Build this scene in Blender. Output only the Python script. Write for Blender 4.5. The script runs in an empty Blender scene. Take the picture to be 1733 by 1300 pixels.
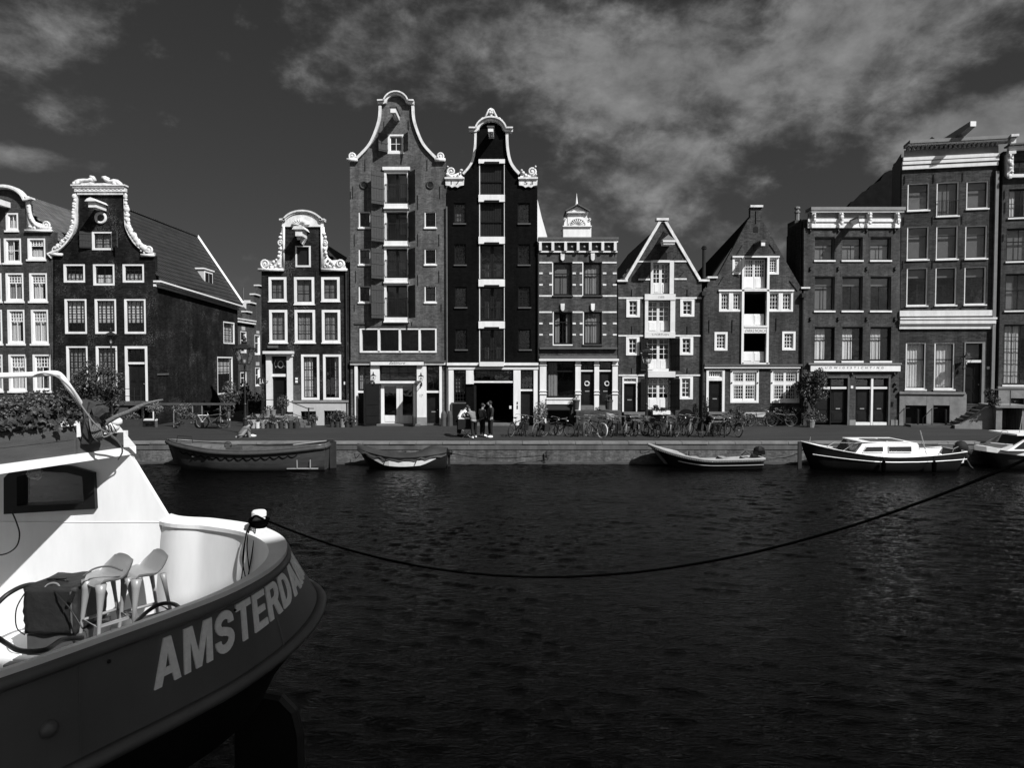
import bpy, math, random
from mathutils import Vector, Matrix, geometry
R = math.radians
SC = bpy.context.scene
COL = SC.collection
PI = math.pi
rnd = random.Random(7)

# ---------------------------------------------------------------- camera, sky, sun
FPX, HU, HV = 1155.0, 866.5, 650.0
CAMZ = 4.8
TILT = math.atan(37.0 / FPX)
cam_d = bpy.data.cameras.new('camera'); cam = bpy.data.objects.new('camera', cam_d); COL.objects.link(cam)
cam.location = (0, 0, CAMZ); cam.rotation_euler = (R(90) - TILT, 0, 0)
cam_d.sensor_width = 36; cam_d.lens = FPX / 1733 * 36; cam_d.clip_start = 0.05; cam_d.clip_end = 2000
SC.camera = cam
SUN = Vector((1.0, -1.0, 1.35)).normalized()
sun_d = bpy.data.lights.new('sun', 'SUN'); sun = bpy.data.objects.new('sun', sun_d); COL.objects.link(sun)
sun_d.energy = 4.2; sun_d.angle = R(0.5); sun_d.color = (1, 1, 1)
sun.rotation_euler = (-SUN).to_track_quat('-Z', 'Y').to_euler()
sun.location = (20, -20, 30)
SC.view_settings.view_transform = 'Standard'; SC.view_settings.look = 'None'
SC.view_settings.exposure = 0.8; SC.view_settings.gamma = 1; SC.view_settings.use_curve_mapping = False

W = bpy.data.worlds.new('World'); SC.world = W; W.use_nodes = True
def make_world():
    nt = W.node_tree; nt.nodes.clear(); N = nt.nodes; L = nt.links
    out = N.new('ShaderNodeOutputWorld'); bg = N.new('ShaderNodeBackground'); L.new(bg.outputs[0], out.inputs[0])
    bg.inputs[1].default_value = 0.1
    sky = N.new('ShaderNodeTexSky'); sky.sky_type = 'NISHITA'; sky.sun_disc = False
    sky.sun_elevation = math.asin(SUN.z); sky.sun_rotation = math.atan2(SUN.x, SUN.y)
    sep = N.new('ShaderNodeSeparateColor'); L.new(sky.outputs[0], sep.inputs[0])
    # black and white picture: the sky through a deep red filter
    def M(op, a, b=None, c=None, clamp=False):
        m = N.new('ShaderNodeMath'); m.operation = op; m.use_clamp = clamp
        for i, v in enumerate((a, b, c)):
            if v is None: continue
            if hasattr(v, 'is_output') or hasattr(v, 'links'): L.new(v, m.inputs[i])
            else: m.inputs[i].default_value = v
        return m.outputs[0]
    red = M('POWER', sep.outputs[0], 0.72)
    base = M('MULTIPLY', red, 0.16)
    base = M('MINIMUM', base, 0.9)
    tc = N.new('ShaderNodeTexCoord'); d = tc.outputs['Generated']
    sx = N.new('ShaderNodeSeparateXYZ'); L.new(d, sx.inputs[0])
    zz = M('ADD', M('MAXIMUM', sx.outputs[2], 0.0), 0.22)
    cx = M('DIVIDE', sx.outputs[0], zz); cy = M('DIVIDE', sx.outputs[1], zz)
    cb = N.new('ShaderNodeCombineXYZ'); L.new(cx, cb.inputs[0]); L.new(cy, cb.inputs[1])
    def mapped(rot, sc, loc=(0, 0, 0)):
        mp = N.new('ShaderNodeMapping'); L.new(cb.outputs[0], mp.inputs[0])
        mp.inputs['Rotation'].default_value = (0, 0, R(rot)); mp.inputs['Scale'].default_value = sc
        mp.inputs['Location'].default_value = loc
        return mp.outputs[0]
    def noise(vec, s, det, rough, dist=0.0):
        n = N.new('ShaderNodeTexNoise'); L.new(vec, n.inputs['Vector']); n.inputs['Scale'].default_value = s
        n.inputs['Detail'].default_value = det; n.inputs['Roughness'].default_value = rough
        n.inputs['Distortion'].default_value = dist
        return n.outputs[0]
    dm = N.new('ShaderNodeMapping'); L.new(d, dm.inputs[0]); dm.inputs['Rotation'].default_value = (0, R(-14), 0); dm.inputs['Scale'].default_value = (1, 1, 1.55)
    n0 = noise(mapped(25, (1.0, 1.5, 1)), 1.3, 8, 0.6, 0.3)
    n1 = M('ADD', M('MULTIPLY', noise(dm.outputs[0], 4.2, 12, 0.62, 0.08), .65), M('MULTIPLY', n0, .35))
    n2 = noise(dm.outputs[0], 13.0, 10, 0.62, 0.12)
    # big cloud masses given as directions on the sky
    def blob(u, v, ru, rv, amp):
        c = Vector(((u - HU) / FPX, 1, (613 - v) / FPX)).normalized()
        sb = N.new('ShaderNodeVectorMath'); sb.operation = 'SUBTRACT'; L.new(d, sb.inputs[0]); sb.inputs[1].default_value = c
        ml = N.new('ShaderNodeVectorMath'); ml.operation = 'MULTIPLY'; L.new(sb.outputs[0], ml.inputs[0])
        ml.inputs[1].default_value = (FPX / ru, 1.6, FPX / rv)
        ln = N.new('ShaderNodeVectorMath'); ln.operation = 'LENGTH'; L.new(ml.outputs[0], ln.inputs[0])
        mr = N.new('ShaderNodeMapRange'); mr.interpolation_type = 'SMOOTHERSTEP'; L.new(ln.outputs['Value'], mr.inputs[0])
        mr.inputs[1].default_value = 0; mr.inputs[2].default_value = 1.25; mr.inputs[3].default_value = amp; mr.inputs[4].default_value = 0
        return mr.outputs[0]
    mask = None
    for b in ((1120, 130, 400, 150, .70), (1430, 70, 250, 150, .78), (1330, 190, 260, 90, .50), (760, 60, 380, 110, .48), (1120, 290, 190, 150, .56),
              (560, 100, 200, 90, .3), (130, 90, 300, 130, .33), (250, 170, 160, 60, .15), (20, 268, 120, 24, .55), (1680, 222, 150, 70, .85),
              (1280, 400, 160, 55, .38), (430, 465, 130, 40, .20), (1650, 60, 180, 110, .25), (1000, 370, 170, 70, .34)):
        o = blob(*b); mask = o if mask is None else M('MAXIMUM', mask, o)
    mb = N.new('ShaderNodeMapRange'); mb.interpolation_type = 'SMOOTHSTEP'; L.new(sx.outputs[1], mb.inputs[0]); mb.inputs[1].default_value = .1; mb.inputs[2].default_value = -.5; mb.inputs[3].default_value = 0; mb.inputs[4].default_value = .42
    behind = mb.outputs[0]  # cloud cover added behind the camera to lift the ambient light
    mask = M('ADD', mask, behind)
    cl = M('ADD', M('MULTIPLY', n1, 1.35), M('MULTIPLY', n2, 1.1))
    cl = M('ADD', M('SUBTRACT', cl, 1.37), mask)
    mr = N.new('ShaderNodeMapRange'); mr.interpolation_type = 'SMOOTHSTEP'; L.new(cl, mr.inputs[0])
    mr.inputs[1].default_value = 0.0; mr.inputs[2].default_value = 0.56; mr.inputs[3].default_value = 0; mr.inputs[4].default_value = 1
    cov = mr.outputs[0]
    bright = M('MULTIPLY_ADD', M('POWER', n2, 2.0), 1.7, 0.48)
    bright = M('MULTIPLY', bright, 1.15)
    dt = N.new('ShaderNodeVectorMath'); dt.operation = 'DOT_PRODUCT'; L.new(d, dt.inputs[0]); dt.inputs[1].default_value = SUN
    bright = M('MULTIPLY', bright, M('MULTIPLY_ADD', M('POWER', M('MAXIMUM', dt.outputs['Value'], 0.0), 2.5), 4.5, 1.0))   # clouds near the sun are far brighter
    tot = M('ADD', M('MULTIPLY', base, M('SUBTRACT', 1.0, cov)), M('MULTIPLY', cov, bright))
    cc = N.new('ShaderNodeCombineColor')
    for i in range(3): L.new(tot, cc.inputs[i])
    L.new(cc.outputs[0], bg.inputs[0])
make_world()

# ---------------------------------------------------------------- measuring helpers
ct, st = math.cos(TILT), math.sin(TILT)
def ray(u, v):
    a = (u - HU) / FPX; b = (v - HV) / FPX
    return Vector((a, ct - b * st, -st - b * ct))
def P(u, v, Y):
    d = ray(u, v); return Vector((0, 0, CAMZ)) + d * (Y / d.y)
def PZ(u, v, z):
    d = ray(u, v); return Vector((0, 0, CAMZ)) + d * ((z - CAMZ) / d.z)
GZ = 1.02            # street level above the water
YQ = 31.9            # quay edge
YF = 40.8            # house fronts

# ---------------------------------------------------------------- materials
MATS = {}
def mat(name, base, rough=0.6, var=0.12, scale=3.0, bump=0.0, bscale=40.0, metallic=0.0, spec=0.3, stretch=(1, 1, 1), coat=0):
    m = bpy.data.materials.new(name); m.use_nodes = True; nt = m.node_tree; N = nt.nodes; L = nt.links
    b = N['Principled BSDF']; b.inputs['Roughness'].default_value = rough; b.inputs['Metallic'].default_value = metallic
    b.inputs['Specular IOR Level'].default_value = spec; b.inputs['Coat Weight'].default_value = coat
    g = N.new('ShaderNodeNewGeometry'); mp = N.new('ShaderNodeMapping'); L.new(g.outputs['Position'], mp.inputs[0]); mp.inputs['Scale'].default_value = stretch
    n = N.new('ShaderNodeTexNoise'); L.new(mp.outputs[0], n.inputs['Vector']); n.inputs['Scale'].default_value = scale; n.inputs['Detail'].default_value = 6; n.inputs['Roughness'].default_value = .65
    r = N.new('ShaderNodeMapRange'); L.new(n.outputs[0], r.inputs[0]); r.inputs[1].default_value = .3; r.inputs[2].default_value = .7
    r.inputs[3].default_value = base * (1 - var); r.inputs[4].default_value = base * (1 + var)
    c = N.new('ShaderNodeCombineColor')
    for i in range(3): L.new(r.outputs[0], c.inputs[i])
    L.new(c.outputs[0], b.inputs['Base Color'])
    if bump:
        n2 = N.new('ShaderNodeTexNoise'); L.new(mp.outputs[0], n2.inputs['Vector']); n2.inputs['Scale'].default_value = bscale; n2.inputs['Detail'].default_value = 4
        bp = N.new('ShaderNodeBump'); bp.inputs['Strength'].default_value = bump; bp.inputs['Distance'].default_value = .02
        L.new(n2.outputs[0], bp.inputs['Height']); L.new(bp.outputs[0], b.inputs['Normal'])
    MATS[name] = m; return m
def brick(name, base, mortar=None, var=0.35, blot=0.0, bw=0.22, bh=0.065, stain=0.3):
    m = bpy.data.materials.new(name); m.use_nodes = True; nt = m.node_tree; N = nt.nodes; L = nt.links
    b = N['Principled BSDF']; b.inputs['Roughness'].default_value = .9; b.inputs['Specular IOR Level'].default_value = .2 if base > .02 else .06
    if mortar is None: mortar = base * 1.9
    g = N.new('ShaderNodeNewGeometry'); s = N.new('ShaderNodeSeparateXYZ'); L.new(g.outputs['Position'], s.inputs[0])
    ad = N.new('ShaderNodeMath'); ad.operation = 'ADD'; L.new(s.outputs[0], ad.inputs[0]); L.new(s.outputs[1], ad.inputs[1])
    cb = N.new('ShaderNodeCombineXYZ'); L.new(ad.outputs[0], cb.inputs[0]); L.new(s.outputs[2], cb.inputs[1])
    t = N.new('ShaderNodeTexBrick'); L.new(cb.outputs[0], t.inputs['Vector'])
    t.inputs['Scale'].default_value = 1; t.inputs['Brick Width'].default_value = bw; t.inputs['Row Height'].default_value = bh
    t.inputs['Mortar Size'].default_value = .007; t.inputs['Mortar Smooth'].default_value = .3; t.inputs['Bias'].default_value = 0
    lo, hi = base * (1 - var), base * (1 + var)
    t.inputs['Color1'].default_value = (lo, lo, lo, 1); t.inputs['Color2'].default_value = (hi, hi, hi, 1); t.inputs['Mortar'].default_value = (mortar, mortar, mortar, 1)
    def nz(scale, det, lo_, hi_, a, bb, rough=.6):
        n = N.new('ShaderNodeTexNoise'); L.new(g.outputs['Position'], n.inputs['Vector']); n.inputs['Scale'].default_value = scale; n.inputs['Detail'].default_value = det; n.inputs['Roughness'].default_value = rough
        r = N.new('ShaderNodeMapRange'); L.new(n.outputs[0], r.inputs[0]); r.inputs[1].default_value = lo_; r.inputs[2].default_value = hi_; r.inputs[3].default_value = a; r.inputs[4].default_value = bb
        return r.outputs[0]
    st_ = nz(.55, 7, .3, .7, 1 - stain, 1 + stain)
    # rain streaks
    mp2 = N.new('ShaderNodeMapping'); L.new(g.outputs['Position'], mp2.inputs[0]); mp2.inputs['Scale'].default_value = (1.7, 1.7, .14)
    ns = N.new('ShaderNodeTexNoise'); L.new(mp2.outputs[0], ns.inputs['Vector']); ns.inputs['Scale'].default_value = 1.6; ns.inputs['Detail'].default_value = 5
    rs_ = N.new('ShaderNodeMapRange'); L.new(ns.outputs[0], rs_.inputs[0]); rs_.inputs[1].default_value = .35; rs_.inputs[2].default_value = .65; rs_.inputs[3].default_value = .72; rs_.inputs[4].default_value = 1.22
    q_ = N.new('ShaderNodeMath'); q_.operation = 'MULTIPLY'; L.new(st_, q_.inputs[0]); L.new(rs_.outputs[0], q_.inputs[1]); st_ = q_.outputs[0]
    sp = nz(9, 3, .3, .7, .72, 1.28)
    vm = N.new('ShaderNodeMath'); vm.operation = 'MULTIPLY'; L.new(st_, vm.inputs[0]); L.new(sp, vm.inputs[1])
    vs = N.new('ShaderNodeVectorMath'); vs.operation = 'SCALE'; L.new(t.outputs[0], vs.inputs[0]); L.new(vm.outputs[0], vs.inputs['Scale'])
    colr = vs.outputs[0]
    if blot:
        # worn patches where pale mortar and lime have come out
        a = nz(.7, 4, .52, .68, 0, 1); c = nz(14, 5, .50, .62, 0, 1, .7)
        mm = N.new('ShaderNodeMath'); mm.operation = 'MULTIPLY'; L.new(a, mm.inputs[0]); L.new(c, mm.inputs[1])
        mx = N.new('ShaderNodeMix'); mx.data_type = 'RGBA'; L.new(mm.outputs[0], mx.inputs[0]); L.new(colr, mx.inputs[6]); mx.inputs[7].default_value = (blot, blot, blot, 1)
        colr = mx.outputs[2]
    L.new(colr, b.inputs['Base Color'])
    bp = N.new('ShaderNodeBump'); bp.inputs['Strength'].default_value = .5; bp.inputs['Distance'].default_value = .01; bp.invert = True
    L.new(t.outputs['Fac'], bp.inputs['Height']); L.new(bp.outputs[0], b.inputs['Normal'])
    MATS[name] = m; return m
def glass(name, tint=0.75, refl=1.0):
    m = bpy.data.materials.new(name); m.use_nodes = True; nt = m.node_tree; N = nt.nodes; L = nt.links
    N.remove(N['Principled BSDF']); out = N['Material Output']
    t = N.new('ShaderNodeBsdfTransparent'); t.inputs[0].default_value = (tint, tint, tint, 1)
    gl = N.new('ShaderNodeBsdfGlossy'); gl.inputs['Roughness'].default_value = .02; gl.inputs[0].default_value = (refl, refl, refl, 1)
    g = N.new('ShaderNodeNewGeometry'); nz = N.new('ShaderNodeTexNoise'); L.new(g.outputs['Position'], nz.inputs['Vector']); nz.inputs['Scale'].default_value = 2.5
    bp = N.new('ShaderNodeBump'); bp.inputs['Strength'].default_value = .12; bp.inputs['Distance'].default_value = .03; L.new(nz.outputs[0], bp.inputs['Height']); L.new(bp.outputs[0], gl.inputs['Normal'])
    lw = N.new('ShaderNodeLayerWeight'); lw.inputs[0].default_value = .5; pw = N.new('ShaderNodeMath'); pw.operation = 'POWER'; L.new(lw.outputs['Facing'], pw.inputs[0]); pw.inputs[1].default_value = 4
    f = N.new('ShaderNodeMath'); f.operation = 'MULTIPLY_ADD'; L.new(pw.outputs[0], f.inputs[0]); f.inputs[1].default_value = .8; f.inputs[2].default_value = .075
    mx = N.new('ShaderNodeMixShader'); L.new(f.outputs[0], mx.inputs[0]); L.new(t.outputs[0], mx.inputs[1]); L.new(gl.outputs[0], mx.inputs[2]); L.new(mx.outputs[0], out.inputs[0])
    MATS[name] = m; return m

white = mat('white_paint', .61, .5, .12, 2.2, stretch=(1.6, 1.6, .35)); mat('white_stone', .54, .75, .26, 5, .4, 22, stretch=(1, 1, .5))
mat('cream', .54, .6, .1, 2); mat('plaster', .36, .8, .14, 1.4, .2, 20); mat('stone', .17, .85, .28, 2.2, .4, 14)
mat('step_stone', .10, .8, .25, 3, .3, 20); mat('dark_stone', .05, .8, .3, 2)
mat('black_paint', .006, .4, .2, 3, spec=.2); mat('dark_door', .010, .4, .25, 4, spec=.2); mat('shutter', .030, .55, .25, 3, 0, 10, stretch=(1, 1, 6))
mat('iron', .012, .5, .2, 8); mat('anchor', .012, .7, .2, 8); mat('interior', .012, .9, .2, 1)
mat('lead', .07, .6, .2, 3); mat('gutter', .16, .6, .15, 3)
mat('curtain_white', .62, .9, .18, 9, stretch=(3, 3, .3)); mat('curtain_grey', .26, .9, .2, 9, stretch=(3, 3, .3)); mat('blind', .17, .8, .06, 3); mat('blind_light', .75, .85, .08, 3)
glass('glass'); glass('clear_glass', .9)
brick('brick_a', .036, .060); brick('tar_a', .0100, .016, .5, .10, stain=.5); brick('tar_b', .0125, .022, .5, .13, stain=.5)
brick('brick_c', .072, .10, .3); brick('black_brick', .0028, .0042, .3, stain=.4); brick('brick_d', .042, .070, .35); brick('brick_e', .036, .060, .4)
brick('brick_f', .034, .060, .4); brick('brick_g', .038, .066, .3); brick('brick_h', .030, .055, .5); brick('brick_i', .040, .062, .3); brick('brick_street', .05, .08, .3)
brick('stoop_brick', .04, .07, .3); mat('near_plaster', .62, .8, .08, 1); mat('near_stone', .3, .85, .2, 1.5)  # near plaster and stone set pale to bounce light onto the hull
def tiles(name, base, w=.24, h=.30):
    m = mat(name, base, .6, .4, 1.6); nt = m.node_tree; N = nt.nodes; L = nt.links; b = N['Principled BSDF']
    g = N.new('ShaderNodeNewGeometry'); s = N.new('ShaderNodeSeparateXYZ'); L.new(g.outputs['Position'], s.inputs[0])
    def sw(sock, per):
        k = N.new('ShaderNodeMath'); k.operation = 'MULTIPLY'; L.new(sock, k.inputs[0]); k.inputs[1].default_value = 2 * PI / per
        q = N.new('ShaderNodeMath'); q.operation = 'SINE'; L.new(k.outputs[0], q.inputs[0]); return q.outputs[0]
    a = sw(s.outputs[1], w); z = sw(s.outputs[2], h)
    ad = N.new('ShaderNodeMath'); ad.operation = 'ADD'; L.new(a, ad.inputs[0]); L.new(z, ad.inputs[1])
    bp = N.new('ShaderNodeBump'); bp.inputs['Strength'].default_value = 1; bp.inputs['Distance'].default_value = .075; L.new(ad.outputs[0], bp.inputs['Height']); L.new(bp.outputs[0], b.inputs['Normal'])
tiles('tile_dark', .028); tiles('tile_light', .12); tiles('tile_black', .015); mat('roof_black', .008, .9, .3, 2, spec=.03)
mat('road', .0175, .9, .5, 1.1, .3, 30, stretch=(.22, 1.9, 1)); mat('coping', .125, .8, .32, 1.3, .3, 20); mat('quay_band', .070, .85, .45, 1.6, .3, 14, stretch=(1, 1, .15))
brick('quay_brick', .082, .06, .3, stain=.35, bh=.062)
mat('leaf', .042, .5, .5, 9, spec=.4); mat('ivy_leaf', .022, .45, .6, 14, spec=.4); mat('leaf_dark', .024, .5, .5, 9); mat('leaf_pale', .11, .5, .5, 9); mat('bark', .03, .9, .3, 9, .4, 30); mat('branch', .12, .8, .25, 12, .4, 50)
mat('terracotta', .14, .8, .15, 6); mat('pot_dark', .03, .7, .2, 5); mat('pot_white', .5, .6, .1, 5)
mat('chrome', .45, .3, .1, 4, metallic=.6); mat('bike_black', .012, .35, .2, 5); mat('bike_grey', .12, .4, .2, 5); mat('bike_white', .6, .4, .1, 5); mat('tyre', .012, .8, .2, 5); mat('wicker', .06, .8, .4, 40)
mat('rope', .0015, 1, .4, 60, .5, 90, spec=0); mat('rope_pale', .2, .8, .2, 30)
mat('skin', .17, .6, .06, 6); mat('hair', .015, .6, .2, 20); mat('shirt_white', .72, .8, .12, 14, .3, 30); mat('shirt_grey', .115, .8, .15, 12, .3, 30); mat('cloth_dark', .012, .8, .2, 9, .3, 30); mat('cloth_black', .006, .8, .2, 9); mat('jacket_grey', .08, .8, .25, 10, .3, 30); mat('shoe_white', .75, .6, .05, 9)
mat('hull_tar', .022, .45, .3, 2.5, spec=.4); mat('hull_grey', .035, .5, .3, 2.5, spec=.4, stretch=(.6, 1, 3)); mat('fender_grey', .036, .6, .2, 4); mat('boat_white', .70, .35, .1, 1.6, spec=.5); mat('boat_inner', .05, .6, .3, 4); mat('varnish', .05, .35, .3, 5, spec=.5)
mat('tarp', .024, .7, .3, 2.4, .8, 3); mat('boat_light', .24, .5, .15, 3); mat('dark_window', .008, .06, .1, 2, spec=.8)
mat('ship_white', .68, .42, .085, 2.0, .14, 2.2, spec=.5, stretch=(1.5, 1.5, .4)); mat('ship_hull', .092, .42, .17, 2.0, .16, 2.2, spec=.4, stretch=(1, 1, .6)); mat('letter', .78, .5, .1, 30, spec=.3); mat('ship_black', .006, .5, .3, 2)
mat('stool_grey', .20, .38, .04, 3, spec=.5); mat('bag', .013, .65, .2, 4, .9, 7); mat('planter_wood', .055, .6, .22, 2.2, .3, 30, stretch=(1, 1, 7)); mat('hose', .01, .45, .2, 9); mat('bulb', .6, .2, .05, 4)
mat('sign_blue', .02, .5, .1, 4); mat('sign_text', .6, .5, .05, 4); mat('ink', .03, .6, .1, 4); mat('jeans_pale', .16, .8, .15, 12, .3, 30); mat('crate', .25, .7, .1, 6)

def water_material():
    m = bpy.data.materials.new('canal_water'); m.use_nodes = True; nt = m.node_tree; N = nt.nodes; L = nt.links
    b = N['Principled BSDF']; b.inputs['Base Color'].default_value = (.0008, .0008, .0008, 1); b.inputs['Roughness'].default_value = .055; b.inputs['IOR'].default_value = 1.33
    b.inputs['Specular IOR Level'].default_value = .11
    g = N.new('ShaderNodeNewGeometry')
    def nz(rot, sc, s, det, dist, rough=.55):
        mp = N.new('ShaderNodeMapping'); L.new(g.outputs['Position'], mp.inputs[0]); mp.inputs['Rotation'].default_value = (0, 0, R(rot)); mp.inputs['Scale'].default_value = sc
        n = N.new('ShaderNodeTexNoise'); L.new(mp.outputs[0], n.inputs['Vector']); n.inputs['Scale'].default_value = s; n.inputs['Detail'].default_value = det; n.inputs['Distortion'].default_value = dist; n.inputs['Roughness'].default_value = rough
        return n.outputs[0]
    a = nz(20, (.4, 1.7, 1), 1.3, 3, .8); c = nz(34, (.45, 1.7, 1), 4.2, 4, .8); e = nz(12, (.8, 1.4, 1), 15, 4, .4, .65); big = nz(5, (1, 1, 1), .16, 3, .5)
    def M(op, x, y):
        q = N.new('ShaderNodeMath'); q.operation = op
        for i, v in enumerate((x, y)):
            if hasattr(v, 'links'): L.new(v, q.inputs[i])
            else: q.inputs[i].default_value = v
        return q.outputs[0]
    rc = M('SUBTRACT', 1.0, M('ABSOLUTE', M('MULTIPLY', M('SUBTRACT', c, .5), 4.0), 0.0))
    h = M('ADD', M('ADD', M('MULTIPLY', a, .10), M('MULTIPLY', rc, .07)), M('MULTIPLY', e, .15))
    r = N.new('ShaderNodeMapRange'); L.new(big, r.inputs[0]); r.inputs[1].default_value = .35; r.inputs[2].default_value = .65; r.inputs[3].default_value = .5; r.inputs[4].default_value = 1.2
    h = M('MULTIPLY', h, r.outputs[0])
    bp = N.new('ShaderNodeBump'); bp.inputs['Strength'].default_value = 1.0; bp.inputs['Distance'].default_value = .16; L.new(h, bp.inputs['Height']); L.new(bp.outputs[0], b.inputs['Normal'])
    MATS['water'] = m
water_material()

# ---------------------------------------------------------------- mesh building
ORG = {}
def tag(o, label=None, cat=None, group=None, kind=None):
    if label: o['label'] = label
    if cat: o['category'] = cat
    if group: o['group'] = group
    if kind: o['kind'] = kind
    return o
def empty(name, loc, label, cat, group=None):
    o = bpy.data.objects.new(name, None); COL.objects.link(o); o.location = loc; o.empty_display_size = .3
    ORG[o] = Vector(loc); return tag(o, label, cat, group)
class B:
    def __init__(s): s.v = []; s.f = []; s.sm = False
    def add(s, vs, fs):
        k = len(s.v); s.v += [tuple(p) for p in vs]; s.f += [tuple(i + k for i in f) for f in fs]; return s
    def hexa(s, p):  # p: 8 points, bottom 4 ccw then top 4
        return s.add(p, [(3, 2, 1, 0), (4, 5, 6, 7), (0, 1, 5, 4), (1, 2, 6, 5), (2, 3, 7, 6), (3, 0, 4, 7)])
    def box(s, x0, x1, y0, y1, z0, z1):
        return s.hexa([(x0, y0, z0), (x1, y0, z0), (x1, y1, z0), (x0, y1, z0), (x0, y0, z1), (x1, y0, z1), (x1, y1, z1), (x0, y1, z1)])
    def tube(s, pts, r, n=6, cap=True, closed=False):
        pts = [Vector(p) for p in pts]; m = len(pts)
        if m < 2: return s
        rs = r if isinstance(r, (list, tuple)) else [r] * m
        rings = []; up = Vector((0, 0, 1)); prev = None
        for i, p in enumerate(pts):
            if closed: t = pts[(i + 1) % m] - pts[i - 1]
            else: t = pts[min(i + 1, m - 1)] - pts[max(i - 1, 0)]
            if t.length < 1e-9: t = Vector((0, 0, 1))
            t.normalize()
            if prev is None:
                a = t.cross(up)
                if a.length < .2: a = t.cross(Vector((1, 0, 0)))
            else: a = prev - t * prev.dot(t)
            a.normalize(); prev = a; b = t.cross(a)
            rings.append([p + (a * math.cos(2 * PI * k / n) + b * math.sin(2 * PI * k / n)) * rs[i] for k in range(n)])
        base = len(s.v)
        for rg in rings: s.v += [tuple(q) for q in rg]
        for i in range(m if closed else m - 1):
            j = (i + 1) % m
            for k in range(n):
                k2 = (k + 1) % n
                s.f.append((base + i * n + k, base + j * n + k, base + j * n + k2, base + i * n + k2))
        if cap and not closed:
            s.f.append(tuple(base + k for k in range(n))); s.f.append(tuple(base + (m - 1) * n + k for k in range(n))[::-1])
        return s
    def lathe(s, c, prof, n=12, ax=None):
        c = Vector(c); base = len(s.v)
        for r, z in prof:
            for k in range(n):
                a = 2 * PI * k / n; s.v.append(tuple(c + Vector((r * math.cos(a), r * math.sin(a), z))))
        for i in range(len(prof) - 1):
            for k in range(n):
                k2 = (k + 1) % n; s.f.append((base + i * n + k, base + i * n + k2, base + (i + 1) * n + k2, base + (i + 1) * n + k))
        s.f.append(tuple(base + k for k in range(n))[::-1]); s.f.append(tuple(base + (len(prof) - 1) * n + k for k in range(n)))
        return s
    def ball(s, c, r, n=6, m=4):
        rx, ry, rz = r if isinstance(r, (list, tuple)) else (r, r, r)
        c = Vector(c); base = len(s.v)
        s.v.append((c.x, c.y, c.z - rz))
        for i in range(1, m):
            ph = -PI / 2 + PI * i / m
            for k in range(n):
                a = 2 * PI * k / n; s.v.append((c.x + rx * math.cos(ph) * math.cos(a), c.y + ry * math.cos(ph) * math.sin(a), c.z + rz * math.sin(ph)))
        s.v.append((c.x, c.y, c.z + rz)); top = len(s.v) - 1
        for k in range(n):
            k2 = (k + 1) % n; s.f.append((base, base + 1 + k2, base + 1 + k)); s.f.append((top, base + 1 + (m - 2) * n + k, base + 1 + (m - 2) * n + k2))
            for i in range(m - 2): s.f.append((base + 1 + i * n + k, base + 1 + i * n + k2, base + 1 + (i + 1) * n + k2, base + 1 + (i + 1) * n + k))
        return s
    def leaves(s, c, r, n, size, rg, hollow=.35, flat=False):
        c = Vector(c)
        for _ in range(n):
            while True:
                q = Vector((rg.uniform(-1, 1), rg.uniform(-1, 1), rg.uniform(-1, 1)))
                if hollow < q.length < 1: break
            p = c + Vector((q.x * r[0], q.y * r[1], q.z * r[2])); sz = size * rg.uniform(.5, 1.4)
            a = Vector((rg.uniform(-1, 1), rg.uniform(-1, 1), rg.uniform(-1, 1))).normalized(); b = a.orthogonal().normalized()
            b = Matrix.Rotation(rg.uniform(0, 6.28), 3, a) @ b; cdir = a.cross(b)
            s.add([p - b * sz, p + cdir * sz * .45 + a * sz * .15, p + b * sz, p - cdir * sz * .45], [(0, 1, 2, 3)])
        return s
    def obj(s, name, m, parent=None, smooth=False, origin=None, **kw):
        if origin is None: origin = ORG[parent] if parent is not None else Vector((0, 0, 0))
        me = bpy.data.meshes.new(name); me.from_pydata([(x - origin[0], y - origin[1], z - origin[2]) for x, y, z in s.v], [], s.f)
        if smooth:
            me.polygons.foreach_set('use_smooth', [True] * len(me.polygons))
        me.materials.append(MATS[m]); o = bpy.data.objects.new(name, me); COL.objects.link(o)
        if parent is not None: o.parent = parent
        else: o.location = origin
        ORG[o] = Vector(origin); tag(o, **kw); me.update(); return o
def solo(b, name, m, label, cat, group=None, origin=None, smooth=False):
    xs = [p[0] for p in b.v]; ys = [p[1] for p in b.v]; zs = [p[2] for p in b.v]
    if origin is None: origin = Vector(((min(xs) + max(xs)) / 2, (min(ys) + max(ys)) / 2, min(zs)))
    return b.obj(name, m, None, smooth, origin, label=label, cat=cat, group=group)
def struct(b, name, m): return b.obj(name, m, kind='structure')
def kids(o): return [c for c in o.children]
def copy_tree(o, parent=None):
    c = o.copy(); COL.objects.link(c)
    if parent is not None: c.parent = parent
    ORG[c] = ORG.get(o, Vector())
    for ch in list(o.children): copy_tree(ch, c)
    return c
def cat_rom(pts, n=5):
    out = []; k = len(pts)
    for i in range(k - 1):
        p0 = pts[max(i - 1, 0)]; p1 = pts[i]; p2 = pts[i + 1]; p3 = pts[min(i + 2, k - 1)]
        for j in range(n):
            t = j / n
            out.append(tuple(.5 * ((2 * b) + (-a + c) * t + (2 * a - 5 * b + 4 * c - d) * t * t + (-a + 3 * b - 3 * c + d) * t ** 3) for a, b, c, d in zip(p0, p1, p2, p3)))
    out.append(tuple(pts[-1])); return out
def arc(cu, cv, ru, rv, a0, a1, n=12):
    return [(cu + ru * math.cos(R(a0 + (a1 - a0) * i / n)), cv - rv * math.sin(R(a0 + (a1 - a0) * i / n))) for i in range(n + 1)]

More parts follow.
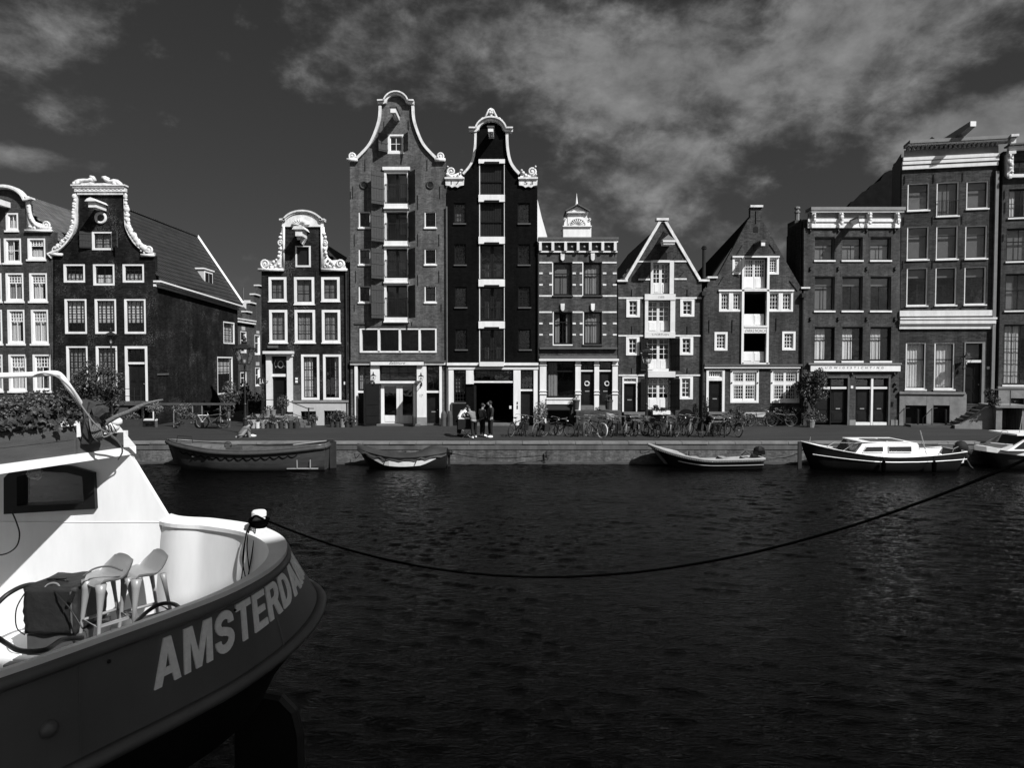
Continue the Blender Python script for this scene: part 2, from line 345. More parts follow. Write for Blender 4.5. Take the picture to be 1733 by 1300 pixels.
# ---------------------------------------------------------------- facades
class F:
    """A facade plane. Photograph measurements are turned into metres along it (s), height (z) and depth out of the wall (d)."""
    def __init__(s, ul, Yl, ur, Yr):
        s.A = P(ul, 613, Yl); s.A.z = 0; q = P(ur, 613, Yr); q.z = 0
        s.t = (q - s.A).normalized(); s.n = Vector((s.t.y, -s.t.x, 0)); s.root = None; s.holes = []; s.clamp = True
    def sz(s, u, v):
        d = ray(u, v); o = Vector((0, 0, CAMZ)); k = (s.A - o).dot(s.n) / d.dot(s.n); p = o + d * k
        z = p.z
        if v >= 717.5 and s.clamp: z = 1.0
        return ((p - s.A).dot(s.t), z)
    def w(s, a, z, d): p = s.A + s.t * a + s.n * d; return (p.x, p.y, z)
    def rect(s, u0, v0, u1, v1):
        vm = (v0 + v1) / 2; um = (u0 + u1) / 2
        return s.sz(u0, vm)[0], s.sz(u1, vm)[0], s.sz(um, v1)[1], s.sz(um, v0)[1]
    def bx(s, b, a0, a1, z0, z1, d0, d1):
        w = s.w; return b.hexa([w(a0, z0, d1), w(a1, z0, d1), w(a1, z0, d0), w(a0, z0, d0), w(a0, z1, d1), w(a1, z1, d1), w(a1, z1, d0), w(a0, z1, d0)])
    def rb(s, b, u0, v0, u1, v1, d0, d1): return s.bx(b, *s.rect(u0, v0, u1, v1), d0, d1)
    def part(s, name, m, rects, d0, d1, parent=None, **kw):
        b = B()
        for r in rects: s.rb(b, *r, d0, d1)
        return b.obj(name, m, parent or s.root, **kw)
    def each(s, name, m, rects, d0, d1, parent=None):
        return [s.part(name, m, [r], d0, d1, parent) for r in rects]
    def poly(s, b, pts, d0, d1, sz=False, holes=()):
        q = pts if sz else [s.sz(*p) for p in pts]
        loops = [q] + [list(h) for h in holes]
        tri = geometry.tessellate_polygon([[Vector((x, y, 0)) for x, y in lp] for lp in loops])
        flat = [p for lp in loops for p in lp]; k = len(b.v); n = len(flat)
        b.v += [s.w(x, y, d1) for x, y in flat] + [s.w(x, y, d0) for x, y in flat]
        for t in tri:
            a = Vector(flat[t[0]]); c = Vector(flat[t[1]]); e = Vector(flat[t[2]])
            cr = (c - a).x * (e - a).y - (c - a).y * (e - a).x
            t = tuple(t) if cr > 0 else tuple(t)[::-1]
            b.f.append(tuple(k + i for i in t)); b.f.append(tuple(k + n + i for i in t[::-1]))
        o = 0
        for lp in loops:
            m = len(lp)
            for i in range(m):
                j = (i + 1) % m; b.f.append((k + o + i, k + o + j, k + n + o + j, k + n + o + i))
            o += m
        return b
    def band(s, b, pts, wpx, d0, d1, off=0.0):
        """moulding following a curve on the wall; off shifts it sideways"""
        q = [s.sz(*p) for p in pts]; w = wpx / 28.3; m = len(q); L_ = []; R_ = []
        for i in range(m):
            a = q[max(i - 1, 0)]; c = q[min(i + 1, m - 1)]; tx, tz = c[0] - a[0], c[1] - a[1]; l = math.hypot(tx, tz) or 1
            nx, nz = -tz / l, tx / l
            L_.append((q[i][0] + nx * (off / 28.3 + w / 2), q[i][1] + nz * (off / 28.3 + w / 2))); R_.append((q[i][0] + nx * (off / 28.3 - w / 2), q[i][1] + nz * (off / 28.3 - w / 2)))
        k = len(b.v)
        for i in range(m): b.v += [s.w(*L_[i], d1), s.w(*R_[i], d1), s.w(*R_[i], d0), s.w(*L_[i], d0)]
        for i in range(m - 1):
            x = k + 4 * i; y = x + 4
            for e in range(4): e2 = (e + 1) % 4; b.f.append((x + e, x + e2, y + e2, y + e))
        b.f.append((k + 3, k + 2, k + 1, k)); b.f.append((k + 4 * (m - 1), k + 4 * (m - 1) + 1, k + 4 * (m - 1) + 2, k + 4 * (m - 1) + 3)); return b
    def ring(s, b, u0, v0, u1, v1, wl, wt, wr, wb, d0, d1):
        a0, a1, z0, z1 = s.rect(u0, v0, u1, v1); c = 1 / 28.3
        s.bx(b, a0, a0 + wl * c, z0, z1, d0, d1); s.bx(b, a1 - wr * c, a1, z0, z1, d0, d1)
        if wt: s.bx(b, a0 + wl * c, a1 - wr * c, z1 - wt * c, z1, d0, d1 - .002)
        if wb: s.bx(b, a0 + wl * c, a1 - wr * c, z0, z0 + wb * c, d0, d1 - .002)
        return b
    def hole(s, u0, v0, u1, v1):
        a0, a1, z0, z1 = s.rect(u0, v0, u1, v1); s.holes.append([(a0, z0), (a0, z1), (a1, z1), (a1, z0)])
    def wall(s, name, m, pts, th=.3, **kw):
        b = B(); s.poly(b, pts, -th, 0, holes=s.holes); return b.obj(name, m, s.root, **kw)
    def win(s, u0, v0, u1, v1, fw=3.2, fm='white_paint', bm='white_paint', cols=2, rows=3, rec=.09, curtain=None, cm='curtain_white', sill=None, hole=True, transom=None, fb=None, ft=None, prowd=.0, sash=.045, bar=.03, trc=None, trr=None, name='window', shutter=None, toprows=None, pane='glass'):
        if hole: s.hole(u0, v0, u1, v1)
        fb = fw if fb is None else fb; ft = fw if ft is None else ft
        b = B(); s.ring(b, u0, v0, u1, v1, fw, ft, fw, fb, -rec - .12, -rec + .06 if not prowd else prowd)
        wo = b.obj(name, fm, s.root)
        a0, a1, z0, z1 = s.rect(u0, v0, u1, v1); c = 1 / 28.3
        a0 += fw * c; a1 -= fw * c; z0 += fb * c; z1 -= ft * c; dg = -rec - .06
        g = B()
        s.bx(g, a0, a0 + sash, z0, z1, dg - .02, dg + .03); s.bx(g, a1 - sash, a1, z0, z1, dg - .02, dg + .03)
        s.bx(g, a0 + sash, a1 - sash, z0, z0 + sash, dg - .02, dg + .028); s.bx(g, a0 + sash, a1 - sash, z1 - sash, z1, dg - .02, dg + .028)
        # zones: list of (zlow, zhigh, cols, rows)
        zones = [(z0, z1, cols, rows)]
        if transom is not None:
            zt = z1 - (z1 - z0) * transom
            zones = [(z0, zt, cols, rows), (zt, z1, trc or cols, trr or 1)]
            s.bx(g, a0 + sash, a1 - sash, zt - .03, zt + .03, dg - .02, dg + .034)
        cells = []
        for (q0, q1, cc, rr) in zones:
            for i in range(1, cc):
                x = a0 + (a1 - a0) * i / cc; s.bx(g, x - bar / 2, x + bar / 2, q0, q1, dg - .012, dg + .022)
            for j in range(1, rr):
                z = q0 + (q1 - q0) * j / rr; s.bx(g, a0, a1, z - bar / 2, z + bar / 2, dg - .010, dg + .019)
            for i in range(cc):
                for j in range(rr): cells.append((a0 + (a1 - a0) * i / cc, a0 + (a1 - a0) * (i + 1) / cc, q0 + (q1 - q0) * j / rr, q0 + (q1 - q0) * (j + 1) / rr))
        g.obj('glazing_bars', bm, wo)
        big = [q for q in cells if (q[1] - q[0]) > .33 and (q[3] - q[2]) > .33]; small = [q for q in cells if q not in big]
        for q in big: B().add([s.w(q[0], q[2], dg), s.w(q[1], q[2], dg), s.w(q[1], q[3], dg), s.w(q[0], q[3], dg)], [(0, 1, 2, 3)]).obj('pane', pane, wo)
        if small:
            pb = B()
            for q in small: pb.add([s.w(q[0], q[2], dg), s.w(q[1], q[2], dg), s.w(q[1], q[3], dg), s.w(q[0], q[3], dg)], [(0, 1, 2, 3)])
            o = pb.obj('pane', pane, wo)
            if len(small) > 1: o['kind'] = 'stuff'
        if curtain:
            cb = B(); dc = dg - .12; W_ = a1 - a0
            spans = {'full': [(0, 1, 0, 1)], 'left': [(0, .38, 0, 1)], 'right': [(.62, 1, 0, 1)], 'sides': [(0, .3, 0, 1), (.7, 1, 0, 1)], 'low': [(0, 1, 0, .5)], 'blind': [(0, 1, .55, 1)], 'blind3': [(0, 1, .3, 1)], 'lt': [(0, .62, 0, 1)], 'top': [(0, 1, .75, 1)]}[curtain]
            for (x0, x1, y0, y1) in spans:
                xa, xb = a0 + W_ * x0, a0 + W_ * x1; za, zb = z0 + (z1 - z0) * y0, z0 + (z1 - z0) * y1
                n = max(6, int((xb - xa) / .035)); fold = .014 if not curtain.startswith('bl') and cm != 'blind' else .0
                k = len(cb.v)
                for i in range(n + 1):
                    x = xa + (xb - xa) * i / n; dd = dc + fold * math.sin(x * 34 + math.sin(x * 9) * 1.5)
                    cb.v += [s.w(x, za, dd), s.w(x, zb, dd)]
                for i in range(n): cb.f.append((k + 2 * i, k + 2 * i + 2, k + 2 * i + 3, k + 2 * i + 1))
            cb.obj('blind' if fold == 0 else 'curtain', cm, wo)
        if sill:
            sb = B(); a0, a1, zz0, zz1 = s.rect(u0, v0, u1, v1); s.bx(sb, a0 - .04, a1 + .04, zz0 - sill * c, zz0 + .004, -.1, .07); sb.obj('sill', 'white_paint', wo)
        return wo
    def door(s, u0, v0, u1, v1, m='dark_door', rec=.18, cols=1, panels=((.08, .45), (.52, .92)), hole=True, handle=True, slot=False, name='door', number=False):
        if hole: s.hole(u0, v0, u1, v1)
        a0, a1, z0, z1 = s.rect(u0, v0, u1, v1); b = B(); s.bx(b, a0, a1, z0, z1, -rec - .06, -rec)
        W_ = (a1 - a0) / cols; H = z1 - z0
        for i in range(cols):
            xa = a0 + W_ * i
            for (p, q) in panels:
                s.bx(b, xa + W_ * .14, xa + W_ * .86, z0 + H * p, z0 + H * q, -rec - .01, -rec + .022)
                s.bx(b, xa + W_ * .22, xa + W_ * .78, z0 + H * p + .08, z0 + H * q - .08, -rec, -rec + .036)
        o = b.obj(name, m, s.root)
        if handle:
            h = B(); zc = z0 + H * .47; h.ball(s.w(a1 - .12, zc, -rec + .06), .035); h.tube([s.w(a1 - .12, zc, -rec), s.w(a1 - .12, zc, -rec + .06)], .012); h.obj('handle', 'chrome', o)
        if slot:
            h = B(); s.bx(h, (a0 + a1) / 2 - .13, (a0 + a1) / 2 + .13, z0 + H * .40, z0 + H * .43, -rec, -rec + .045); h.obj('letter_slot', 'chrome', o)
        return o
    def text(s, body, u0, v0, u1, v1, d, m='ink', name='lettering', parent=None, shear=0, bold=0, space=1.0):
        a0, a1, z0, z1 = s.rect(u0, v0, u1, v1)
        cu = bpy.data.curves.new(name, 'FONT'); cu.body = body; cu.size = 1; cu.shear = shear; cu.offset = bold; cu.space_character = space; cu.extrude = 0
        o = bpy.data.objects.new(name, cu); COL.objects.link(o)
        dg = bpy.context.evaluated_depsgraph_get(); me = bpy.data.meshes.new_from_object(o.evaluated_get(dg)); bpy.data.objects.remove(o)
        xs = [v.co.x for v in me.vertices]; ys = [v.co.y for v in me.vertices]; x0, x1, y0, y1 = min(xs), max(xs), min(ys), max(ys)
        org = ORG[parent or s.root]
        for v in me.vertices:
            p = s.w(a0 + (v.co.x - x0) / (x1 - x0) * (a1 - a0), z0 + (v.co.y - y0) / (y1 - y0) * (z1 - z0), d); v.co = Vector(p) - org
        me.materials.clear(); me.materials.append(MATS[m]); o = bpy.data.objects.new(name, me); COL.objects.link(o); o.parent = parent or s.root; ORG[o] = org; return o
    def scroll(s, b, u, v, r, side=1, turns=1.6, th=None, d=.06):
        """carved volute"""
        th = th or r * .28; c = s.sz(u, v); pts = []; rs = []; n = int(turns * 12)
        for i in range(n + 1):
            t = i / n; a = -PI / 2 + t * turns * 2 * PI; q = r / 28.3 * (1 - .78 * t)
            pts.append(s.w(c[0] + side * q * math.cos(a), c[1] + q * math.sin(a), d)); rs.append(th / 28.3 * (1 - .4 * t))
        b.tube(pts, rs, 6); b.ball(s.w(*c, d), (r * .3 / 28.3, .1, r * .3 / 28.3)); return b
    def blobs(s, b, pts, r, rg, d=.07, jit=.4):
        for p in pts:
            q = s.sz(p[0] + rg.uniform(-jit, jit), p[1] + rg.uniform(-jit, jit)); k = r / 28.3 * rg.uniform(.65, 1.3)
            b.ball(s.w(*q, d), (k, .09, k * rg.uniform(.7, 1.2)), 6, 4)
        return b
    def anchors(s, pts, L_=16, tilt=0):
        for p in pts:
            a, z = s.sz(p[0], p[1]); l = (p[2] if len(p) > 2 else L_) / 28.3; b = B(); t = p[3] if len(p) > 3 else tilt
            dx = math.sin(R(t)) * l; b.tube([s.w(a, z, .03), s.w(a + dx, z - l * math.cos(R(t)), .03)], .022, 4); b.obj('wall_anchor', 'anchor', s.root)
    def body(s, u0, u1, vtop, depth, m, roofm='lead', zt=None, x0=None):
        """side walls and flat roof and back behind the front"""
        a0 = s.sz(u0, 600)[0]; a1 = s.sz(u1, 600)[0]; zt = zt if zt else s.sz((u0 + u1) / 2, vtop)[1]
        w = s.w; b = B()
        s.bx(b, a0, a0 + .22, 1.0, zt, -depth, -.301); s.bx(b, a1 - .22, a1, 1.0, zt, -depth, -.301); s.bx(b, a0 + .22, a1 - .22, 1.0, zt, -depth, -depth + .2)
        b.obj('side_wall', m, s.root)
        r = B(); s.bx(r, a0, a1, zt, zt + .1, -depth, -.301); r.obj('flat_roof', roofm, s.root)
        z = 1.0
        while z < zt - 1: s.bx(B(), a0 + .23, a1 - .23, z, z + .1, -depth + .3, -.5).obj('floor', 'interior', s.root); z += 3.1
        return a0, a1, zt
    def gable_roof(s, u0, u1, vshould, vapex, uapex, depth, m, name='roof', front=-.301, d2=None):
        a0, z0 = s.sz(u0, vshould); a1, _ = s.sz(u1, vshould); am, zm = s.sz(uapex, vapex); w = s.w; t = .12; b = B()
        for (x, nm) in ((a0, 0), (a1, 1)):
            b2 = B(); p = [w(x, z0, front), w(am, zm, front), w(am, zm, -depth), w(x, z0, -depth)]; q = [(c[0], c[1], c[2] - t) for c in p]
            b2.hexa(p + q if x == a1 else q + p); b2.obj(name, m, s.root)
        g = B(); s.poly(g, [(a0, z0 - .1), (a1, z0 - .1), (am, zm - .12)], -depth, -depth + .2, sz=True); g.obj('rear_gable', 'brick_a', s.root)
        return z0, zm

# ---------------------------------------------------------------- setting
def sheet(name, m, x0, x1, y0, y1, z):
    b = B(); b.add([(x0, y0, z), (x1, y0, z), (x1, y1, z), (x0, y1, z)], [(0, 1, 2, 3)]); return struct(b, name, m)
def canal():
    """wind chop as real geometry between the two quays, flat water beyond it"""
    import numpy as np
    rs = np.random.RandomState(4); st_ = .055; X0, X1, Y0, Y1 = -30.0, 32.0, 1.5, YQ + .5
    xs = np.arange(X0, X1, st_); ys = np.append(np.arange(Y0, Y1 - .03, st_), Y1); nx, ny = len(xs), len(ys); X, Y = np.meshgrid(xs, ys); Z = np.zeros_like(X)
    wob = .35 * np.sin(X * .31 + 1) + .3 * np.sin(Y * .43 + X * .12)
    for k in range(72):
        lam = .17 * (.72 / .17) ** rs.rand(); th = R(70 + rs.randn() * 17) if k % 4 else R(112 + rs.randn() * 24); amp = .0095 * lam ** 1.0; ph = rs.rand() * 6.28
        q = 2 * PI / lam * (X * math.cos(th) + Y * math.sin(th)) + ph + wob * (2.2 if lam > .6 else 1.2); s_ = np.sin(q); Z += amp * (s_ + .28 * np.cos(2 * q))
    gust = .55 + .55 * (np.sin(X * .23 + 1.3 * np.sin(Y * .19)) * np.sin(Y * .27 + .8 + .9 * np.sin(X * .11)) * .5 + .5)
    edge = np.clip(np.minimum(np.minimum(X - X0, X1 - X), np.minimum(Y - Y0, 9)) / 1.5, 0, 1); Z *= gust * edge * .37
    v = np.stack([X, Y, Z], -1).reshape(-1, 3); i = (np.arange(ny - 1)[:, None] * nx + np.arange(nx - 1)[None, :]).ravel(); f_ = np.stack([i, i + 1, i + nx + 1, i + nx], -1)
    XE, YE = xs[-1], ys[-1]; ext = np.array([(-400, -120, 0), (400, -120, 0), (400, YE, 0), (-400, YE, 0), (-400, Y0, 0), (400, Y0, 0), (X0, Y0, 0), (XE, Y0, 0), (XE, YE, 0), (X0, YE, 0)], float); n0 = len(v); v = np.vstack([v, ext])
    f_ = np.vstack([f_, [[n0, n0 + 1, n0 + 5, n0 + 4], [n0 + 4, n0 + 6, n0 + 9, n0 + 3], [n0 + 7, n0 + 5, n0 + 2, n0 + 8]]])
    me = bpy.data.meshes.new('canal_water'); me.vertices.add(len(v)); me.vertices.foreach_set('co', v.ravel()); me.loops.add(f_.size); me.loops.foreach_set('vertex_index', f_.ravel().astype('i4')); me.polygons.add(len(f_))
    me.polygons.foreach_set('loop_start', np.arange(0, f_.size, 4, dtype='i4')); me.polygons.foreach_set('loop_total', np.full(len(f_), 4, 'i4')); me.polygons.foreach_set('use_smooth', np.ones(len(f_), bool)); me.update(calc_edges=True); me.validate()
    me.materials.append(MATS['water']); o = bpy.data.objects.new('canal_water', me); COL.objects.link(o); tag(o, kind='structure')
canal()
b = B(); b.box(-400, 400, YQ + .55, 900, -1, GZ); struct(b, 'quay_street', 'road')
b = B(); b.box(-400, 400, -90, 1.0, -1, GZ); struct(b, 'near_quay', 'near_stone')
# far quay wall: brickwork, a stone band under the coping and the coping stones themselves
QW = struct(B().box(-60, 60, YQ + .12, YQ + .54, -1, .68), 'quay_wall', 'quay_brick')
o = B().box(-60, 60, YQ + .09, YQ + .54, .683, .945).obj('stone_band', 'quay_band', QW, kind='structure')
o = B().box(-60, 60, YQ + .06, YQ + .12, -.3, .10).obj('waterline_ledge', 'dark_stone', QW, kind='structure')
x = -27.0; first = None
while x < 27:
    l = 1.25
    if first is None:
        b = B(); z1 = GZ + .03
        b.hexa([(0, 0, .948), (l - .02, 0, .948), (l - .02, .5, .948), (0, .5, .948), (0, .02, z1), (l - .02, .02, z1), (l - .02, .5, z1), (0, .5, z1)])
        first = b.obj('coping_stone', 'coping', QW, origin=(0, 0, 0)); q = first
    else: q = first.copy(); COL.objects.link(q)
    q.location = (x, YQ + .05 + rnd.uniform(-.012, .012), rnd.uniform(-.006, .006)); x += l
for xx in (-14.2, -5.0, 1.6, 8.3, 17.5):
    b = B(); b.tube([(xx, YQ + .0, .3), (xx, YQ + .0, .62)], .03); b.tube([Vector((xx, YQ - .03, .28)) + Vector((.09 * math.cos(a), 0, .09 * math.sin(a))) for a in [i * PI / 5 for i in range(10)]], .018, 5, closed=True)
    b.obj('mooring_ring', 'iron', QW)

def house(name, label, F_, u, cat='canal house'):
    a, _ = F_.sz(u, 600); p = F_.w(a, GZ, 0); F_.root = empty(name, p, label, cat); return F_.root

def hoist(f, u, v, length, w=.22, h=.26, m='white_paint', cap=True, drop=0, um=None):
    """hoisting beam whose root sits at (u, v) on the wall"""
    a, z = f.sz(u, v); b = B(); f.bx(b, a - w / 2, a + w / 2, z - h / 2, z + h / 2, -.05, length)
    o = b.obj('hoist_beam', um or m, f.root)
    if um:
        e = B(); f.bx(e, a - w / 2 - .01, a + w / 2 + .01, z - h / 2 - .01, z + h / 2 + .01, length - .06, length + .01); e.obj('beam_end', 'white_paint', o)
    if cap:
        c = B(); f.bx(c, a - w / 2 - .06, a + w / 2 + .06, z + h / 2 + .002, z + h / 2 + .07, -.05, length + .06); c.obj('beam_cover', 'lead', o)
    hk = B(); hk.tube([f.w(a, z - h / 2, length - .15), f.w(a, z - h / 2 - .22, length - .15), f.w(a + .06, z - h / 2 - .28, length - .15)], .018, 5); hk.obj('hook', 'iron', o)
    return o
def balcony(f, u0, v0, u1, v1, d=.12, n=14, parent=None):
    a0, a1, z0, z1 = f.rect(u0, v0, u1, v1); b = B()
    f.bx(b, a0, a1, z1 - .03, z1, d, d + .03); f.bx(b, a0, a1, z0 + .04, z0 + .07, d, d + .03)
    for i in range(n + 1):
        x = a0 + (a1 - a0) * i / n; b.tube([f.w(x, z0, d + .015), f.w(x, z1, d + .015)], .010, 4, cap=False)
    for x in (a0, a1): b.tube([f.w(x, z1, -.05), f.w(x, z1, d + .02)], .012, 4)
    return b.obj('balcony_railing', 'iron', parent or f.root)
def shutter(f, u_h, v0, v1, width, angle, side, m='shutter', boards=5, parent=None):
    """open shutter hinged at u_h; side -1 opens to the left; angle from the wall"""
    a, z0 = f.sz(u_h, v1); _, z1 = f.sz(u_h, v0); ca, sa = math.cos(R(angle)) * side, math.sin(R(angle)); b = B()
    def q(x, z, dd): return f.w(a + ca * x - sa * dd * side, z, .02 + sa * x + abs(ca) * dd)
    bw = width / boards
    for i in range(boards):
        x0, x1 = i * bw + .004, (i + 1) * bw - .004
        b.hexa([q(x0, z0, .04), q(x1, z0, .04), q(x1, z0, 0), q(x0, z0, 0), q(x0, z1, .04), q(x1, z1, .04), q(x1, z1, 0), q(x0, z1, 0)])
    for zz in (.12, .5, .88):
        zc = z0 + (z1 - z0) * zz
        b.hexa([q(0, zc - .05, .06), q(width, zc - .05, .06), q(width, zc - .05, .041), q(0, zc - .05, .041), q(0, zc + .05, .06), q(width, zc + .05, .06), q(width, zc + .05, .041), q(0, zc + .05, .041)])
    return b.obj('shutter', m, parent or f.root)

# ================= 1: bell gabled house at the left edge
f = F(-60, YF, 92, YF); house('canal_house', 'narrow brick house with rounded white scrolled gable, cut by the left picture edge', f, 15); w = f.w
BOT = 722
top = [(92, BOT), (92, 392), (52, 392), (49, 345), (46, 338)] + arc(8, 345, 37, 27, 10, 170, 12) + [(-30, 338), (-33, 345), (-36, 392), (-66, 392), (-66, BOT)]
for r in [(9, 359, 31, 390, 2, 1, 'full', 0), (6, 402, 36, 445, 2, 2, 'sides', 0), (46, 402, 77, 439, 1, 1, 'low', 1), (9, 461, 40, 510, 2, 1, 'full', 1), (49, 461, 80, 510, 2, 1, 'lt', 1),
          (12, 523, 42, 582, 2, 1, 'lt', 1), (52, 523, 82, 582, 2, 1, 'full', 1), (14, 599, 45, 662, 2, 1, 'full', 1), (55, 599, 86, 662, 2, 1, 'sides', 1), (-29, 402, 1, 445, 2, 2, 'full', 1), (-27, 461, 3, 510, 2, 1, 'full', 1), (-25, 523, 4, 582, 2, 1, 'full', 1), (-24, 599, 5, 662, 2, 1, 'full', 1)]:
    f.win(*r[:4], fw=3.5, cols=r[4], rows=r[5], curtain=r[6], cm='curtain_grey' if r[6] == 'full' and r[1] == 461 and r[0] == 9 else 'curtain_white', transom=.33 if r[7] else None, trc=5, trr=3, sill=3)
f.wall('wall', 'brick_a', top)
b = B(); f.band(b, [(52, 336), (47, 338)] + arc(8, 345, 38, 28, 12, 168, 14) + [(-31, 338), (-36, 336)], 7, -.05, .22); f.band(b, [(58, 334), (49, 336)] + arc(8, 345, 41, 31, 14, 166, 14), 3, -.05, .32, 3); b.obj('gable_moulding', 'white_stone', f.root)
b = B(); f.band(b, cat_rom([(49, 339), (50, 355), (54, 370), (62, 381), (75, 386), (88, 388)], 4), 7, 0, .12, 0); f.poly(b, [(46, 340), (52, 340), (54, 362), (60, 375), (74, 380), (84, 384), (89, 392), (46, 392)], -.02, .06); f.rb(b, 44, 389, 89, 393, -.05, .16)
f.scroll(b, 79, 381, 7, 1); f.blobs(b, [(50, 350), (51, 360), (54, 370), (58, 377), (64, 382), (70, 385), (52, 384), (60, 386)], 2.6, rnd); b.obj('gable_scroll', 'white_stone', f.root, smooth=True)
hoist(f, 14, 346, 1.3, .26, .4, 'white_paint')
for u in (44, 84, 88): f.anchors([(u, 451, 16), (u, 515, 16), (u, 590, 14)])
f.body(-66, 92, 392, 13, 'brick_a', zt=f.sz(10, 400)[1])
# its tiled roof and dormer, seen between the two gables
w = f.w; a0, _ = f.sz(12, 400); zr = f.sz(12, 322)[1]; a1, z1 = f.sz(96, 410)
b = B(); b.hexa([w(a1, z1, -.4), w(a1, z1, -13), w(a0, zr, -13), w(a0, zr, -.4), w(a1, z1 + .12, -.4), w(a1, z1 + .12, -13), w(a0, zr + .12, -13), w(a0, zr + .12, -.4)]); b.obj('roof', 'tile_light', f.root)
al, _ = f.sz(-66, 400); b = B(); b.hexa([w(al, z1, -.4), w(al, z1, -13), w(a0, zr, -13), w(a0, zr, -.4), w(al, z1 + .12, -.4), w(al, z1 + .12, -13), w(a0, zr + .12, -13), w(a0, zr + .12, -.4)]); b.obj('roof', 'tile_light', f.root)
g = F(84, 44.2, 122, 44.2); g.root = f.root; b = B(); g.ring(b, 88, 404, 118, 424, 3, 2, 3, 2, -1.5, .0); b.obj('dormer', 'white_paint', f.root)
b = B(); g.rb(b, 85, 399, 121, 403, -2.2, .2); b.obj('dormer_roof', 'white_paint', f.root); g.win(91, 406, 115, 422, 2, cols=3, rows=1, hole=False, curtain='full', cm='curtain_grey')

# ================= 2: dark tarred corner house with the lying figures
f = F(90, YF, 262, YF); house('canal_house', 'black tarred corner house with two white reclining figures on its tall neck gable', f, 176); w = f.w
curveR = cat_rom([(209, 326), (210, 361), (212, 386), (224, 410), (240, 425), (262, 433)], 4)
curveL = [(353 - x - 8.5, y) for x, y in curveR]; curveL = [(343.5 - x, y) for x, y in curveR]; curveL[-1] = (90, 433)
top = [(262, BOT)] + curveR[::-1] + curveL + [(90, BOT)]
f.win(155, 391, 191, 423, 3.4, bm='dark_door', cols=2, rows=2, curtain='full', cm='curtain_grey')
for u0, u1 in ((107, 144), (207, 244)): f.win(u0, 446, u1, 478, 3.6, bm='dark_door', cols=4, rows=2, curtain='low', transom=.3, trc=4)
f.win(157, 446, 194, 483, 3.6, bm='dark_door', cols=2, rows=2, curtain='low')
for i, (u0, u1) in enumerate(((109, 147), (160, 197), (210, 247))): f.win(u0, 505, u1, 565, 3.6, bm='dark_door', cols=4, rows=6, curtain='blind3', cm='blind_light')
for u0, u1 in ((112, 149), (162, 199)): f.win(u0, 585, u1, 661, 3.6, bm='dark_door', cols=4, rows=7, curtain='full', cm='curtain_grey')
f.hole(212, 586, 250, 679)
f.win(239, 687, 264 - 3, 712, 3, cols=1, rows=1, bm='dark_door')
f.hole(180, 690, 206, 717)
f.wall('wall', 'tar_a', top)
b = B(); f.ring(b, 212, 586, 250, 679, 4, 4, 4, 0, -.25, .02); f.rb(b, 216, 613, 246, 616.5, -.25, -.03); b.obj('door_frame', 'white_paint', f.root)
f.win(216, 590, 246, 613, 1, fm='dark_door', bm='dark_door', cols=3, rows=1, hole=False); f.door(216, 617, 246, 679, 'dark_door', .15, hole=False, cols=2)
f.door(180, 690, 206, 720, 'black_paint', .2, hole=False, handle=False)
b = B(); f.band(b, curveR, 3, -.02, .14, 3.5); f.band(b, curveL, 3, -.02, .14, -3.5)
f.rb(b, 131, 325.5, 213, 330, -.02, .14); f.rb(b, 129, 320, 215, 325.4, -.02, .2); b.obj('gable_moulding', 'white_stone', f.root)
b = B(); f.blobs(b, [(p[0] + 4, p[1]) for p in cat_rom([(211, 332), (213, 361), (216, 386), (228, 406), (243, 421)], 6)], 4.4, rnd, .12, 1.2); b.obj('carved_garland', 'white_stone', f.root, smooth=True)
b = B(); f.blobs(b, [(343.5 - p[0] - 4, p[1]) for p in cat_rom([(211, 332), (213, 361), (216, 386), (228, 406), (243, 421)], 6)], 3.4, rnd, .12, 1.2); b.obj('carved_garland', 'white_stone', f.root, smooth=True)
b = B(); f.rb(b, 127, 316.5, 214, 319.6, -.1, .26); f.rb(b, 125, 314, 216, 316.4, -.1, .32)
for i in range(12): f.rb(b, 130 + i * 7, 319.8, 133 + i * 7, 323, .0, .22)
b.obj('cornice', 'white_stone', f.root)
def figure(f, pts, rs, name='reclining_statue'):
    b = B(); b.tube([f.w(*f.sz(u, v), .12) for u, v in pts], [r / 28.3 for r in rs], 8); return b
b = figure(f, [(127, 311), (132, 309), (137, 307.5), (144, 306), (151, 306.5), (156, 305), (162, 307)], [2.5, 4, 4.2, 3, 3.2, 4, 2.5]); b.tube([f.w(*f.sz(u, v), .1) for u, v in [(162, 307), (159, 301), (154, 299)]], [.13, .12, .07], 6); b.ball(f.w(*f.sz(129, 312), .2), .12); b.tube([f.w(*f.sz(u, v), .2) for u, v in [(137, 308), (134, 312), (129, 313)]], [.1, .08, .06], 6)
b.obj('reclining_statue', 'white_stone', f.root, smooth=True)
b = figure(f, [(176, 300), (181, 305), (188, 308), (194, 307.5), (200, 309), (206, 313), (211, 319)], [2, 3, 3, 4, 4.4, 3.6, 2.5]); b.tube([f.w(*f.sz(u, v), .1) for u, v in [(174, 301), (180, 301), (186, 304)]], [.07, .1, .1], 6); b.ball(f.w(*f.sz(197, 312), .2), .14)
b.obj('reclining_statue', 'white_stone', f.root, smooth=True)
b = B(); f.poly(b, [(138, 314), (142, 311), (150, 311), (157, 309), (164, 311.5), (180, 311), (190, 312), (198, 314)], 0, .2); b.obj('statue_bed', 'white_stone', f.root)
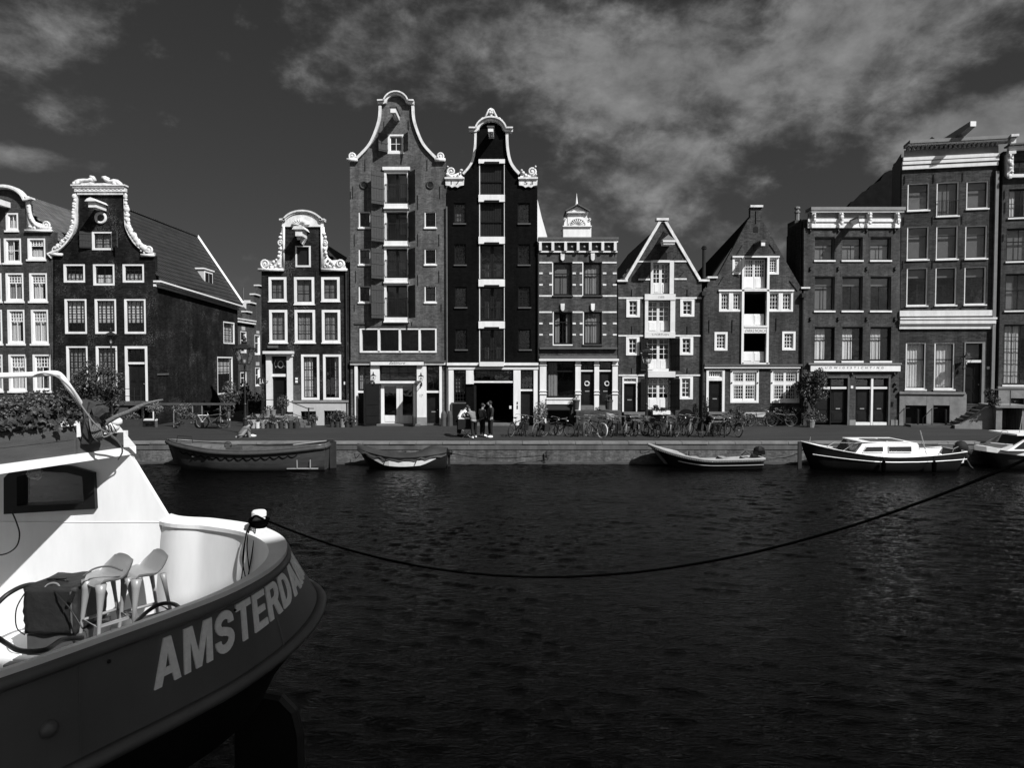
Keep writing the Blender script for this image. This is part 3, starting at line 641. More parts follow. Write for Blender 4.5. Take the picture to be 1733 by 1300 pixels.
# hood over the hoist and the round window
a, z = f.sz(174, 351); b = B(); f.bx(b, a - .21, a + .21, z - .22, z + .10, 0, 1.05); 
b.obj('hoist_hood', 'white_paint', f.root)
b = B(); f.poly(b, [(a - .34, z + .10), (a + .34, z + .10), (a + .2, z + .25), (a, z + .32), (a - .2, z + .25)], -.02, 1.2, sz=True); b.obj('hood_roof', 'white_paint', f.root)
b = B(); c = f.sz(171, 369)
b.tube([f.w(c[0] + .29 * math.cos(t), c[1] + .29 * math.sin(t), .03) for t in [i * PI / 10 for i in range(20)]], .085, 6, closed=True); b.obj('round_window_frame', 'white_stone', f.root, smooth=True)
b = B(); k = [f.w(c[0] + .22 * math.cos(t), c[1] + .22 * math.sin(t), .012) for t in [i * PI / 8 for i in range(16)]]; b.add(k, [tuple(range(16))]); b.obj('round_pane', 'dark_window', f.root)
b = B(); f.rb(b, 88, 429, 107, 433.5, -.05, .16); f.scroll(b, 96, 423, 6.5, -1); b.obj('gable_scroll', 'white_stone', f.root, smooth=True)
b = B(); f.rb(b, 240, 430, 262.5, 434.5, -.05, .16); f.scroll(b, 252, 423, 7, 1); f.blobs(b, [(240, 425), (245, 428), (258, 428)], 3, rnd); b.obj('gable_scroll', 'white_stone', f.root, smooth=True)
shutter(f, 155, 392, 420, .62, 12, -1, boards=4); shutter(f, 191, 392, 420, .62, 35, 1, boards=4)
# side wall along the alley, roof and dormer
s = F(261.5, YF, 403, 52.9); s.root = f.root
s.win(378, 545, 397, 582, 2.6, bm='dark_door', cols=3, rows=4, rec=.06, curtain='full'); s.win(368, 604, 394, 667, 2.6, bm='dark_door', cols=4, rows=6, rec=.06, curtain='blind', cm='blind_light')
a1 = s.sz(403, 600)[0]; zf = s.sz(262, 478)[1]; zb = s.sz(403, 520)[1]
b = B(); s.poly(b, [(.3, 1.0), (a1, 1.0), (a1, zb), (.3, zf)], -.3, 0, sz=True, holes=s.holes); b.obj('side_wall', 'tar_a', f.root)
b = B(); s.poly(b, [(0, zf - .25), (a1, zb - .25), (a1, zb - .12), (0, zf - .12)], 0, .12, sz=True); s.poly(b, [(0, zf), (a1, zb), (a1, zb + .1), (0, zf + .1)], 0, .45, sz=True); b.obj('eaves_board', 'white_paint', f.root)
b = B(); n = 34
for i in range(n):
    x = .1 + (a1 - .2) * i / n; zz = zf + (zb - zf) * x / a1; s.bx(b, x, x + .14, zz - .1, zz - .005, 0, .36)
o = b.obj('eaves_block', 'white_paint', f.root, kind='stuff')
am, zm = f.sz(172, 341); zr = P(334, 403, 52.9).z
P0 = Vector(s.w(0, zf + .12, .42)); P1 = Vector(s.w(a1, zb + .12, .42)); Q0 = Vector(f.w(am, zm, -.3)); Q1 = P(334, 403, 52.9)
up = Vector((0, 0, .12)); b = B(); b.hexa([P0, P1, Q1, Q0, P0 + up, P1 + up, Q1 + up, Q0 + up]); b.obj('roof', 'tile_dark', f.root)
al, zl = f.sz(90, 433); L0 = Vector(f.w(al, zl, -.3)); L1 = Vector(f.w(al, zl, -12)); b = B(); b.hexa([L0, L1, Q1, Q0, L0 + up, L1 + up, Q1 + up, Q0 + up]); b.obj('roof', 'tile_dark', f.root)
b = B(); b.tube([Q0 + up, Q1 + up], .10, 6); b.obj('ridge_tiles', 'tile_dark', f.root)
b = B(); b.tube([Q1 + up * 1.4, P1 + up * 1.4], .11, 4); b.obj('verge_board', 'cream', f.root)
b = B(); b.box(-27.2, -21.6, 52.6, 52.8, 1, zb); b.obj('rear_wall', 'tar_a', f.root)
b = B(); b.box(L0.x, L0.x + .2, 41.2, 52.6, 1, zl); b.obj('side_wall', 'brick_a', f.root)
# dormer on that slope
dm = P(338, 476, 48.6); dm.x += .35; b = B(); b.box(dm.x - 1.6, dm.x + .25, dm.y - .75, dm.y + .75, dm.z - .55, dm.z + .75)
b.obj('dormer', 'plaster', f.root); b = B(); b.box(dm.x - 1.7, dm.x + .35, dm.y - .85, dm.y + .85, dm.z + .75, dm.z + .85); b.obj('dormer_roof', 'white_paint', f.root)
dv = F(333, 47.9, 351, 49.3); dv.A = Vector((dm.x + .255, dm.y - .75, 0)); dv.t = Vector((0, 1, 0)); dv.n = Vector((1, 0, 0)); dv.root = f.root
b = B(); dv.bx(b, .1, 1.4, dm.z - .5, dm.z + .65, 0, .04); b.obj('dormer_frame', 'white_paint', f.root)
b = B(); dv.bx(b, .2, .72, dm.z - .4, dm.z + .56, .04, .05); dv.bx(b, .78, 1.3, dm.z - .4, dm.z + .56, .04, .05); b.obj('dormer_window', 'dark_window', f.root)
# front steps platform of the corner house
b = B(); f.rb(b, 206, 679, 262, 684, 0, 1.3); f.rb(b, 208, 684, 236, BOT, 0, 1.2); b.obj('stoop', 'dark_stone', f.root)
b = B()
for v in (657, 669):
    b.tube([f.w(*f.sz(196, v), 1.2), f.w(*f.sz(258, v), 1.2)], .018, 5)
for u in (198, 214, 246, 257): b.tube([f.w(*f.sz(u, 655), 1.2), f.w(*f.sz(u, 681), 1.2)], .018, 5)
b.obj('stoop_railing', 'iron', f.root)
s.part('wall_plaque', 'lead', [(266, 632, 284, 635)], 0, .06, f.root)

# ================= alley house further back
f = F(400, 53.0, 446, 58.9); house('alley_house', 'low brick house with stepped gable and white cross windows down the alley', f, 420); w = f.w
for r in ((407, 561, 417, 598), (431, 567, 440, 601), (432, 622, 440, 654), (407, 630, 417, 654)): f.win(*r, fw=2, cols=1, rows=1, rec=.05, transom=.4, sash=.1)
aa = f.sz(446, 600)[0]
Ztop = f.sz(403, 545)[1]
stp = [(.0, 1.0), (aa + 6, 1.0)]; zz = Ztop + 2.2; 
pts = [(0, 1.0), (aa + 8, 1.0), (aa + 8, Ztop)]
for i in range(4):
    s1 = aa + 8 - (i + 1) * .9 if i else aa + 7
u_steps = [(446, 484), (437, 484), (437, 500), (430, 500), (430, 514), (423, 514), (423, 529), (416, 529), (416, 545), (400, 543)]
pts = [(0, 1.0), (aa + 5, 1.0), (aa + 5, f.sz(446, 484)[1])] + [f.sz(*p) for p in u_steps[1:]]
b = B(); f.poly(b, pts, -.3, 0, sz=True, holes=f.holes); b.obj('wall', 'brick_street', f.root)
for (u0, u1, v) in ((437, 444, 484), (430, 438, 499), (423, 431, 513), (416, 424, 528)): f.part('step_cap', 'white_stone', [(u0 - .5, v - 1.2, u1 + .5, v + 1)], -.35, .12)
f.part('cornice', 'white_paint', [(400, 545, 429, 547.5), (400, 540.5, 430, 542.5)], 0, .2)
f.each('lintel', 'plaster', [(409, 553, 414, 559), (434, 560, 438, 565), (433, 613, 438, 619)], 0, .05)
b = B(); b.box(-36, -21.9, 53.2, 75, 1, Ztop); b.obj('side_wall', 'brick_street', f.root)
b = B(); p = P(408, 505, 57); b.add([(-21.5, 53.3, Ztop), (-21.5, 62, Ztop), (-25.5, 62, Ztop + 3.4), (-25.5, 53.3, Ztop + 3.4)], [(0, 1, 2, 3)]); b.obj('roof', 'tile_dark', f.root)
q = P(405, 508, 60); b = B(); b.box(q.x - .6, q.x + 1.6, 60, 61, q.z - 1.5, q.z); b.obj('chimney', 'cream', f.root)
b = B(); b.tube([(q.x + .35, 60, q.z), (q.x + .35, 60, q.z + 1.1)], .07); b.obj('chimney_pipe', 'lead', f.root)

# ================= 4: narrow dark house with shell gable and flowered stoop
f = F(442, YF, 589, YF); house('canal_house', 'narrow dark brick house with white shell topped neck gable and potted plants on its stoop', f, 516); w = f.w
top = [(590, BOT), (590, 457), (544, 457), (544, 374), (482, 374), (482, 457), (442.5, 457), (442.5, BOT)]
for r in ((455, 469, 485, 510, 2, 2), (498, 469, 532, 515, 2, 2), (544, 469, 575, 510, 2, 2)): f.win(*r[:4], fw=4.2, bm='dark_door', cols=r[4], rows=r[5], rec=.02, curtain='full', cm='blind', sill=1.6)
for u0, u1 in ((456, 486.5), (499, 533.5), (545, 576)): f.win(u0, 524.5, u1, 580, 4.2, bm='dark_door', cols=2, rows=3, rec=.02, curtain='full', cm='curtain_grey', sill=1.8)
f.win(510, 600, 540.5, 677, 3.8, bm='dark_door', cols=3, rows=4, rec=.04, curtain='lt'); f.win(547, 600, 577.5, 677, 3.8, bm='dark_door', cols=3, rows=4, rec=.04, curtain='right')
f.hole(455, 602, 491, 694); f.hole(500, 416, 526, 452)
f.hole(510, 696, 535.5, 719); f.hole(549, 695, 579, 719)
f.wall('wall', 'tar_b', top)
b = B(); f.ring(b, 500, 416, 526, 452, 1.6, 1.6, 3, 3, -.2, .02); b.obj('hatch_frame', 'cream', f.root); f.part('hatch', 'dark_door', [(501.5, 417.5, 523.5, 449.5)], -.2, -.14)
b = B(); f.poly(b, [(478, 380), (478, 374)] + arc(513, 378, 34, 15, 170, 10, 12) + [(548, 374), (548, 384), (478, 384)], -.02, .1); b.obj('gable_panel', 'white_stone', f.root)
b = B(); ar = [(475, 375), (484, 374)] + arc(513, 380, 31, 20, 168, 12, 16) + [(542, 374), (551, 375)]
f.band(b, ar, 2.6, -.1, .24, 2.5); f.band(b, ar, 2.0, -.1, .17, 0); b.obj('gable_cornice', 'white_stone', f.root)
b = B()
for i in range(9):
    t = R(12 + i * 19.5); c = f.sz(510, 381.5); r1 = .52; b.tube([f.w(c[0] + .12 * math.cos(t), c[1] + .08 * math.sin(t), .12), f.w(c[0] + r1 * math.cos(t), c[1] + r1 * .62 * math.sin(t), .16)], [.03, .075], 6)
b.obj('carved_shell', 'white_stone', f.root, smooth=True)
for sd in (-1, 1):
    def mx(u): return 513 + sd * (u - 513)
    b = B(); f.poly(b, [(mx(x), y) for x, y in [(543.5, 383), (549, 384), (550, 398), (553, 408), (555, 418), (552, 426), (556, 436), (562, 441), (574, 440), (583, 446), (587, 457), (543.5, 457)]], -.02, .05)
    f.band(b, [(mx(545), 383), (mx(545), 455)], 3, 0, .14); f.band(b, [(mx(545), 457), (mx(588), 457)], 4.5, -.05, .18)
    f.scroll(b, mx(576), 447, 8, sd, d=.1); f.scroll(b, mx(550), 411, 5, sd, d=.1); f.blobs(b, [(mx(x), y) for x, y in [(549, 396), (551, 402), (550, 421), (552, 428), (553, 434), (557, 440), (562, 444), (566, 449), (559, 451), (553, 448), (551, 452), (566, 453)]], 2.8, rnd, .1)
    b.obj('gable_scroll', 'white_stone', f.root, smooth=True)
a, z = f.sz(514, 398); b = B(); f.bx(b, a - .2, a + .2, z - .22, z + .16, 0, .95); f.poly(b, [(a - .36, z + .16), (a + .36, z + .16), (a + .25, z + .34), (a - .25, z + .34)], 0, 1.05, sz=True); f.poly(b, [(a - .2, z - .22), (a + .2, z - .22), (a, z - .6)], 0, .3, sz=True)
for i in range(7): b.ball(f.w(a + rnd.uniform(-.22, .22), z + rnd.uniform(-.45, .4), rnd.uniform(.2, .95)), .12)
b.obj('hoist_hood', 'white_stone', f.root)
# doorcase
b = B(); f.rb(b, 452, 603, 461, 697, -.1, .16); f.rb(b, 487, 603, 496, 697, -.1, .16); b.obj('door_pilaster', 'cream', f.root)
b = B(); f.rb(b, 449, 594.5, 498, 599, -.05, .45); f.rb(b, 451, 599, 497, 603, -.05, .24); b.obj('door_cornice', 'cream', f.root)
f.win(461, 604, 487, 633, 1.2, fm='dark_door', bm='dark_door', cols=1, rows=1, hole=False); f.part('door_lintel', 'white_paint', [(461, 633, 487, 637.5)], -.2, .05)
b = B(); c = f.sz(474, 617)
b.tube([f.w(c[0] + .16 * math.cos(t), c[1] + .2 * math.sin(t), -.1) for t in [i * PI / 8 for i in range(16)]], .03, 5, closed=True)
for sg in (-1, 1): b.tube([f.w(c[0] + sg * x, c[1] + y, -.1) for x, y in [(.16, -.05), (.3, -.2), (.38, .05), (.3, .25)]], .02, 5)
b.obj('transom_wreath', 'chrome', f.root)
f.door(461, 638, 487, 694, 'black_paint', .15, hole=False, slot=False)
f.part('plinth', 'plaster', [(497, 679, 510, 719), (535.5, 681, 549, 719), (579, 681, 589, 719), (510, 681, 535.5, 696), (549, 681, 579, 695)], .003, .1); f.part('plinth_ledge', 'stone', [(495, 677.5, 590, 681)], .0, .16)
f.part('worn_brick_patch', 'brick_street', [(497, 652, 509, 677)], .002, .02)
for r in ((510, 696, 535.5, 719), (549, 695, 579, 719)): f.win(*r, fw=1, fm='dark_door', bm='dark_door', cols=1, rows=1, hole=False, rec=.3)
f.part('basement_sill', 'white_paint', [(531, 718, 548, 720.4), (551, 718, 562, 720.4)], 0, .3)
for u, v in ((502, 641), (502, 646)):
    b = B(); f.rb(b, u - 2, v - 1.8, u + 2, v + 1.8, 0, .03); b.obj('wall_plate', 'white_paint', f.root)
f.part('house_number', 'white_paint', [(582, 646, 586, 651)], 0, .03); f.part('alarm_box', 'lead', [(454, 585, 471, 589)], 0, .14)
b = B(); a0, z0 = f.sz(583, 457); b.tube([f.w(a0 + .1, z0, .08), f.w(a0 + .1, 1.1, .08)], .05, 6); b.obj('downpipe', 'iron', f.root)
f.anchors([(497, 460, 16), (536, 460, 16), (500, 585, 12)])
# stoop
SA0 = f.sz(435, 700)[0]; SA1 = f.sz(495, 700)[0]; ZS = f.sz(460, 701)[1]
b = B(); f.bx(b, SA0, SA1, GZ, ZS - .08, .1, 1.5); b.obj('stoop', 'plaster', f.root); b = B(); f.bx(b, SA0 - .05, SA1 + .05, ZS - .08, ZS, .1, 1.6); b.obj('stoop_slab', 'stone', f.root)
ns = 5
for i in range(ns):
    b = B(); zt = ZS - (i + 1) * (ZS - GZ) / (ns + 1); x0 = SA1 + .05 + i * .28; f.bx(b, x0, x0 + .32, GZ, zt, .15, 1.5); b.obj('stair_step', 'step_stone', f.root)
b = B(); p = [f.w(SA1 - .4, ZS + .95, 1.45), f.w(SA1, ZS + .95, 1.45), f.w(SA1 + 1.35, GZ + 1.1, 1.45), f.w(SA1 + 1.7, GZ + 1.1, 1.45)]; b.tube(p, .028, 6); b.tube([f.w(SA1, ZS + .3, 1.45), f.w(SA1 + 1.35, GZ + .5, 1.45)], .018, 5)
b.tube([f.w(SA1, ZS, 1.45), f.w(SA1, ZS + .95, 1.45)], .025); b.tube([f.w(SA1 + 1.4, GZ, 1.45), f.w(SA1 + 1.4, GZ + 1.15, 1.45)], .045)
b.tube([f.w(SA0, ZS + .9, 1.45), f.w(SA1 - .4, ZS + .95, 1.45)], .022); b.tube([f.w(SA0, ZS, 1.45), f.w(SA0, ZS + .9, 1.45)], .022); b.obj('stair_railing', 'iron', f.root)
f.body(443, 589, 457, 12, 'tar_b', zt=f.sz(516, 462)[1])
w = f.w; am, zm = f.sz(513, 392); 
for ue in (443, 589):
    a0, z0 = f.sz(ue, 462); b = B(); p = [w(a0, z0, -.4), w(am, zm, -.4), w(am, zm, -12), w(a0, z0, -12)]; b.hexa([Vector(q) for q in p] + [Vector(q) + Vector((0, 0, .12)) for q in p]); b.obj('roof', 'tile_black', f.root)

# ================= 5: tall brick warehouse with open shutters
f = F(593, YF, 755, YF); house('warehouse', 'tall grey brick warehouse with white bell gable, open dark shutters and balconied hoist doors', f, 674, 'warehouse'); w = f.w
cR = cat_rom([(699, 180), (701, 204), (710, 231), (720, 249), (738, 268)], 5)
ax = 671.5; cL = [(2 * ax - x, y) for x, y in cR]
top = [(754.5, BOT), (754.5, 272), (738, 272)] + cR[::-1] + [(699, 176), (692, 174)] + arc(671, 178, 19, 17.5, 15, 165, 12) + [(650, 174), (644, 176)] + cL + [(605, 272), (592, 272), (594, BOT)]
f.win(656, 226, 684, 260, 3.6, bm='white_paint', cols=2, rows=2, rec=.08, fb=5)
bays = [(288, 345), (356, 408), (418, 470.5), (480, 537)]
for i, (v0, v1) in enumerate(bays):
    f.hole(650, v0, 691, v1)
for u0, u1 in ((607, 627), (718.5, 738.5)):
    for v0, v1 in ((358, 385), (421, 447.5), (484, 511.5)): f.win(u0, v0, u1, v1, 1.6, bm='dark_door', cols=2, rows=2, rec=.1, sill=2.4)
f.hole(609, 556, 739, 597)
for r in ((606, 619, 628, 717), (643, 619, 706, 717), (722, 619, 744, 717)): f.hole(*r)
f.wall('wall', 'brick_c', top)
for i, (v0, v1) in enumerate(bays):
    b = B(); f.ring(b, 650, v0, 691, v1, 4, 2.6 if i else 5, 2, 0, -.3, .03); fo = b.obj('hoist_door_frame', 'white_paint', f.root)
    a0, a1, z0, z1 = f.rect(654, v0 + 3, 689, v1); mid = (a0 + a1) / 2; ds = -.2
    for k, (x0, x1) in enumerate(((a0, mid), (mid, a1))):
        b = B(); f.bx(b, x0 + .005, x0 + .07, z0, z1, ds - .05, ds); f.bx(b, x1 - .07, x1 - .005, z0, z1, ds - .05, ds); f.bx(b, x0 + .07, x1 - .07, z0, z0 + .15, ds - .05, ds); f.bx(b, x0 + .07, x1 - .07, z1 - .09, z1, ds - .05, ds)
        d = b.obj('door', 'dark_door', f.root)
        B().add([f.w(x0 + .07, z0 + .15, ds - .03), f.w(x1 - .07, z0 + .15, ds - .03), f.w(x1 - .07, z1 - .09, ds - .03), f.w(x0 + .07, z1 - .09, ds - .03)], [(0, 1, 2, 3)]).obj('pane', 'glass', d)
        if k and i < 3:
            cb = B(); f.bx(cb, x0 + .1, x1 - .1, z0 + .5, z1 - .1, ds - .35, ds - .33); cb.obj('blind', 'blind', d)
    balcony(f, 652, v0 + (v1 - v0) * .42, 690, v1 - .5, .04, 13)
    b = B(); f.rb(b, 651, v1 + .4, 692, v1 + 8.6, -.1, .16); f.rb(b, 650, v1 + 7, 693, v1 + 9.2, -.1, .2); b.obj('hoist_sill', 'white_paint', f.root)
    shutter(f, 650, v0 + 4, v1 + 2, .84, 38, -1); shutter(f, 692, v0 + 4, v1 + 2, .84, 52, 1)
b = B(); f.rb(b, 648, 283, 694, 288.5, -.02, .14); b.obj('hoist_lintel', 'white_paint', f.root)
shutter(f, 656, 228, 258, .62, 40, -1, boards=4); shutter(f, 684, 228, 258, .62, 55, 1, boards=4)
b = B(); f.band(b, cR, 4.4, -.05, .16, 0); f.band(b, cL, 4.4, -.05, .16, 0); b.obj('gable_moulding', 'white_stone', f.root, smooth=False)
ar = [(640, 174), (651, 173.5)] + arc(671, 179, 20, 20, 165, 15, 16) + [(691, 173.5), (701, 174)]
b = B(); f.band(b, ar, 3.6, -.1, .20, -1.4); f.band(b, ar, 2.2, -.1, .34, 1.6); b.obj('gable_cornice', 'white_stone', f.root)
for sd, u in ((-1, 597), (1, 745)):
    b = B(); f.rb(b, u - 9, 269, u + 9, 274, -.08, .2); f.scroll(b, u, 264.5, 6.5, sd, d=.06); b.ball(f.w(*f.sz(u, 264.5), 0), (.22, .06, .22), 8, 6); b.obj('gable_scroll', 'white_stone', f.root, smooth=True)
hoist(f, 672, 200, 1.35, .3, .3)
for u in (615.5, 728):
    c = f.sz(u, 313); b = B(); b.tube([f.w(c[0] + .2 * math.cos(t), c[1] + .2 * math.sin(t), .01) for t in [i * PI / 8 for i in range(16)]], .06, 6, closed=True); o = b.obj('oculus', 'brick_a', f.root)
    b = B(); b.add([f.w(c[0] + .17 * math.cos(t), c[1] + .17 * math.sin(t), .008) for t in [i * PI / 8 for i in range(16)]], [tuple(range(16))]); b.obj('oculus_pane', 'dark_window', o)
f.anchors([(618, 270, 18), (723, 270, 18), (692, 205, 14), (597, 315, 20), (593.6, 324, 12), (744.5, 315, 20), (600, 396, 20), (743, 396, 20), (707, 330, 24), (707, 396, 20), (707, 465, 18), (602, 458, 20), (743, 458, 20), (600, 515, 12), (747, 515, 12), (697, 545, 8), (691, 205, 12), (650, 205, 10)])
# wide window row
b = B(); f.ring(b, 609, 556, 739, 597, 3.4, 2, 2.4, 3, -.25, .06)
for u in (639.5, 675, 708.5): f.rb(b, u, 557, u + 3.4, 596, -.25, .058)
ww = b.obj('window', 'white_paint', f.root)
for (u0, u1) in ((612.5, 639.5), (643, 675), (678.5, 708.5), (712, 737)):
    a0, a1, z0, z1 = f.rect(u0, 558, u1, 594.5); B().add([f.w(a0, z0, -.1), f.w(a1, z0, -.1), f.w(a1, z1, -.1), f.w(a0, z1, -.1)], [(0, 1, 2, 3)]).obj('pane', 'glass', ww)
f.part('brick_ledge', 'brick_a', [(609, 552, 739, 555.5), (600, 546, 620, 549)], 0, .06)
# shop front
b = B(); f.rb(b, 594, 610, 754.5, 612.5, 0, .3); b.obj('front_cornice', 'lead', f.root)
sg = f.part('sign_board', 'white_paint', [(594, 612.8, 628, 617.5), (719, 612.8, 754, 617.5)], 0, .2); sg2 = f.part('sign_board', 'white_paint', [(629, 611, 718, 618)], 0, .3)
f.text('Baltimore', 660, 612, 687, 616.6, .305, 'ink', parent=sg2, shear=.45)
f.each('pilaster', 'white_paint', [(601, 618, 606, 720), (744, 618, 748, 720), (628, 618, 643, 720), (706, 618, 722, 720)], -.12, .12)
f.part('transom_rail', 'white_paint', [(643, 645, 706, 649)], -.2, .1); f.part('transom_rail', 'white_paint', [(606, 661.5, 628, 665)], -.2, .06); f.part('transom_rail', 'white_paint', [(722, 661.5, 744, 665)], -.2, .06)
f.win(606, 619, 628, 661, 1, fm='dark_door', bm='dark_door', cols=2, rows=2, hole=False, curtain='left', cm='curtain_grey'); f.win(643, 619, 706, 645, 1, fm='dark_door', bm='dark_door', cols=4, rows=2, hole=False); f.win(722, 619, 744, 661, 1, fm='dark_door', bm='dark_door', cols=2, rows=3, hole=False)
f.door(606, 665, 628, 721, 'dark_door', .2, hole=False); f.door(723, 665, 743.5, 721, 'dark_door', .2, hole=False, slot=True)
for (u0, u1) in ((644, 674.8), (675.2, 705)):
    b = B(); f.ring(b, u0, 650, u1, 719, 5.5, 4, 4.5, 17, -.22, -.14); f.rb(b, u0 + 7, 703.5, u1 - 6, 714, -.15, -.12); d = b.obj('door', 'white_paint', f.root)
    a0, a1, z0, z1 = f.rect(u0 + 5, 653, u1 - 4, 703); B().add([f.w(a0, z0, -.18), f.w(a1, z0, -.18), f.w(a1, z1, -.18), f.w(a0, z1, -.18)], [(0, 1, 2, 3)]).obj('pane', 'glass', d)
a, z = f.sz(620, 700)
b = B(); hb = f.sz(643, 649)[1]
def sh_door(uh, side, ang):
    a, _ = f.sz(uh, 680); b = B(); ca, sa = math.cos(R(ang)) * side, math.sin(R(ang))
    def q(x, z, dd): return f.w(a + ca * x - sa * dd * side, z, .1 + sa * x + abs(ca) * dd)
    def bb(x0, x1, z0, z1, d0, d1): b.hexa([q(x0, z0, d1), q(x1, z0, d1), q(x1, z0, d0), q(x0, z0, d0), q(x0, z1, d1), q(x1, z1, d1), q(x1, z1, d0), q(x0, z1, d0)])
    bb(0, 1.02, GZ + .05, hb, 0, .05)
    for z0, z1 in ((.15, .5), (.6, 1.15), (1.25, 2.3)): bb(.12, .9, GZ + z0, GZ + z1, .05, .075)
    return b.obj('door_shutter', 'black_paint', f.root)
sh_door(643, -1, 35); sh_door(705, 1, 92)
f.part('door_step', 'step_stone', [(640, 717, 712, 719), ], 0, .5); f.part('pilaster_base', 'stone', [(706, 706, 723, 719)], .121, .17)
f.text('17', 711, 667.5, 716, 672, .125, 'ink')
f.body(594, 754.5, 272, 14, 'brick_c', zt=f.sz(674, 280)[1])
w = f.w; am, zm = f.sz(671.5, 196)
for ue in (594, 754):
    a0, z0 = f.sz(ue, 282); b = B(); p = [w(a0, z0, -.4), w(am, zm, -.4), w(am, zm, -14), w(a0, z0, -14)]; b.hexa([Vector(q) for q in p] + [Vector(q) + Vector((0, 0, .12)) for q in p]); b.obj('roof', 'tile_dark', f.root)
b = B(); a0, z0 = f.sz(755, 350); b.tube([w(a0 + .03, f.sz(755, 350)[1], .1), w(a0 + .03, 1.1, .1)], .055, 6); b.obj('downpipe', 'lead', f.root)
b = B(); a0, z0 = f.sz(592, 440); b.add([w(a0 - .05, z0, -.8), w(a0 - .05, z0 + .7, -.8), w(a0 - .5, z0, -.8), w(a0 - .05, z0, -3)], [(0, 1, 2), (1, 3, 2), (0, 3, 1), (0, 2, 3)]); b.obj('party_wall_flashing', 'cream', f.root)

# ================= 6: black warehouse dated 17 53
f = F(757, YF, 911, YF); house('warehouse', 'black painted warehouse dated 1753 with white bell gable and crest, standing between two brick fronts', f, 833, 'warehouse'); w = f.w
cR = cat_rom([(858, 226), (859, 250), (863, 272), (870, 285), (879, 295)], 5); ax = 831.5; cL = [(2 * ax - x, y) for x, y in cR]
top = [(909.5, BOT), (909.5, 316), (879, 316)] + cR[::-1] + [(857, 222)] + arc(831, 222, 24, 17, 10, 170, 12) + [(806, 222)] + cL + [(785, 316), (756, 316), (757, BOT)]
wins = [(343, 378), (413, 448), (485, 520), (557, 591.5)]
for i, (v0, v1) in enumerate(wins):
    du = i * .9
    f.win(768 + du, v0, 788 + du, v1, 1.2, fm='black_paint', bm='dark_door', cols=3, rows=4, rec=.12, curtain='low' if i == 0 else None, cm='blind', sill=None)
    f.win(876 + du * .5, v0, 897 + du * .5, v1, 1.2, fm='black_paint', bm='dark_door', cols=3, rows=4, rec=.12)
hb = [(277, 330), (342, 401), (413, 471.5), (485, 543), (556, 613)]
for v0, v1 in hb: f.hole(811, v0, 854, v1)
for r in ((768, 626, 789, 681), (802, 626, 869, 717), (881, 626, 903, 717)): f.hole(*r)
f.wall('wall', 'black_brick', top)
f.each('window_sill', 'lead', [(767, 378, 789, 380), (876, 378, 898, 380), (768, 448, 790, 450), (876, 448, 898, 450), (769, 520, 791, 522), (877, 520, 899, 522), (770, 591.5, 792, 593.5), (878, 591.5, 900, 593.5)], 0, .08)
for i, (v0, v1) in enumerate(hb):
    b = B(); f.ring(b, 811, v0, 854, v1, 1.3, 0, 1.0, 0, -.3, .02); b.obj('hoist_door_frame', 'cream', f.root)
    b = B(); f.rb(b, 810, v0 - (7 if i == 0 else 12), 854.5, v0, -.05, .12); bo = b.obj('hoist_sill', 'white_paint', f.root)
    b = B(); f.rb(b, 820, v0 - 2.5, 845, v0 + 1.5, .12, .17); b.obj('roller_slot', 'black_paint', bo)
    a0, a1, z0, z1 = f.rect(812.5, v0, 853, v1); mid = (a0 + a1) / 2
    if i < 2:
        for k in range(10):
            x = a0 + (a1 - a0) * k / 10; b = B(); f.bx(b, x + .006, x + (a1 - a0) / 10 - .006, z0, z1, -.2, -.15 + .008 * (k % 2)); b.obj('door_plank', 'dark_door', f.root)
        b = B(); f.bx(b, a0, a1, z0 + (z1 - z0) * .42, z0 + (z1 - z0) * .46, -.14, -.08); b.obj('door_batten', 'black_paint', f.root)
    else:
        for (x0, x1) in ((a0, a0 + (a1 - a0) * .5), (a0 + (a1 - a0) * .5, a1)):
            b = B(); f.bx(b, x0 + .01, x0 + .1, z0, z1, -.25, -.2); f.bx(b, x1 - .1, x1 - .01, z0, z1, -.25, -.2); f.bx(b, x0 + .1, x1 - .1, z1 - .1, z1, -.25, -.2); f.bx(b, x0 + .1, x1 - .1, z0, z0 + .1, -.25, -.2); d = b.obj('door', 'dark_door', f.root)
            B().add([f.w(x0 + .1, z0 + .1, -.22), f.w(x1 - .1, z0 + .1, -.22), f.w(x1 - .1, z1 - .1, -.22), f.w(x0 + .1, z1 - .1, -.22)], [(0, 1, 2, 3)]).obj('pane', 'glass', d)
            cb = B(); f.bx(cb, x0 + .25, x0 + .5, z0 + .2, z0 + .9 + .3 * (i % 2), -.6, -.58); cb.obj('blind', 'blind', d)
        if i > 2: balcony(f, 813, v0 + 34, 853, v1 - 1, -.1, 9)
f.part('front_step_cover', 'cream', [(812, 612.5, 853, 620)], -.05, .5)
b = B(); f.band(b, cR, 4.6, -.05, .18, 0); f.band(b, cL, 3.6, -.05, .18, 0); b.obj('gable_moulding', 'white_stone', f.root)
ar = [(794, 221), (806, 221)] + arc(831, 223, 24, 20, 170, 10, 16) + [(856, 221), (868, 221)]
b = B(); f.band(b, ar, 4.2, -.1, .24, -1.6); f.band(b, ar, 2.4, -.1, .4, 2.0); b.obj('gable_cornice', 'white_stone', f.root)
b = B(); f.blobs(b, [(831 + 19 * math.cos(t), 211 - 12 * math.sin(t)) for t in [i * PI / 14 for i in range(15)]], 2.6, rnd, .15); f.blobs(b, [(831, 203), (828, 206), (834, 206), (831, 197), (829, 192), (833, 192), (831, 188), (825, 202), (837, 202)], 3, rnd, .15)
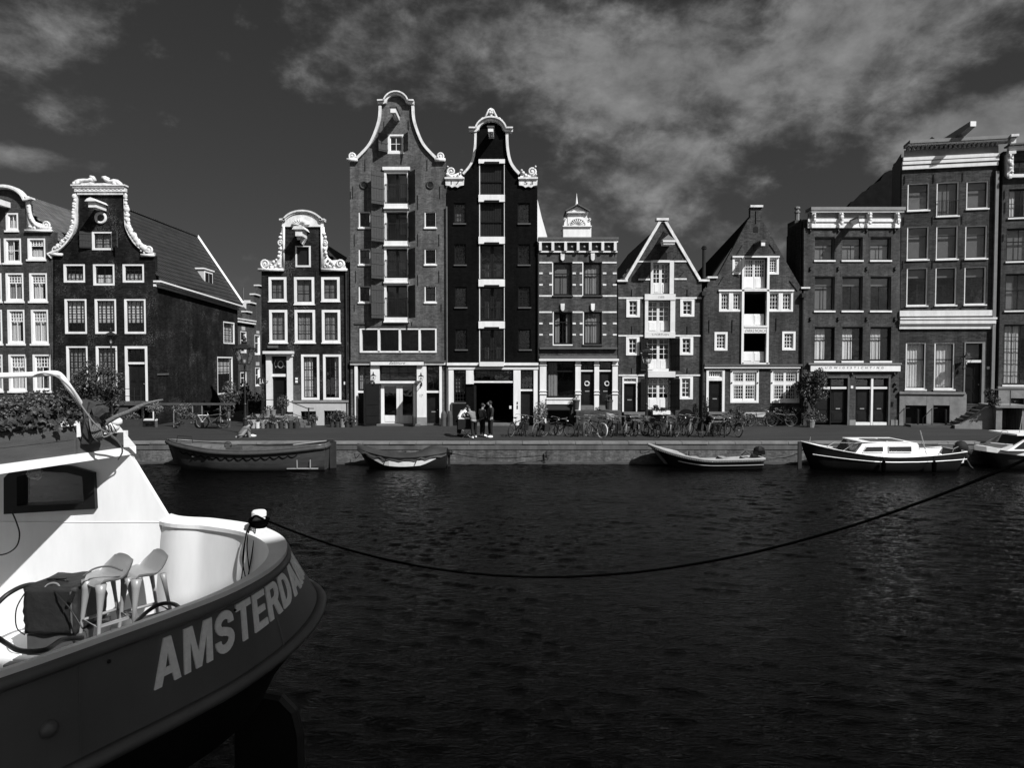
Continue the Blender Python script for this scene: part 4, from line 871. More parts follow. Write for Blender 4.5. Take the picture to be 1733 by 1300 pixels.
for s_ in (-1, 1):
    f.scroll(b, 831 + s_ * 13, 203, 4, s_, 1.2, d=.12); b.tube([f.w(*f.sz(831 + s_ * x, y), .12) for x, y in [(10, 200), (6, 192), (4, 187), (0, 184)]], [.07, .06, .05, .03], 6)
b.obj('crest', 'white_stone', f.root, smooth=True)
for sd, u, tx in ((-1, 770, '17'), (1, 894, '53')):
    b = B(); f.poly(b, [(u - 16, 304), (u + 15.5, 304), (u + 15, 314), (u + 9, 315), (u + 5, 318), (u, 316), (u - 5, 318), (u - 9, 315), (u - 15.5, 314)], -.02, .12); f.rb(b, u - 17, 301, u + 16, 304, -.05, .22); bp = b.obj('date_block', 'white_stone', f.root)
    f.text(tx, u - 7, 306.5, u + 8, 313.5, .124, 'ink', parent=bp, bold=.01, space=1.4)
    b = B(); f.scroll(b, u + sd * 6, 291, 7.5, sd, d=.08); f.poly(b, [(u - sd * 15, 301), (u + sd * 14, 301), (u + sd * 13, 291), (u + sd * 2, 296), (u - sd * 8, 292)], -.02, .1); f.blobs(b, [(u - sd * 11, 289), (u - sd * 9, 293), (u - sd * 5, 297), (u, 299), (u + sd * 12, 283), (u + sd * 13, 296)], 2.6, rnd, .12); b.obj('gable_scroll', 'white_stone', f.root, smooth=True)
hoist(f, 831.5, 231, 1.25, .3, .24)
b = B(); f.rb(b, 757, 614, 911, 618.6, -.02, .25); b.obj('front_cornice', 'white_paint', f.root); b = B(); f.rb(b, 759, 621.5, 911, 625.5, -.02, .16); b.obj('front_frieze', 'cream', f.root); f.part('front_frieze', 'lead', [(757, 618.8, 911, 621.2)], -.02, .1)
f.each('pilaster', 'white_paint', [(759.5, 626, 768, 717), (789, 626, 802, 650), (869, 626, 881, 720), (903, 626, 911, 717)], -.12, .13)
f.win(768, 626, 789, 681, .8, fm='dark_door', bm='dark_door', cols=4, rows=8, hole=False, curtain='blind3', cm='blind'); f.win(802, 626, 869, 645, 1, fm='dark_door', bm='dark_door', cols=12, rows=1, hole=False); f.part('transom_rail', 'white_paint', [(802, 645, 869, 648)], -.2, .08)
f.win(881, 626, 903, 659, 1, fm='dark_door', bm='dark_door', cols=3, rows=3, hole=False); f.part('transom_rail', 'white_paint', [(881, 659, 903, 662)], -.2, .05); f.part('panel', 'dark_door', [(881, 662, 903, 718)], -.2, -.1)
f.part('sliding_door', 'dark_door', [(789, 650, 806, 717)], -.12, -.05); f.part('door_step', 'step_stone', [(800, 716.3, 872, 719)], -.3, .4)
sb = f.part('notice_board', 'black_paint', [(766, 683, 788, 718)], .14, .22); f.part('notice_frame', 'lead', [(764.5, 681, 789, 683), (764.5, 683, 766, 718)], .13, .25)
f.part('intercom', 'cream', [(862, 687, 865.5, 692)], .0, .05); f.part('house_number', 'ink', [(874.5, 680, 876.5, 684), (874.5, 686, 876.5, 692)], .13, .15)
f.body(757, 909.5, 316, 14, 'black_brick', zt=f.sz(833, 320)[1])
w = f.w; am, zm = f.sz(831.5, 240)
for ue in (757, 909):
    a0, z0 = f.sz(ue, 322); b = B(); p = [w(a0, z0, -.4), w(am, zm, -.4), w(am, zm, -14), w(a0, z0, -14)]; b.hexa([Vector(q) for q in p] + [Vector(q) + Vector((0, 0, .12)) for q in p]); b.obj('roof', 'tile_dark', f.root)
b = B(); f.poly(b, [(905, 322), (910.5, 330), (918, 362), (930, 404), (905, 404)], -1.2, -1.0); b.obj('white_party_wall', 'ship_white', f.root)

# ================= 7: banded brick house with the white dormer tower
f = F(912, YF, 1045, YF); house('canal_house', 'brick house with white stone bands, flat cornice and small white dormer tower with a spire', f, 978); w = f.w
top = [(1045, BOT), (1044, 404), (911.5, 404), (912.5, BOT)]
for (u0, u1) in ((936, 968), (987, 1018)):
    f.win(u0, 444, u1, 500, 1.6, fm='dark_door', bm='dark_door', cols=2, rows=1, transom=.33, trc=1, rec=.1, curtain='full', cm='curtain_grey' if u0 > 950 else 'blind', sash=.05)
    f.win(u0 + 1, 528, u1 + .5, 583, 1.6, fm='dark_door', bm='dark_door', cols=2, rows=1, transom=.3, trc=1, rec=.1, curtain='sides' if u0 < 950 else 'full', cm='curtain_grey')
f.hole(925, 611, 973, 673); f.hole(983, 611, 1005, 686); f.hole(1014, 611, 1035.5, 686); f.hole(928, 694, 963, 718)
f.wall('wall', 'brick_d', top)
fr = []
for v in (443, 499.5, 527): fr += [(912.5, v, 934, v + 2.6), (969, v, 986, v + 2.6), (1019, v, 1043.5, v + 2.6)]
for v in (461, 480.5, 546, 565): fr += [(912.5, v, 918.5, v + 3), (929.5, v, 935.5, v + 3), (969, v, 974.5, v + 3), (981, v, 986, v + 3), (1020, v, 1026, v + 3), (1037, v, 1043.5, v + 3)]
f.each('stone_band', 'white_stone', fr, 0, .03)
for u in (952, 1003):
    for v in (429, 514): b = B(); f.poly(b, [(u - 3.4, v), (u + 3.4, v), (u + 3, v + 10), (u + 1, v + 12.5), (u - 1, v + 12.5), (u - 3, v + 10)], 0, .12); b.obj('keystone', 'white_stone', f.root)
f.part('window_jamb', 'white_paint', [(934.4, 444, 936, 500), (985.4, 444, 987, 500), (935.4, 528, 937, 583), (986.4, 528, 988, 583), (935.4, 583, 969, 585)], -.02, .02)
f.each('window_sill', 'dark_stone', [(935, 500.3, 970, 502), (986, 500.3, 1020, 502), (986, 583.3, 1020, 585)], 0, .08)
# cornice with panels
b = B(); f.rb(b, 911, 411, 1044.5, 425, .001, .06); b.obj('frieze', 'dark_stone', f.root)
f.each('frieze_bracket', 'cream', [(u, 411, u + 4.5, 425) for u in (912, 933, 954.5, 975.5, 996, 1017, 1038)], .062, .26)
f.each('frieze_panel', 'black_paint', [(u, 413, u + 13, 423) for u in (918.5, 939.5, 961, 982, 1002.5, 1023)], .061, .08)
b = B()
for u in (925, 946, 967.5, 988.5, 1009, 1029.5): b.ball(f.w(*f.sz(u, 418), .09), (.07, .04, .07))
b.obj('frieze_rosette', 'gutter', f.root, smooth=True)
f.part('cornice', 'white_paint', [(911, 407, 1045, 411)], 0, .2); f.part('cornice', 'white_paint', [(911.5, 425.2, 1044.5, 427.4)], 0, .1); f.part('roof_edge', 'lead', [(910.5, 402.5, 1046, 406.6)], -.5, .28)
f.part('lower_cornice', 'lead', [(913, 588, 1044, 591), (913, 602, 1044, 607)], 0, .2); f.part('lower_cornice', 'cream', [(912, 607.3, 1046, 611)], 0, .34)
f.each('pilaster', 'white_paint', [(913.5, 611, 924.5, 719), (973.5, 611, 982.5, 696), (1005.5, 611, 1013.5, 694), (1036, 611, 1045, 694)], -.1, .12)
f.part('pilaster_cap', 'cream', [(u0 - .8, v, u1 + .8, v + 1.6) for (u0, u1) in ((913.5, 924.5), (973.5, 982.5), (1005.5, 1013.5), (1036, 1045)) for v in (617, 661, 666)], .121, .17)
f.win(925, 611, 973, 673, 1.4, fm='dark_door', bm='dark_door', cols=1, rows=1, transom=.27, hole=False, rec=.05, curtain='left', cm='curtain_grey')
f.part('shop_sill', 'white_paint', [(924.5, 673.5, 973, 676), (924.5, 678, 973, 684)], -.1, .2); f.part('shop_panel', 'cream', [(924.5, 676.2, 973, 677.8)], -.1, .1)
aw = B(); a0, a1, z0, z1 = f.rect(924, 684, 963, 692); w = f.w; aw.add([w(a0, z1, .03), w(a1, z1, .03), w(a1, z0, .5), w(a0, z0, .5), w(a0, z0 - .06, .5), w(a1, z0 - .06, .5)], [(0, 1, 2, 3), (3, 2, 5, 4)]); aw.obj('awning', 'cloth_black', f.root)
f.part('awning_rail', 'lead', [(927, 693.5, 963, 695)], -.02, .06); f.door(928, 695, 963, 720, 'black_paint', .3, hole=False, handle=False)
for (u0, u1) in ((983, 1005), (1014, 1035.5)):
    f.win(u0, 611, u1, 626.5, .8, fm='dark_door', bm='dark_door', cols=1, rows=1, hole=False); f.part('transom_rail', 'cream', [(u0, 626.5, u1, 629)], -.2, .02)
    d = f.door(u0, 629, u1, 686, 'dark_door', .14, hole=False, panels=((.06, .34), (.44, .94)), handle=False, slot=True)
    c = f.sz((u0 + u1) / 2 + (-.7 if u0 < 1000 else 2.5), 649.5); b = B()
    for i in range(16): t = i * PI / 8; b.ball(f.w(c[0] + .13 * math.cos(t), c[1] + .13 * math.sin(t), -.08), .045 * rnd.uniform(.7, 1.2), 5, 4)
    b.obj('wreath', 'pot_white', d, smooth=True)
f.text('1816', 985, 618.5, 999, 624.5, -.09, 'gutter')
f.part('stoop', 'stoop_brick', [(972, 694.5, 1046, 719)], .122, 1.3); f.part('threshold', 'step_stone', [(983, 686.5, 1005, 694), (1014, 686.5, 1035.5, 694)], -.2, .1)
f.body(912, 1045, 404, 12, 'brick_d', zt=f.sz(978, 405)[1])
b = B()
f.rb(b, 953.5, 383, 1001, 402.5, -1.6, -.1); b.obj('tower_base', 'white_paint', f.root)
b = B(); f.rb(b, 952.5, 381.5, 1001.5, 383.4, -1.7, -.0); f.poly(b, [(961, 381.5), (961, 362), (994, 362), (994, 381.5)], -1.4, -.16)
f.poly(b, [(961, 381.5), (955, 381.5), (955.5, 374), (958, 370), (961, 366)], -.9, -.2); f.poly(b, [(994, 366), (997, 370), (999.5, 374), (1000, 381.5), (994, 381.5)], -.9, -.2); f.scroll(b, 957, 370, 2.6, -1, 1.1, d=-.15); f.scroll(b, 998, 370, 2.6, 1, 1.1, d=-.15); b.obj('tower_wall', 'white_paint', f.root)
c = f.sz(977.5, 381); b = B()
for i in range(9): t = R(8 + i * 20.5); b.tube([w(c[0] + .1 * math.cos(t), c[1] + .1 * math.sin(t), -.14), w(c[0] + .42 * math.cos(t), c[1] + .40 * math.sin(t), -.10)], [.025, .05], 5)
b.obj('shell', 'white_stone', f.root, smooth=True)
b = B(); f.band(b, arc(977.5, 382, 14, 13, 178, 2, 12), 1.6, -.2, -.05); f.rb(b, 959, 357.5, 996, 360, -1.5, .0); f.rb(b, 961, 360, 994, 361.6, -1.5, -.1); b.obj('tower_cornice', 'white_stone', f.root)
b = B(); f.poly(b, [(960, 357.3), (995, 357.3), (977.5, 348)], -1.3, -.1); b.obj('pediment', 'white_paint', f.root)
b = B(); f.band(b, [(957, 357), (977.5, 345.8), (998, 357)], 1.8, -1.6, .1); b.obj('tower_roof', 'lead', f.root)
a, z = f.sz(977.5, 346); b = B(); b.lathe(w(a, z - .1, -.6), [(.16, 0), (.16, .08), (.09, .12), (.12, .2), (.08, .26), (.02, .74), (.01, .9)], 8); b.obj('spire', 'white_paint', f.root, smooth=False)
f.anchors([(1041, 425, 8)])
b = B(); a0, z0 = f.sz(911.8, 410); b.tube([w(a0 - .03, z0, .1), w(a0 - .03, 1.1, .1)], .05, 6); b.obj('downpipe', 'iron', f.root)

# ================= 8: white edged triangular gable with the doors in its middle
f = F(1046, YF, 1188, YF); house('canal_house', "brick house with white edged triangular gable and 'S FORTUIJN panel", f, 1118); w = f.w
top = [(1187.5, BOT), (1187.5, 475), (1183, 475), (1127, 376), (1115.5, 376), (1060, 475), (1046, 475), (1046.5, BOT)]
for (u0, u1, v0, v1, c, r) in ((1060, 1083, 506, 537, 2, 3), (1151, 1175, 506, 536, 2, 3), (1059.5, 1082, 570, 601.5, 2, 3), (1150, 1173, 570, 601, 2, 3), (1149, 1172.5, 637.5, 676, 2, 4)): f.win(u0, v0, u1, v1, 4.6, cols=c, rows=r, rec=.03, fb=3.6, ft=3.2)
dd = [(1105, 445, 1133, 497), (1096, 509, 1134, 562), (1096, 572, 1134, 628.5), (1096.5, 640, 1133, 693)]
for r in dd: f.hole(*r)
f.hole(1053, 638, 1079, 697)
f.wall('wall', 'brick_e', top)
for i, (u0, v0, u1, v1) in enumerate(dd):
    um = (u0 + u1) / 2
    for (x0, x1) in ((u0, um - .2), (um + .2, u1)):
        a0, a1, z0, z1 = f.rect(x0, v0, x1, v1); zt = z0 + (z1 - z0) * .37; b = B(); e = -.22; t = .07
        f.bx(b, a0, a0 + t, z0, z1, e - .06, e); f.bx(b, a1 - t, a1, z0, z1, e - .06, e); f.bx(b, a0 + t, a1 - t, z1 - t, z1, e - .06, e); f.bx(b, a0 + t, a1 - t, z0, zt, e - .06, e - .01); f.bx(b, a0 + t + .06, a1 - t - .06, z0 + .1, zt - .08, e - .01, e + .012)
        for k in range(1, 4): zz = zt + (z1 - t - zt) * k / 4; f.bx(b, a0 + t, a1 - t, zz - .016, zz + .016, e - .05, e - .01)
        xm = (a0 + a1) / 2; f.bx(b, xm - .016, xm + .016, zt, z1 - t, e - .05, e - .012); d = b.obj('door', 'white_paint', f.root)
        b = B(); b.add([f.w(a0 + t, zt, e - .04), f.w(a1 - t, zt, e - .04), f.w(a1 - t, z1 - t, e - .04), f.w(a0 + t, z1 - t, e - .04)], [(0, 1, 2, 3)]); b.obj('pane', 'glass', d)
b = B(); f.rb(b, 1133, 441, 1140, 497.5, -.02, .08); f.rb(b, 1101, 441, 1105, 497.5, -.02, .08); f.rb(b, 1105, 440.5, 1133, 444.5, -.02, .08); b.obj('door_frame', 'cream', f.root)
f.each('door_post', 'cream', [(1091, 508.2, 1096.5, 562), (1134, 508.2, 1142, 562)], -.02, .1)
dp = f.part('date_panel', 'cream', [(1090.5, 498, 1142.5, 508)], -.02, .14); f.text('1588', 1113, 501, 1123.5, 505.2, .142, 'stone', parent=dp)
np_ = f.part('name_panel', 'cream', [(1090.5, 562, 1142, 572)], -.02, .14); f.text("'S FORTUIJN", 1102, 564.6, 1131, 569, .142, 'ink', parent=np_)
f.part('door_sill', 'white_paint', [(1096, 624, 1131, 628.4)], -.1, .1); f.part('blank_panel', 'cream', [(1096, 628.6, 1142, 638.5)], -.02, .16)
fr = [(1046.5, 503, 1090, 505.8), (1142.5, 503, 1187, 505.8), (1046.5, 567, 1090, 569.6), (1142.5, 567, 1185, 569.6), (1046.5, 634, 1090, 636.6), (1142.5, 634, 1185, 636.6), (1078, 441.5, 1101, 444), (1141, 441, 1163, 443.6), (1080, 471.5, 1101, 474.4), (1141, 471, 1162, 473.6)]
f.each('stone_band', 'white_stone', fr, 0, .045)
b = B(); f.band(b, [(1117, 374.5), (1059, 473.5)], 4.6, -.3, .08); b.obj('gable_edge', 'white_stone', f.root); b = B(); f.band(b, [(1126, 374.5), (1184, 473.5)], 4.6, -.3, .08); b.obj('gable_edge', 'white_stone', f.root)
f.part('gable_cap', 'white_stone', [(1110.5, 369.5, 1131, 373.4)], -.35, .14); f.part('shoulder_stone', 'white_stone', [(1044.5, 473.8, 1062, 477)], -.3, .12); f.part('shoulder_stone', 'white_stone', [(1182, 473, 1200, 476.5)], -.3, .12)
# hood
a, z = f.sz(1122, 420); b = B(); f.bx(b, a - .3, a + .34, z - .02, z + .1, .9, 1.5); f.bx(b, a - .34, a + .38, z + .102, z + .2, .9, 1.56); b.obj('hoist_hood_edge', 'white_paint', f.root)
b = B(); b.add([w(a - .45, z + .2, 0), w(a + .45, z + .2, 0), w(a + .42, z + .2, 1.5), w(a - .42, z + .2, 1.5), w(a, z + 1.0, 0), w(a, z + .55, 1.4)], [(0, 3, 5, 4), (1, 4, 5, 2), (3, 2, 5), (0, 1, 2, 3)]); b.obj('hoist_hood', 'lead', f.root)
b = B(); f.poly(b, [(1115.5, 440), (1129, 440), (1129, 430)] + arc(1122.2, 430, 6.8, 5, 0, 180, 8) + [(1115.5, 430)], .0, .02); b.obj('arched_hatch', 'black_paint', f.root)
for (v0, v1) in ((573, 628), (641, 694)): shutter(f, 1096, v0, v1, .50, 22, -1, 'black_paint', 3); shutter(f, 1136, v0, v1, .50, 22, 1, 'black_paint', 3)
b = B(); f.ring(b, 1053, 638, 1079, 697, 2.6, 2.6, 2.6, 0, -.2, .05); f.rb(b, 1055.6, 646, 1076.4, 649, -.2, .03); b.obj('door_frame', 'white_paint', f.root); f.win(1055.6, 640.6, 1076.4, 646, .3, cols=3, rows=1, hole=False, rec=.1); f.door(1055.6, 649, 1076.4, 697, 'black_paint', .14, hole=False, slot=True, handle=False)
f.part('door_steps', 'step_stone', [(1054, 697.3, 1092, 701)], 0, .5); f.each('stair_step', 'step_stone', [(1062, 702.5, 1082, 705), (1062, 707.5, 1082, 710), (1062, 712.5, 1082, 715)], .0, 1.0); f.part('stair_side', 'dark_stone', [(1060, 701, 1084, 719)], -.0, .3)
f.part('window_box', 'white_paint', [(1103, 695, 1132, 701)], 0, .4)
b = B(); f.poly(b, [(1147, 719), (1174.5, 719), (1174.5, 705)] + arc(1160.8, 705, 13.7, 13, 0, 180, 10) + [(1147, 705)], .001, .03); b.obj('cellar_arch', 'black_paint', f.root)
f.anchors([(1069, 490, 12), (1163, 490, 12), (1069, 552, 14), (1163, 552, 14), (1069, 623, 10), (1163, 623, 10), (1144, 433, 10, -40), (1157, 460, 8, -40)])
f.body(1046.5, 1187.5, 475, 12, 'brick_e', zt=f.sz(1118, 482)[1])
am, zm = f.sz(1121, 380)
for ue in (1046, 1188):
    a0, z0 = f.sz(ue, 482); b = B(); p = [w(a0, z0, -.4), w(am, zm, -.4), w(am, zm, -12), w(a0, z0, -12)]; b.hexa([Vector(q) for q in p] + [Vector(q) + Vector((0, 0, .12)) for q in p]); b.obj('roof', 'tile_dark', f.root)
b = B(); a0, z0 = f.sz(1197.5, 469); zt = f.sz(1197.5, 412)[1]; b.tube([w(a0, z0 - .2, -.8), w(a0, zt - .15, -.8)], .11, 8); b.lathe(w(a0, zt - .2, -.8), [(.12, 0), (.17, .02), (.17, .08), (.1, .1), (.15, .14), (.02, .24)], 8); b.obj('flue_pipe', 'iron', f.root)
b = B(); a0, z0 = f.sz(1189.5, 500); b.tube([w(a0, z0, .1), w(a0, 1.1, .1)], .06, 6); b.obj('downpipe', 'iron', f.root); b = B(); f.rb(b, 1186, 494, 1193, 501, .0, .3); b.obj('rainwater_head', 'iron', f.root)

# ================= 9: plain spouted gable with the ark name board
f = F(1190, YF, 1356, YF); house('canal_house', "brick house with plain pointed gable and d'ARKE NOACH name board", f, 1277); w = f.w
top = [(1357, BOT), (1357, 489), (1289.5, 372), (1289.5, 350), (1270, 350), (1270, 368), (1266, 372), (1213.5, 469), (1197, 469), (1197, 486), (1190.5, 489), (1190.8, BOT)]
for (u0, u1) in ((1239.5, 1256), (1298.5, 1318)): f.win(u0, 435, u1, 464.5, 3.6, cols=3, rows=5, rec=.04, bar=.022)
for (u0, u1) in ((1217, 1237), (1237.2, 1257), (1299, 1321), (1321.2, 1342)): f.win(u0, 493, u1, 527.5, 3.4, cols=3, rows=4, rec=.04, bar=.024)
f.win(1209, 562, 1231, 593.5, 3.6, cols=3, rows=4, rec=.03); f.win(1323.5, 561, 1346, 593, 3.6, cols=3, rows=4, rec=.03)
f.hole(1258, 437, 1297, 490); f.hole(1258, 496, 1297, 553); f.hole(1257, 565, 1297, 614)
f.hole(1195, 626, 1226, 697)
f.win(1236, 625.5, 1284, 682, 4, cols=2, rows=1, rec=.04, transom=.44, hole=True, sash=.12, name='window')
f.win(1304, 625, 1353, 682, 4, cols=2, rows=1, rec=.04, transom=.44, sash=.12)
f.wall('wall', 'brick_f', top)
for (x0, x1) in ((1236, 1284), (1304, 1353)):   # lead lights inside the big windows
    xm = (x0 + x1) / 2
    for (q0, q1) in ((x0 + 6, xm - 2), (xm + 2, x1 - 6)):
        for (v0, v1, rr) in ((629, 645, 3), (653, 676, 4)):
            a0, a1, z0, z1 = f.rect(q0, v0, q1, v1); b = B()
            for i in range(0, 5): x = a0 + (a1 - a0) * i / 4; f.bx(b, x - .010, x + .010, z0, z1, -.10, -.07)
            for j in range(0, rr + 1): z = z0 + (z1 - z0) * j / rr; f.bx(b, a0, a1, z - .010, z + .010, -.099, -.073)
            b.obj('glazing_bars', 'white_paint', f.root)
    b = B(); f.rb(b, x0 + 3, 646, x1 - 3, 652, -.14, -.05); f.rb(b, xm - 2.2, 627, xm + 2.2, 680, -.14, -.048); b.obj('window_cross', 'white_paint', f.root)
    for u in (x0 + 2, x1 - 2):
        for v in (629, 648): b = B(); b.ball(f.w(*f.sz(u, v), .03), .05); b.obj('shutter_hook', 'iron', f.root)
def leaf_doors(u0, v0, u1, v1, glazed, e=-.2):
    um = (u0 + u1) / 2
    for (x0, x1) in ((u0, um - .3), (um + .3, u1)):
        a0, a1, z0, z1 = f.rect(x0, v0, x1, v1); b = B(); t = .06; zt = z0 + (z1 - z0) * (.42 if glazed else 1)
        f.bx(b, a0, a1, z0, zt, e - .06, e); f.bx(b, a0 + .08, a1 - .08, z0 + .1, zt - .1, e, e + .02)
        if glazed:
            f.bx(b, a0, a0 + t, zt, z1, e - .06, e); f.bx(b, a1 - t, a1, zt, z1, e - .06, e); f.bx(b, a0 + t, a1 - t, z1 - t, z1, e - .06, e)
            for k in range(1, 4): x = a0 + t + (a1 - a0 - 2 * t) * k / 4; f.bx(b, x - .012, x + .012, zt, z1 - t, e - .05, e - .01)
            for k in range(1, 5): z = zt + (z1 - t - zt) * k / 5; f.bx(b, a0 + t, a1 - t, z - .012, z + .012, e - .049, e - .012)
        d = b.obj('hatch_door', 'white_paint', f.root)
        if glazed: b = B(); b.add([f.w(a0 + t, zt, e - .04), f.w(a1 - t, zt, e - .04), f.w(a1 - t, z1 - t, e - .04), f.w(a0 + t, z1 - t, e - .04)], [(0, 1, 2, 3)]); b.obj('pane', 'glass', d)
leaf_doors(1258.5, 438, 1296.5, 489, True); leaf_doors(1258.5, 531, 1295, 552, False); leaf_doors(1258, 595, 1295.5, 613.5, False)
fr = [(1239, 433.4, 1318.6, 436), (1215.5, 490.5, 1343, 493.2), (1254.5, 436, 1258.4, 616), (1296.8, 436, 1300.6, 616), (1255, 614, 1301, 617), (1258.4, 488.5, 1296.8, 491)]
f.each('frame_board', 'white_paint', fr, -.1, .1); f.part('hatch_sill', 'white_paint', [(1258.4, 551, 1296.8, 554)], -.3, .12)
nb = f.part('name_board', 'white_paint', [(1258.4, 555, 1296.8, 564)], -.2, .08); f.part('name_board_edge', 'stone', [(1258.4, 554.2, 1299, 554.9)], .0, .1, nb); f.text("d'ARKE NOACH", 1260, 557, 1295.5, 562.3, .083, 'ink', parent=nb)
f.part('gable_cap', 'white_stone', [(1269, 347.5, 1290.5, 351)], -.35, .12); f.part('shoulder_stone', 'white_stone', [(1197, 468, 1214, 471)], -.3, .1); f.part('shoulder_stone', 'white_stone', [(1355, 486, 1370, 488.6)], -.3, .1)
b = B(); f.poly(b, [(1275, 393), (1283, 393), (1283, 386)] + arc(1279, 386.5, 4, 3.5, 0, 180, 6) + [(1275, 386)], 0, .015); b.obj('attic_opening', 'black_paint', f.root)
hoist(f, 1279, 418, 1.2, .2, .24, um='brick_d')
f.anchors([(1200, 541, 22), (1239, 541, 22), (1313.5, 538, 22), (1279, 357, 22), (1256, 415, 18, -30), (1302, 413, 18, 35), (1224, 468, 16, -30), (1336, 475, 22, 38)])
b = B(); f.rb(b, 1191, 616.5, 1356, 619.5, 0, .22); b.obj('front_ledge', 'lead', f.root); b = B(); f.rb(b, 1191, 620, 1353, 623.4, 0, .16); b.obj('front_cornice', 'white_paint', f.root)
b = B(); f.ring(b, 1195, 626, 1226, 697, 4, 2, 4, 0, -.2, .05); f.rb(b, 1199, 638.5, 1222, 644.5, -.2, .04); b.obj('door_frame', 'white_paint', f.root); f.win(1199, 628, 1222, 638.5, .4, cols=6, rows=2, hole=False, rec=.06); f.door(1199, 644.5, 1222, 697, 'black_paint', .14, hole=False, slot=True, handle=False)
f.each('stair_step', 'step_stone', [(1196, 697.3, 1229, 700.5)], 0, .5); f.each('stair_step', 'step_stone', [(1198, 704, 1229, 706.5), (1198, 710, 1229, 712.5)], 0, 1.0); f.part('stair_side', 'dark_stone', [(1200, 700.5, 1227, 719)], 0, .35)
f.part('cellar_panel', 'plaster', [(1258, 698, 1295, 706)], .0, .04)
f.body(1191, 1356, 489, 12, 'brick_f', zt=f.sz(1277, 495)[1])
w = f.w; am, zm = f.sz(1279, 362)
for ue in (1192, 1356):
    a0, z0 = f.sz(ue, 492); b = B(); p = [w(a0, z0, -.4), w(am, zm, -.4), w(am, zm, -1.0), w(a0, z0, -9)]; b.hexa([Vector(q) for q in p] + [Vector(q) + Vector((0, 0, .12)) for q in p]); b.obj('roof', 'roof_black', f.root)
b = B(); a0, z0 = f.sz(1357.5, 502); b.tube([w(a0, z0, .1), w(a0, 1.1, .1)], .06, 6); b.obj('downpipe', 'iron', f.root); b = B(); f.rb(b, 1354, 497, 1361, 504, 0, .3); b.obj('rainwater_head', 'iron', f.root)

# ================= 10: flat corniced brick house with long lettered board
f = F(1360, YF, 1524, YF); house('canal_house', 'brick house with white bracketed cornice and long white lettered board over its doors', f, 1442); w = f.w
top = [(1521.5, BOT), (1524, 386), (1360.5, 386), (1359.5, BOT)]
for (u0, u1) in ((1378.5, 1412.5), (1425, 1460), (1473, 1508)):
    f.win(u0, 401, u1, 440.5, 1.6, fm='lead', bm='dark_door', cols=2, rows=1, transom=.33, trc=1, rec=.16, curtain='full', cm='blind', sill=2.4)
    f.win(u0, 468, u1, 526, 1.6, fm='lead', bm='dark_door', cols=2, rows=1, transom=.27, trc=1, rec=.16, curtain='full' if u0 < 1400 else 'top', cm='blind', sill=2.6)
    f.win(u0, 553.5, u1, 611, 1.6, fm='dark_door', bm='dark_door', cols=2, rows=1, transom=.3, trc=1, rec=.16, curtain='lt', cm='blind_light' if u0 < 1470 else 'curtain_white', sill=3)
f.hole(1378.5, 640, 1434, 718); f.hole(1448, 640, 1503, 718)
f.wall('wall', 'brick_g', top)
b = B(); f.rb(b, 1366, 371, 1522, 376, 0, .16); f.rb(b, 1366, 380, 1521.5, 386, 0, .12); f.rb(b, 1366, 376.2, 1522, 379.8, 0, .09); b.obj('cornice', 'white_paint', f.root)
b = B(); f.rb(b, 1370, 357.6, 1526, 360.4, -.3, .27); b.obj('cornice_top', 'white_paint', f.root); b = B(); f.rb(b, 1369, 352, 1527.5, 357.3, -.5, .33); b.obj('gutter', 'gutter', f.root); b = B(); f.rb(b, 1368, 361, 1524, 371, -.1, .05); b.obj('frieze', 'gutter', f.root)
for u in (1375, 1421, 1468.5, 1515.5):
    b = B(); f.rb(b, u - 3, 361, u + 3, 372, .0, .24); f.blobs(b, [(u, 364), (u, 369), (u, 374), (u, 379)], 3, rnd, .3); b.obj('cornice_bracket', 'cream', f.root, smooth=False)
hoist(f, 1441, 378, 1.1, .2, .24)
for u in (1371, 1418, 1466, 1514):
    for v in (387, 452, 537): b = B(); b.tube([f.w(*f.sz(u, v), .03), f.w(*f.sz(u, v + 7), .03)], [.06, .04], 6); b.ball(f.w(*f.sz(u, v + 4), .05), .07); b.obj('wall_anchor', 'anchor', f.root)
for (u0, u1) in ((1376, 1415), (1422, 1463), (1470, 1511)):
    for v in (395.5, 462.5, 548): f.part('flat_arch', 'brick_d', [(u0, v - 3.2, u1, v + 4.6)], .0, .012)
lb = f.part('sign_board', 'white_paint', [(1370, 617.5, 1521.5, 628.5)], 0, .16); f.part('sign_ledge', 'gutter', [(1366, 614.5, 1523, 617.2)], 0, .22)
f.text('LUDWIGSSTICHTING', 1388, 620.8, 1493, 624.2, .163, 'ink', parent=lb, bold=.02, shear=.15, space=2.2)
for (u0, u1) in ((1379, 1405.5), (1407, 1433.5), (1448.5, 1474), (1477.5, 1502.5)):
    f.win(u0, 640, u1, 655, 1, fm='dark_door', bm='dark_door', cols=1, rows=1, hole=False, rec=.18); f.part('transom_rail', 'cream', [(u0, 655, u1 - .5, 658.5)], -.3, -.02)
    f.door(u0, 658.6, u1, 716, 'dark_door', .2, hole=False, panels=((.05, .30), (.38, .96)), slot=u0 in (1407, 1448.5, 1477.5), handle=False)
f.part('door_mullion', 'white_paint', [(1474, 638, 1477.5, 719)], -.3, .0); f.part('door_mullion', 'dark_door', [(1405.5, 640, 1407, 719)], -.3, -.05); f.part('door_sill', 'white_paint', [(1448.5, 715, 1473.5, 719), (1478, 715, 1503, 719)], -.19, -.02)
f.part('frame_edge', 'lead', [(1434, 637.5, 1437, 719), (1503, 637.5, 1506, 719), (1378, 637.5, 1434, 639.8), (1448, 637.5, 1503, 639.8)], -.02, .04)
f.part('pier_base', 'stone', [(1437, 711, 1447.5, 719), (1507, 711, 1521, 719)], 0, .05)
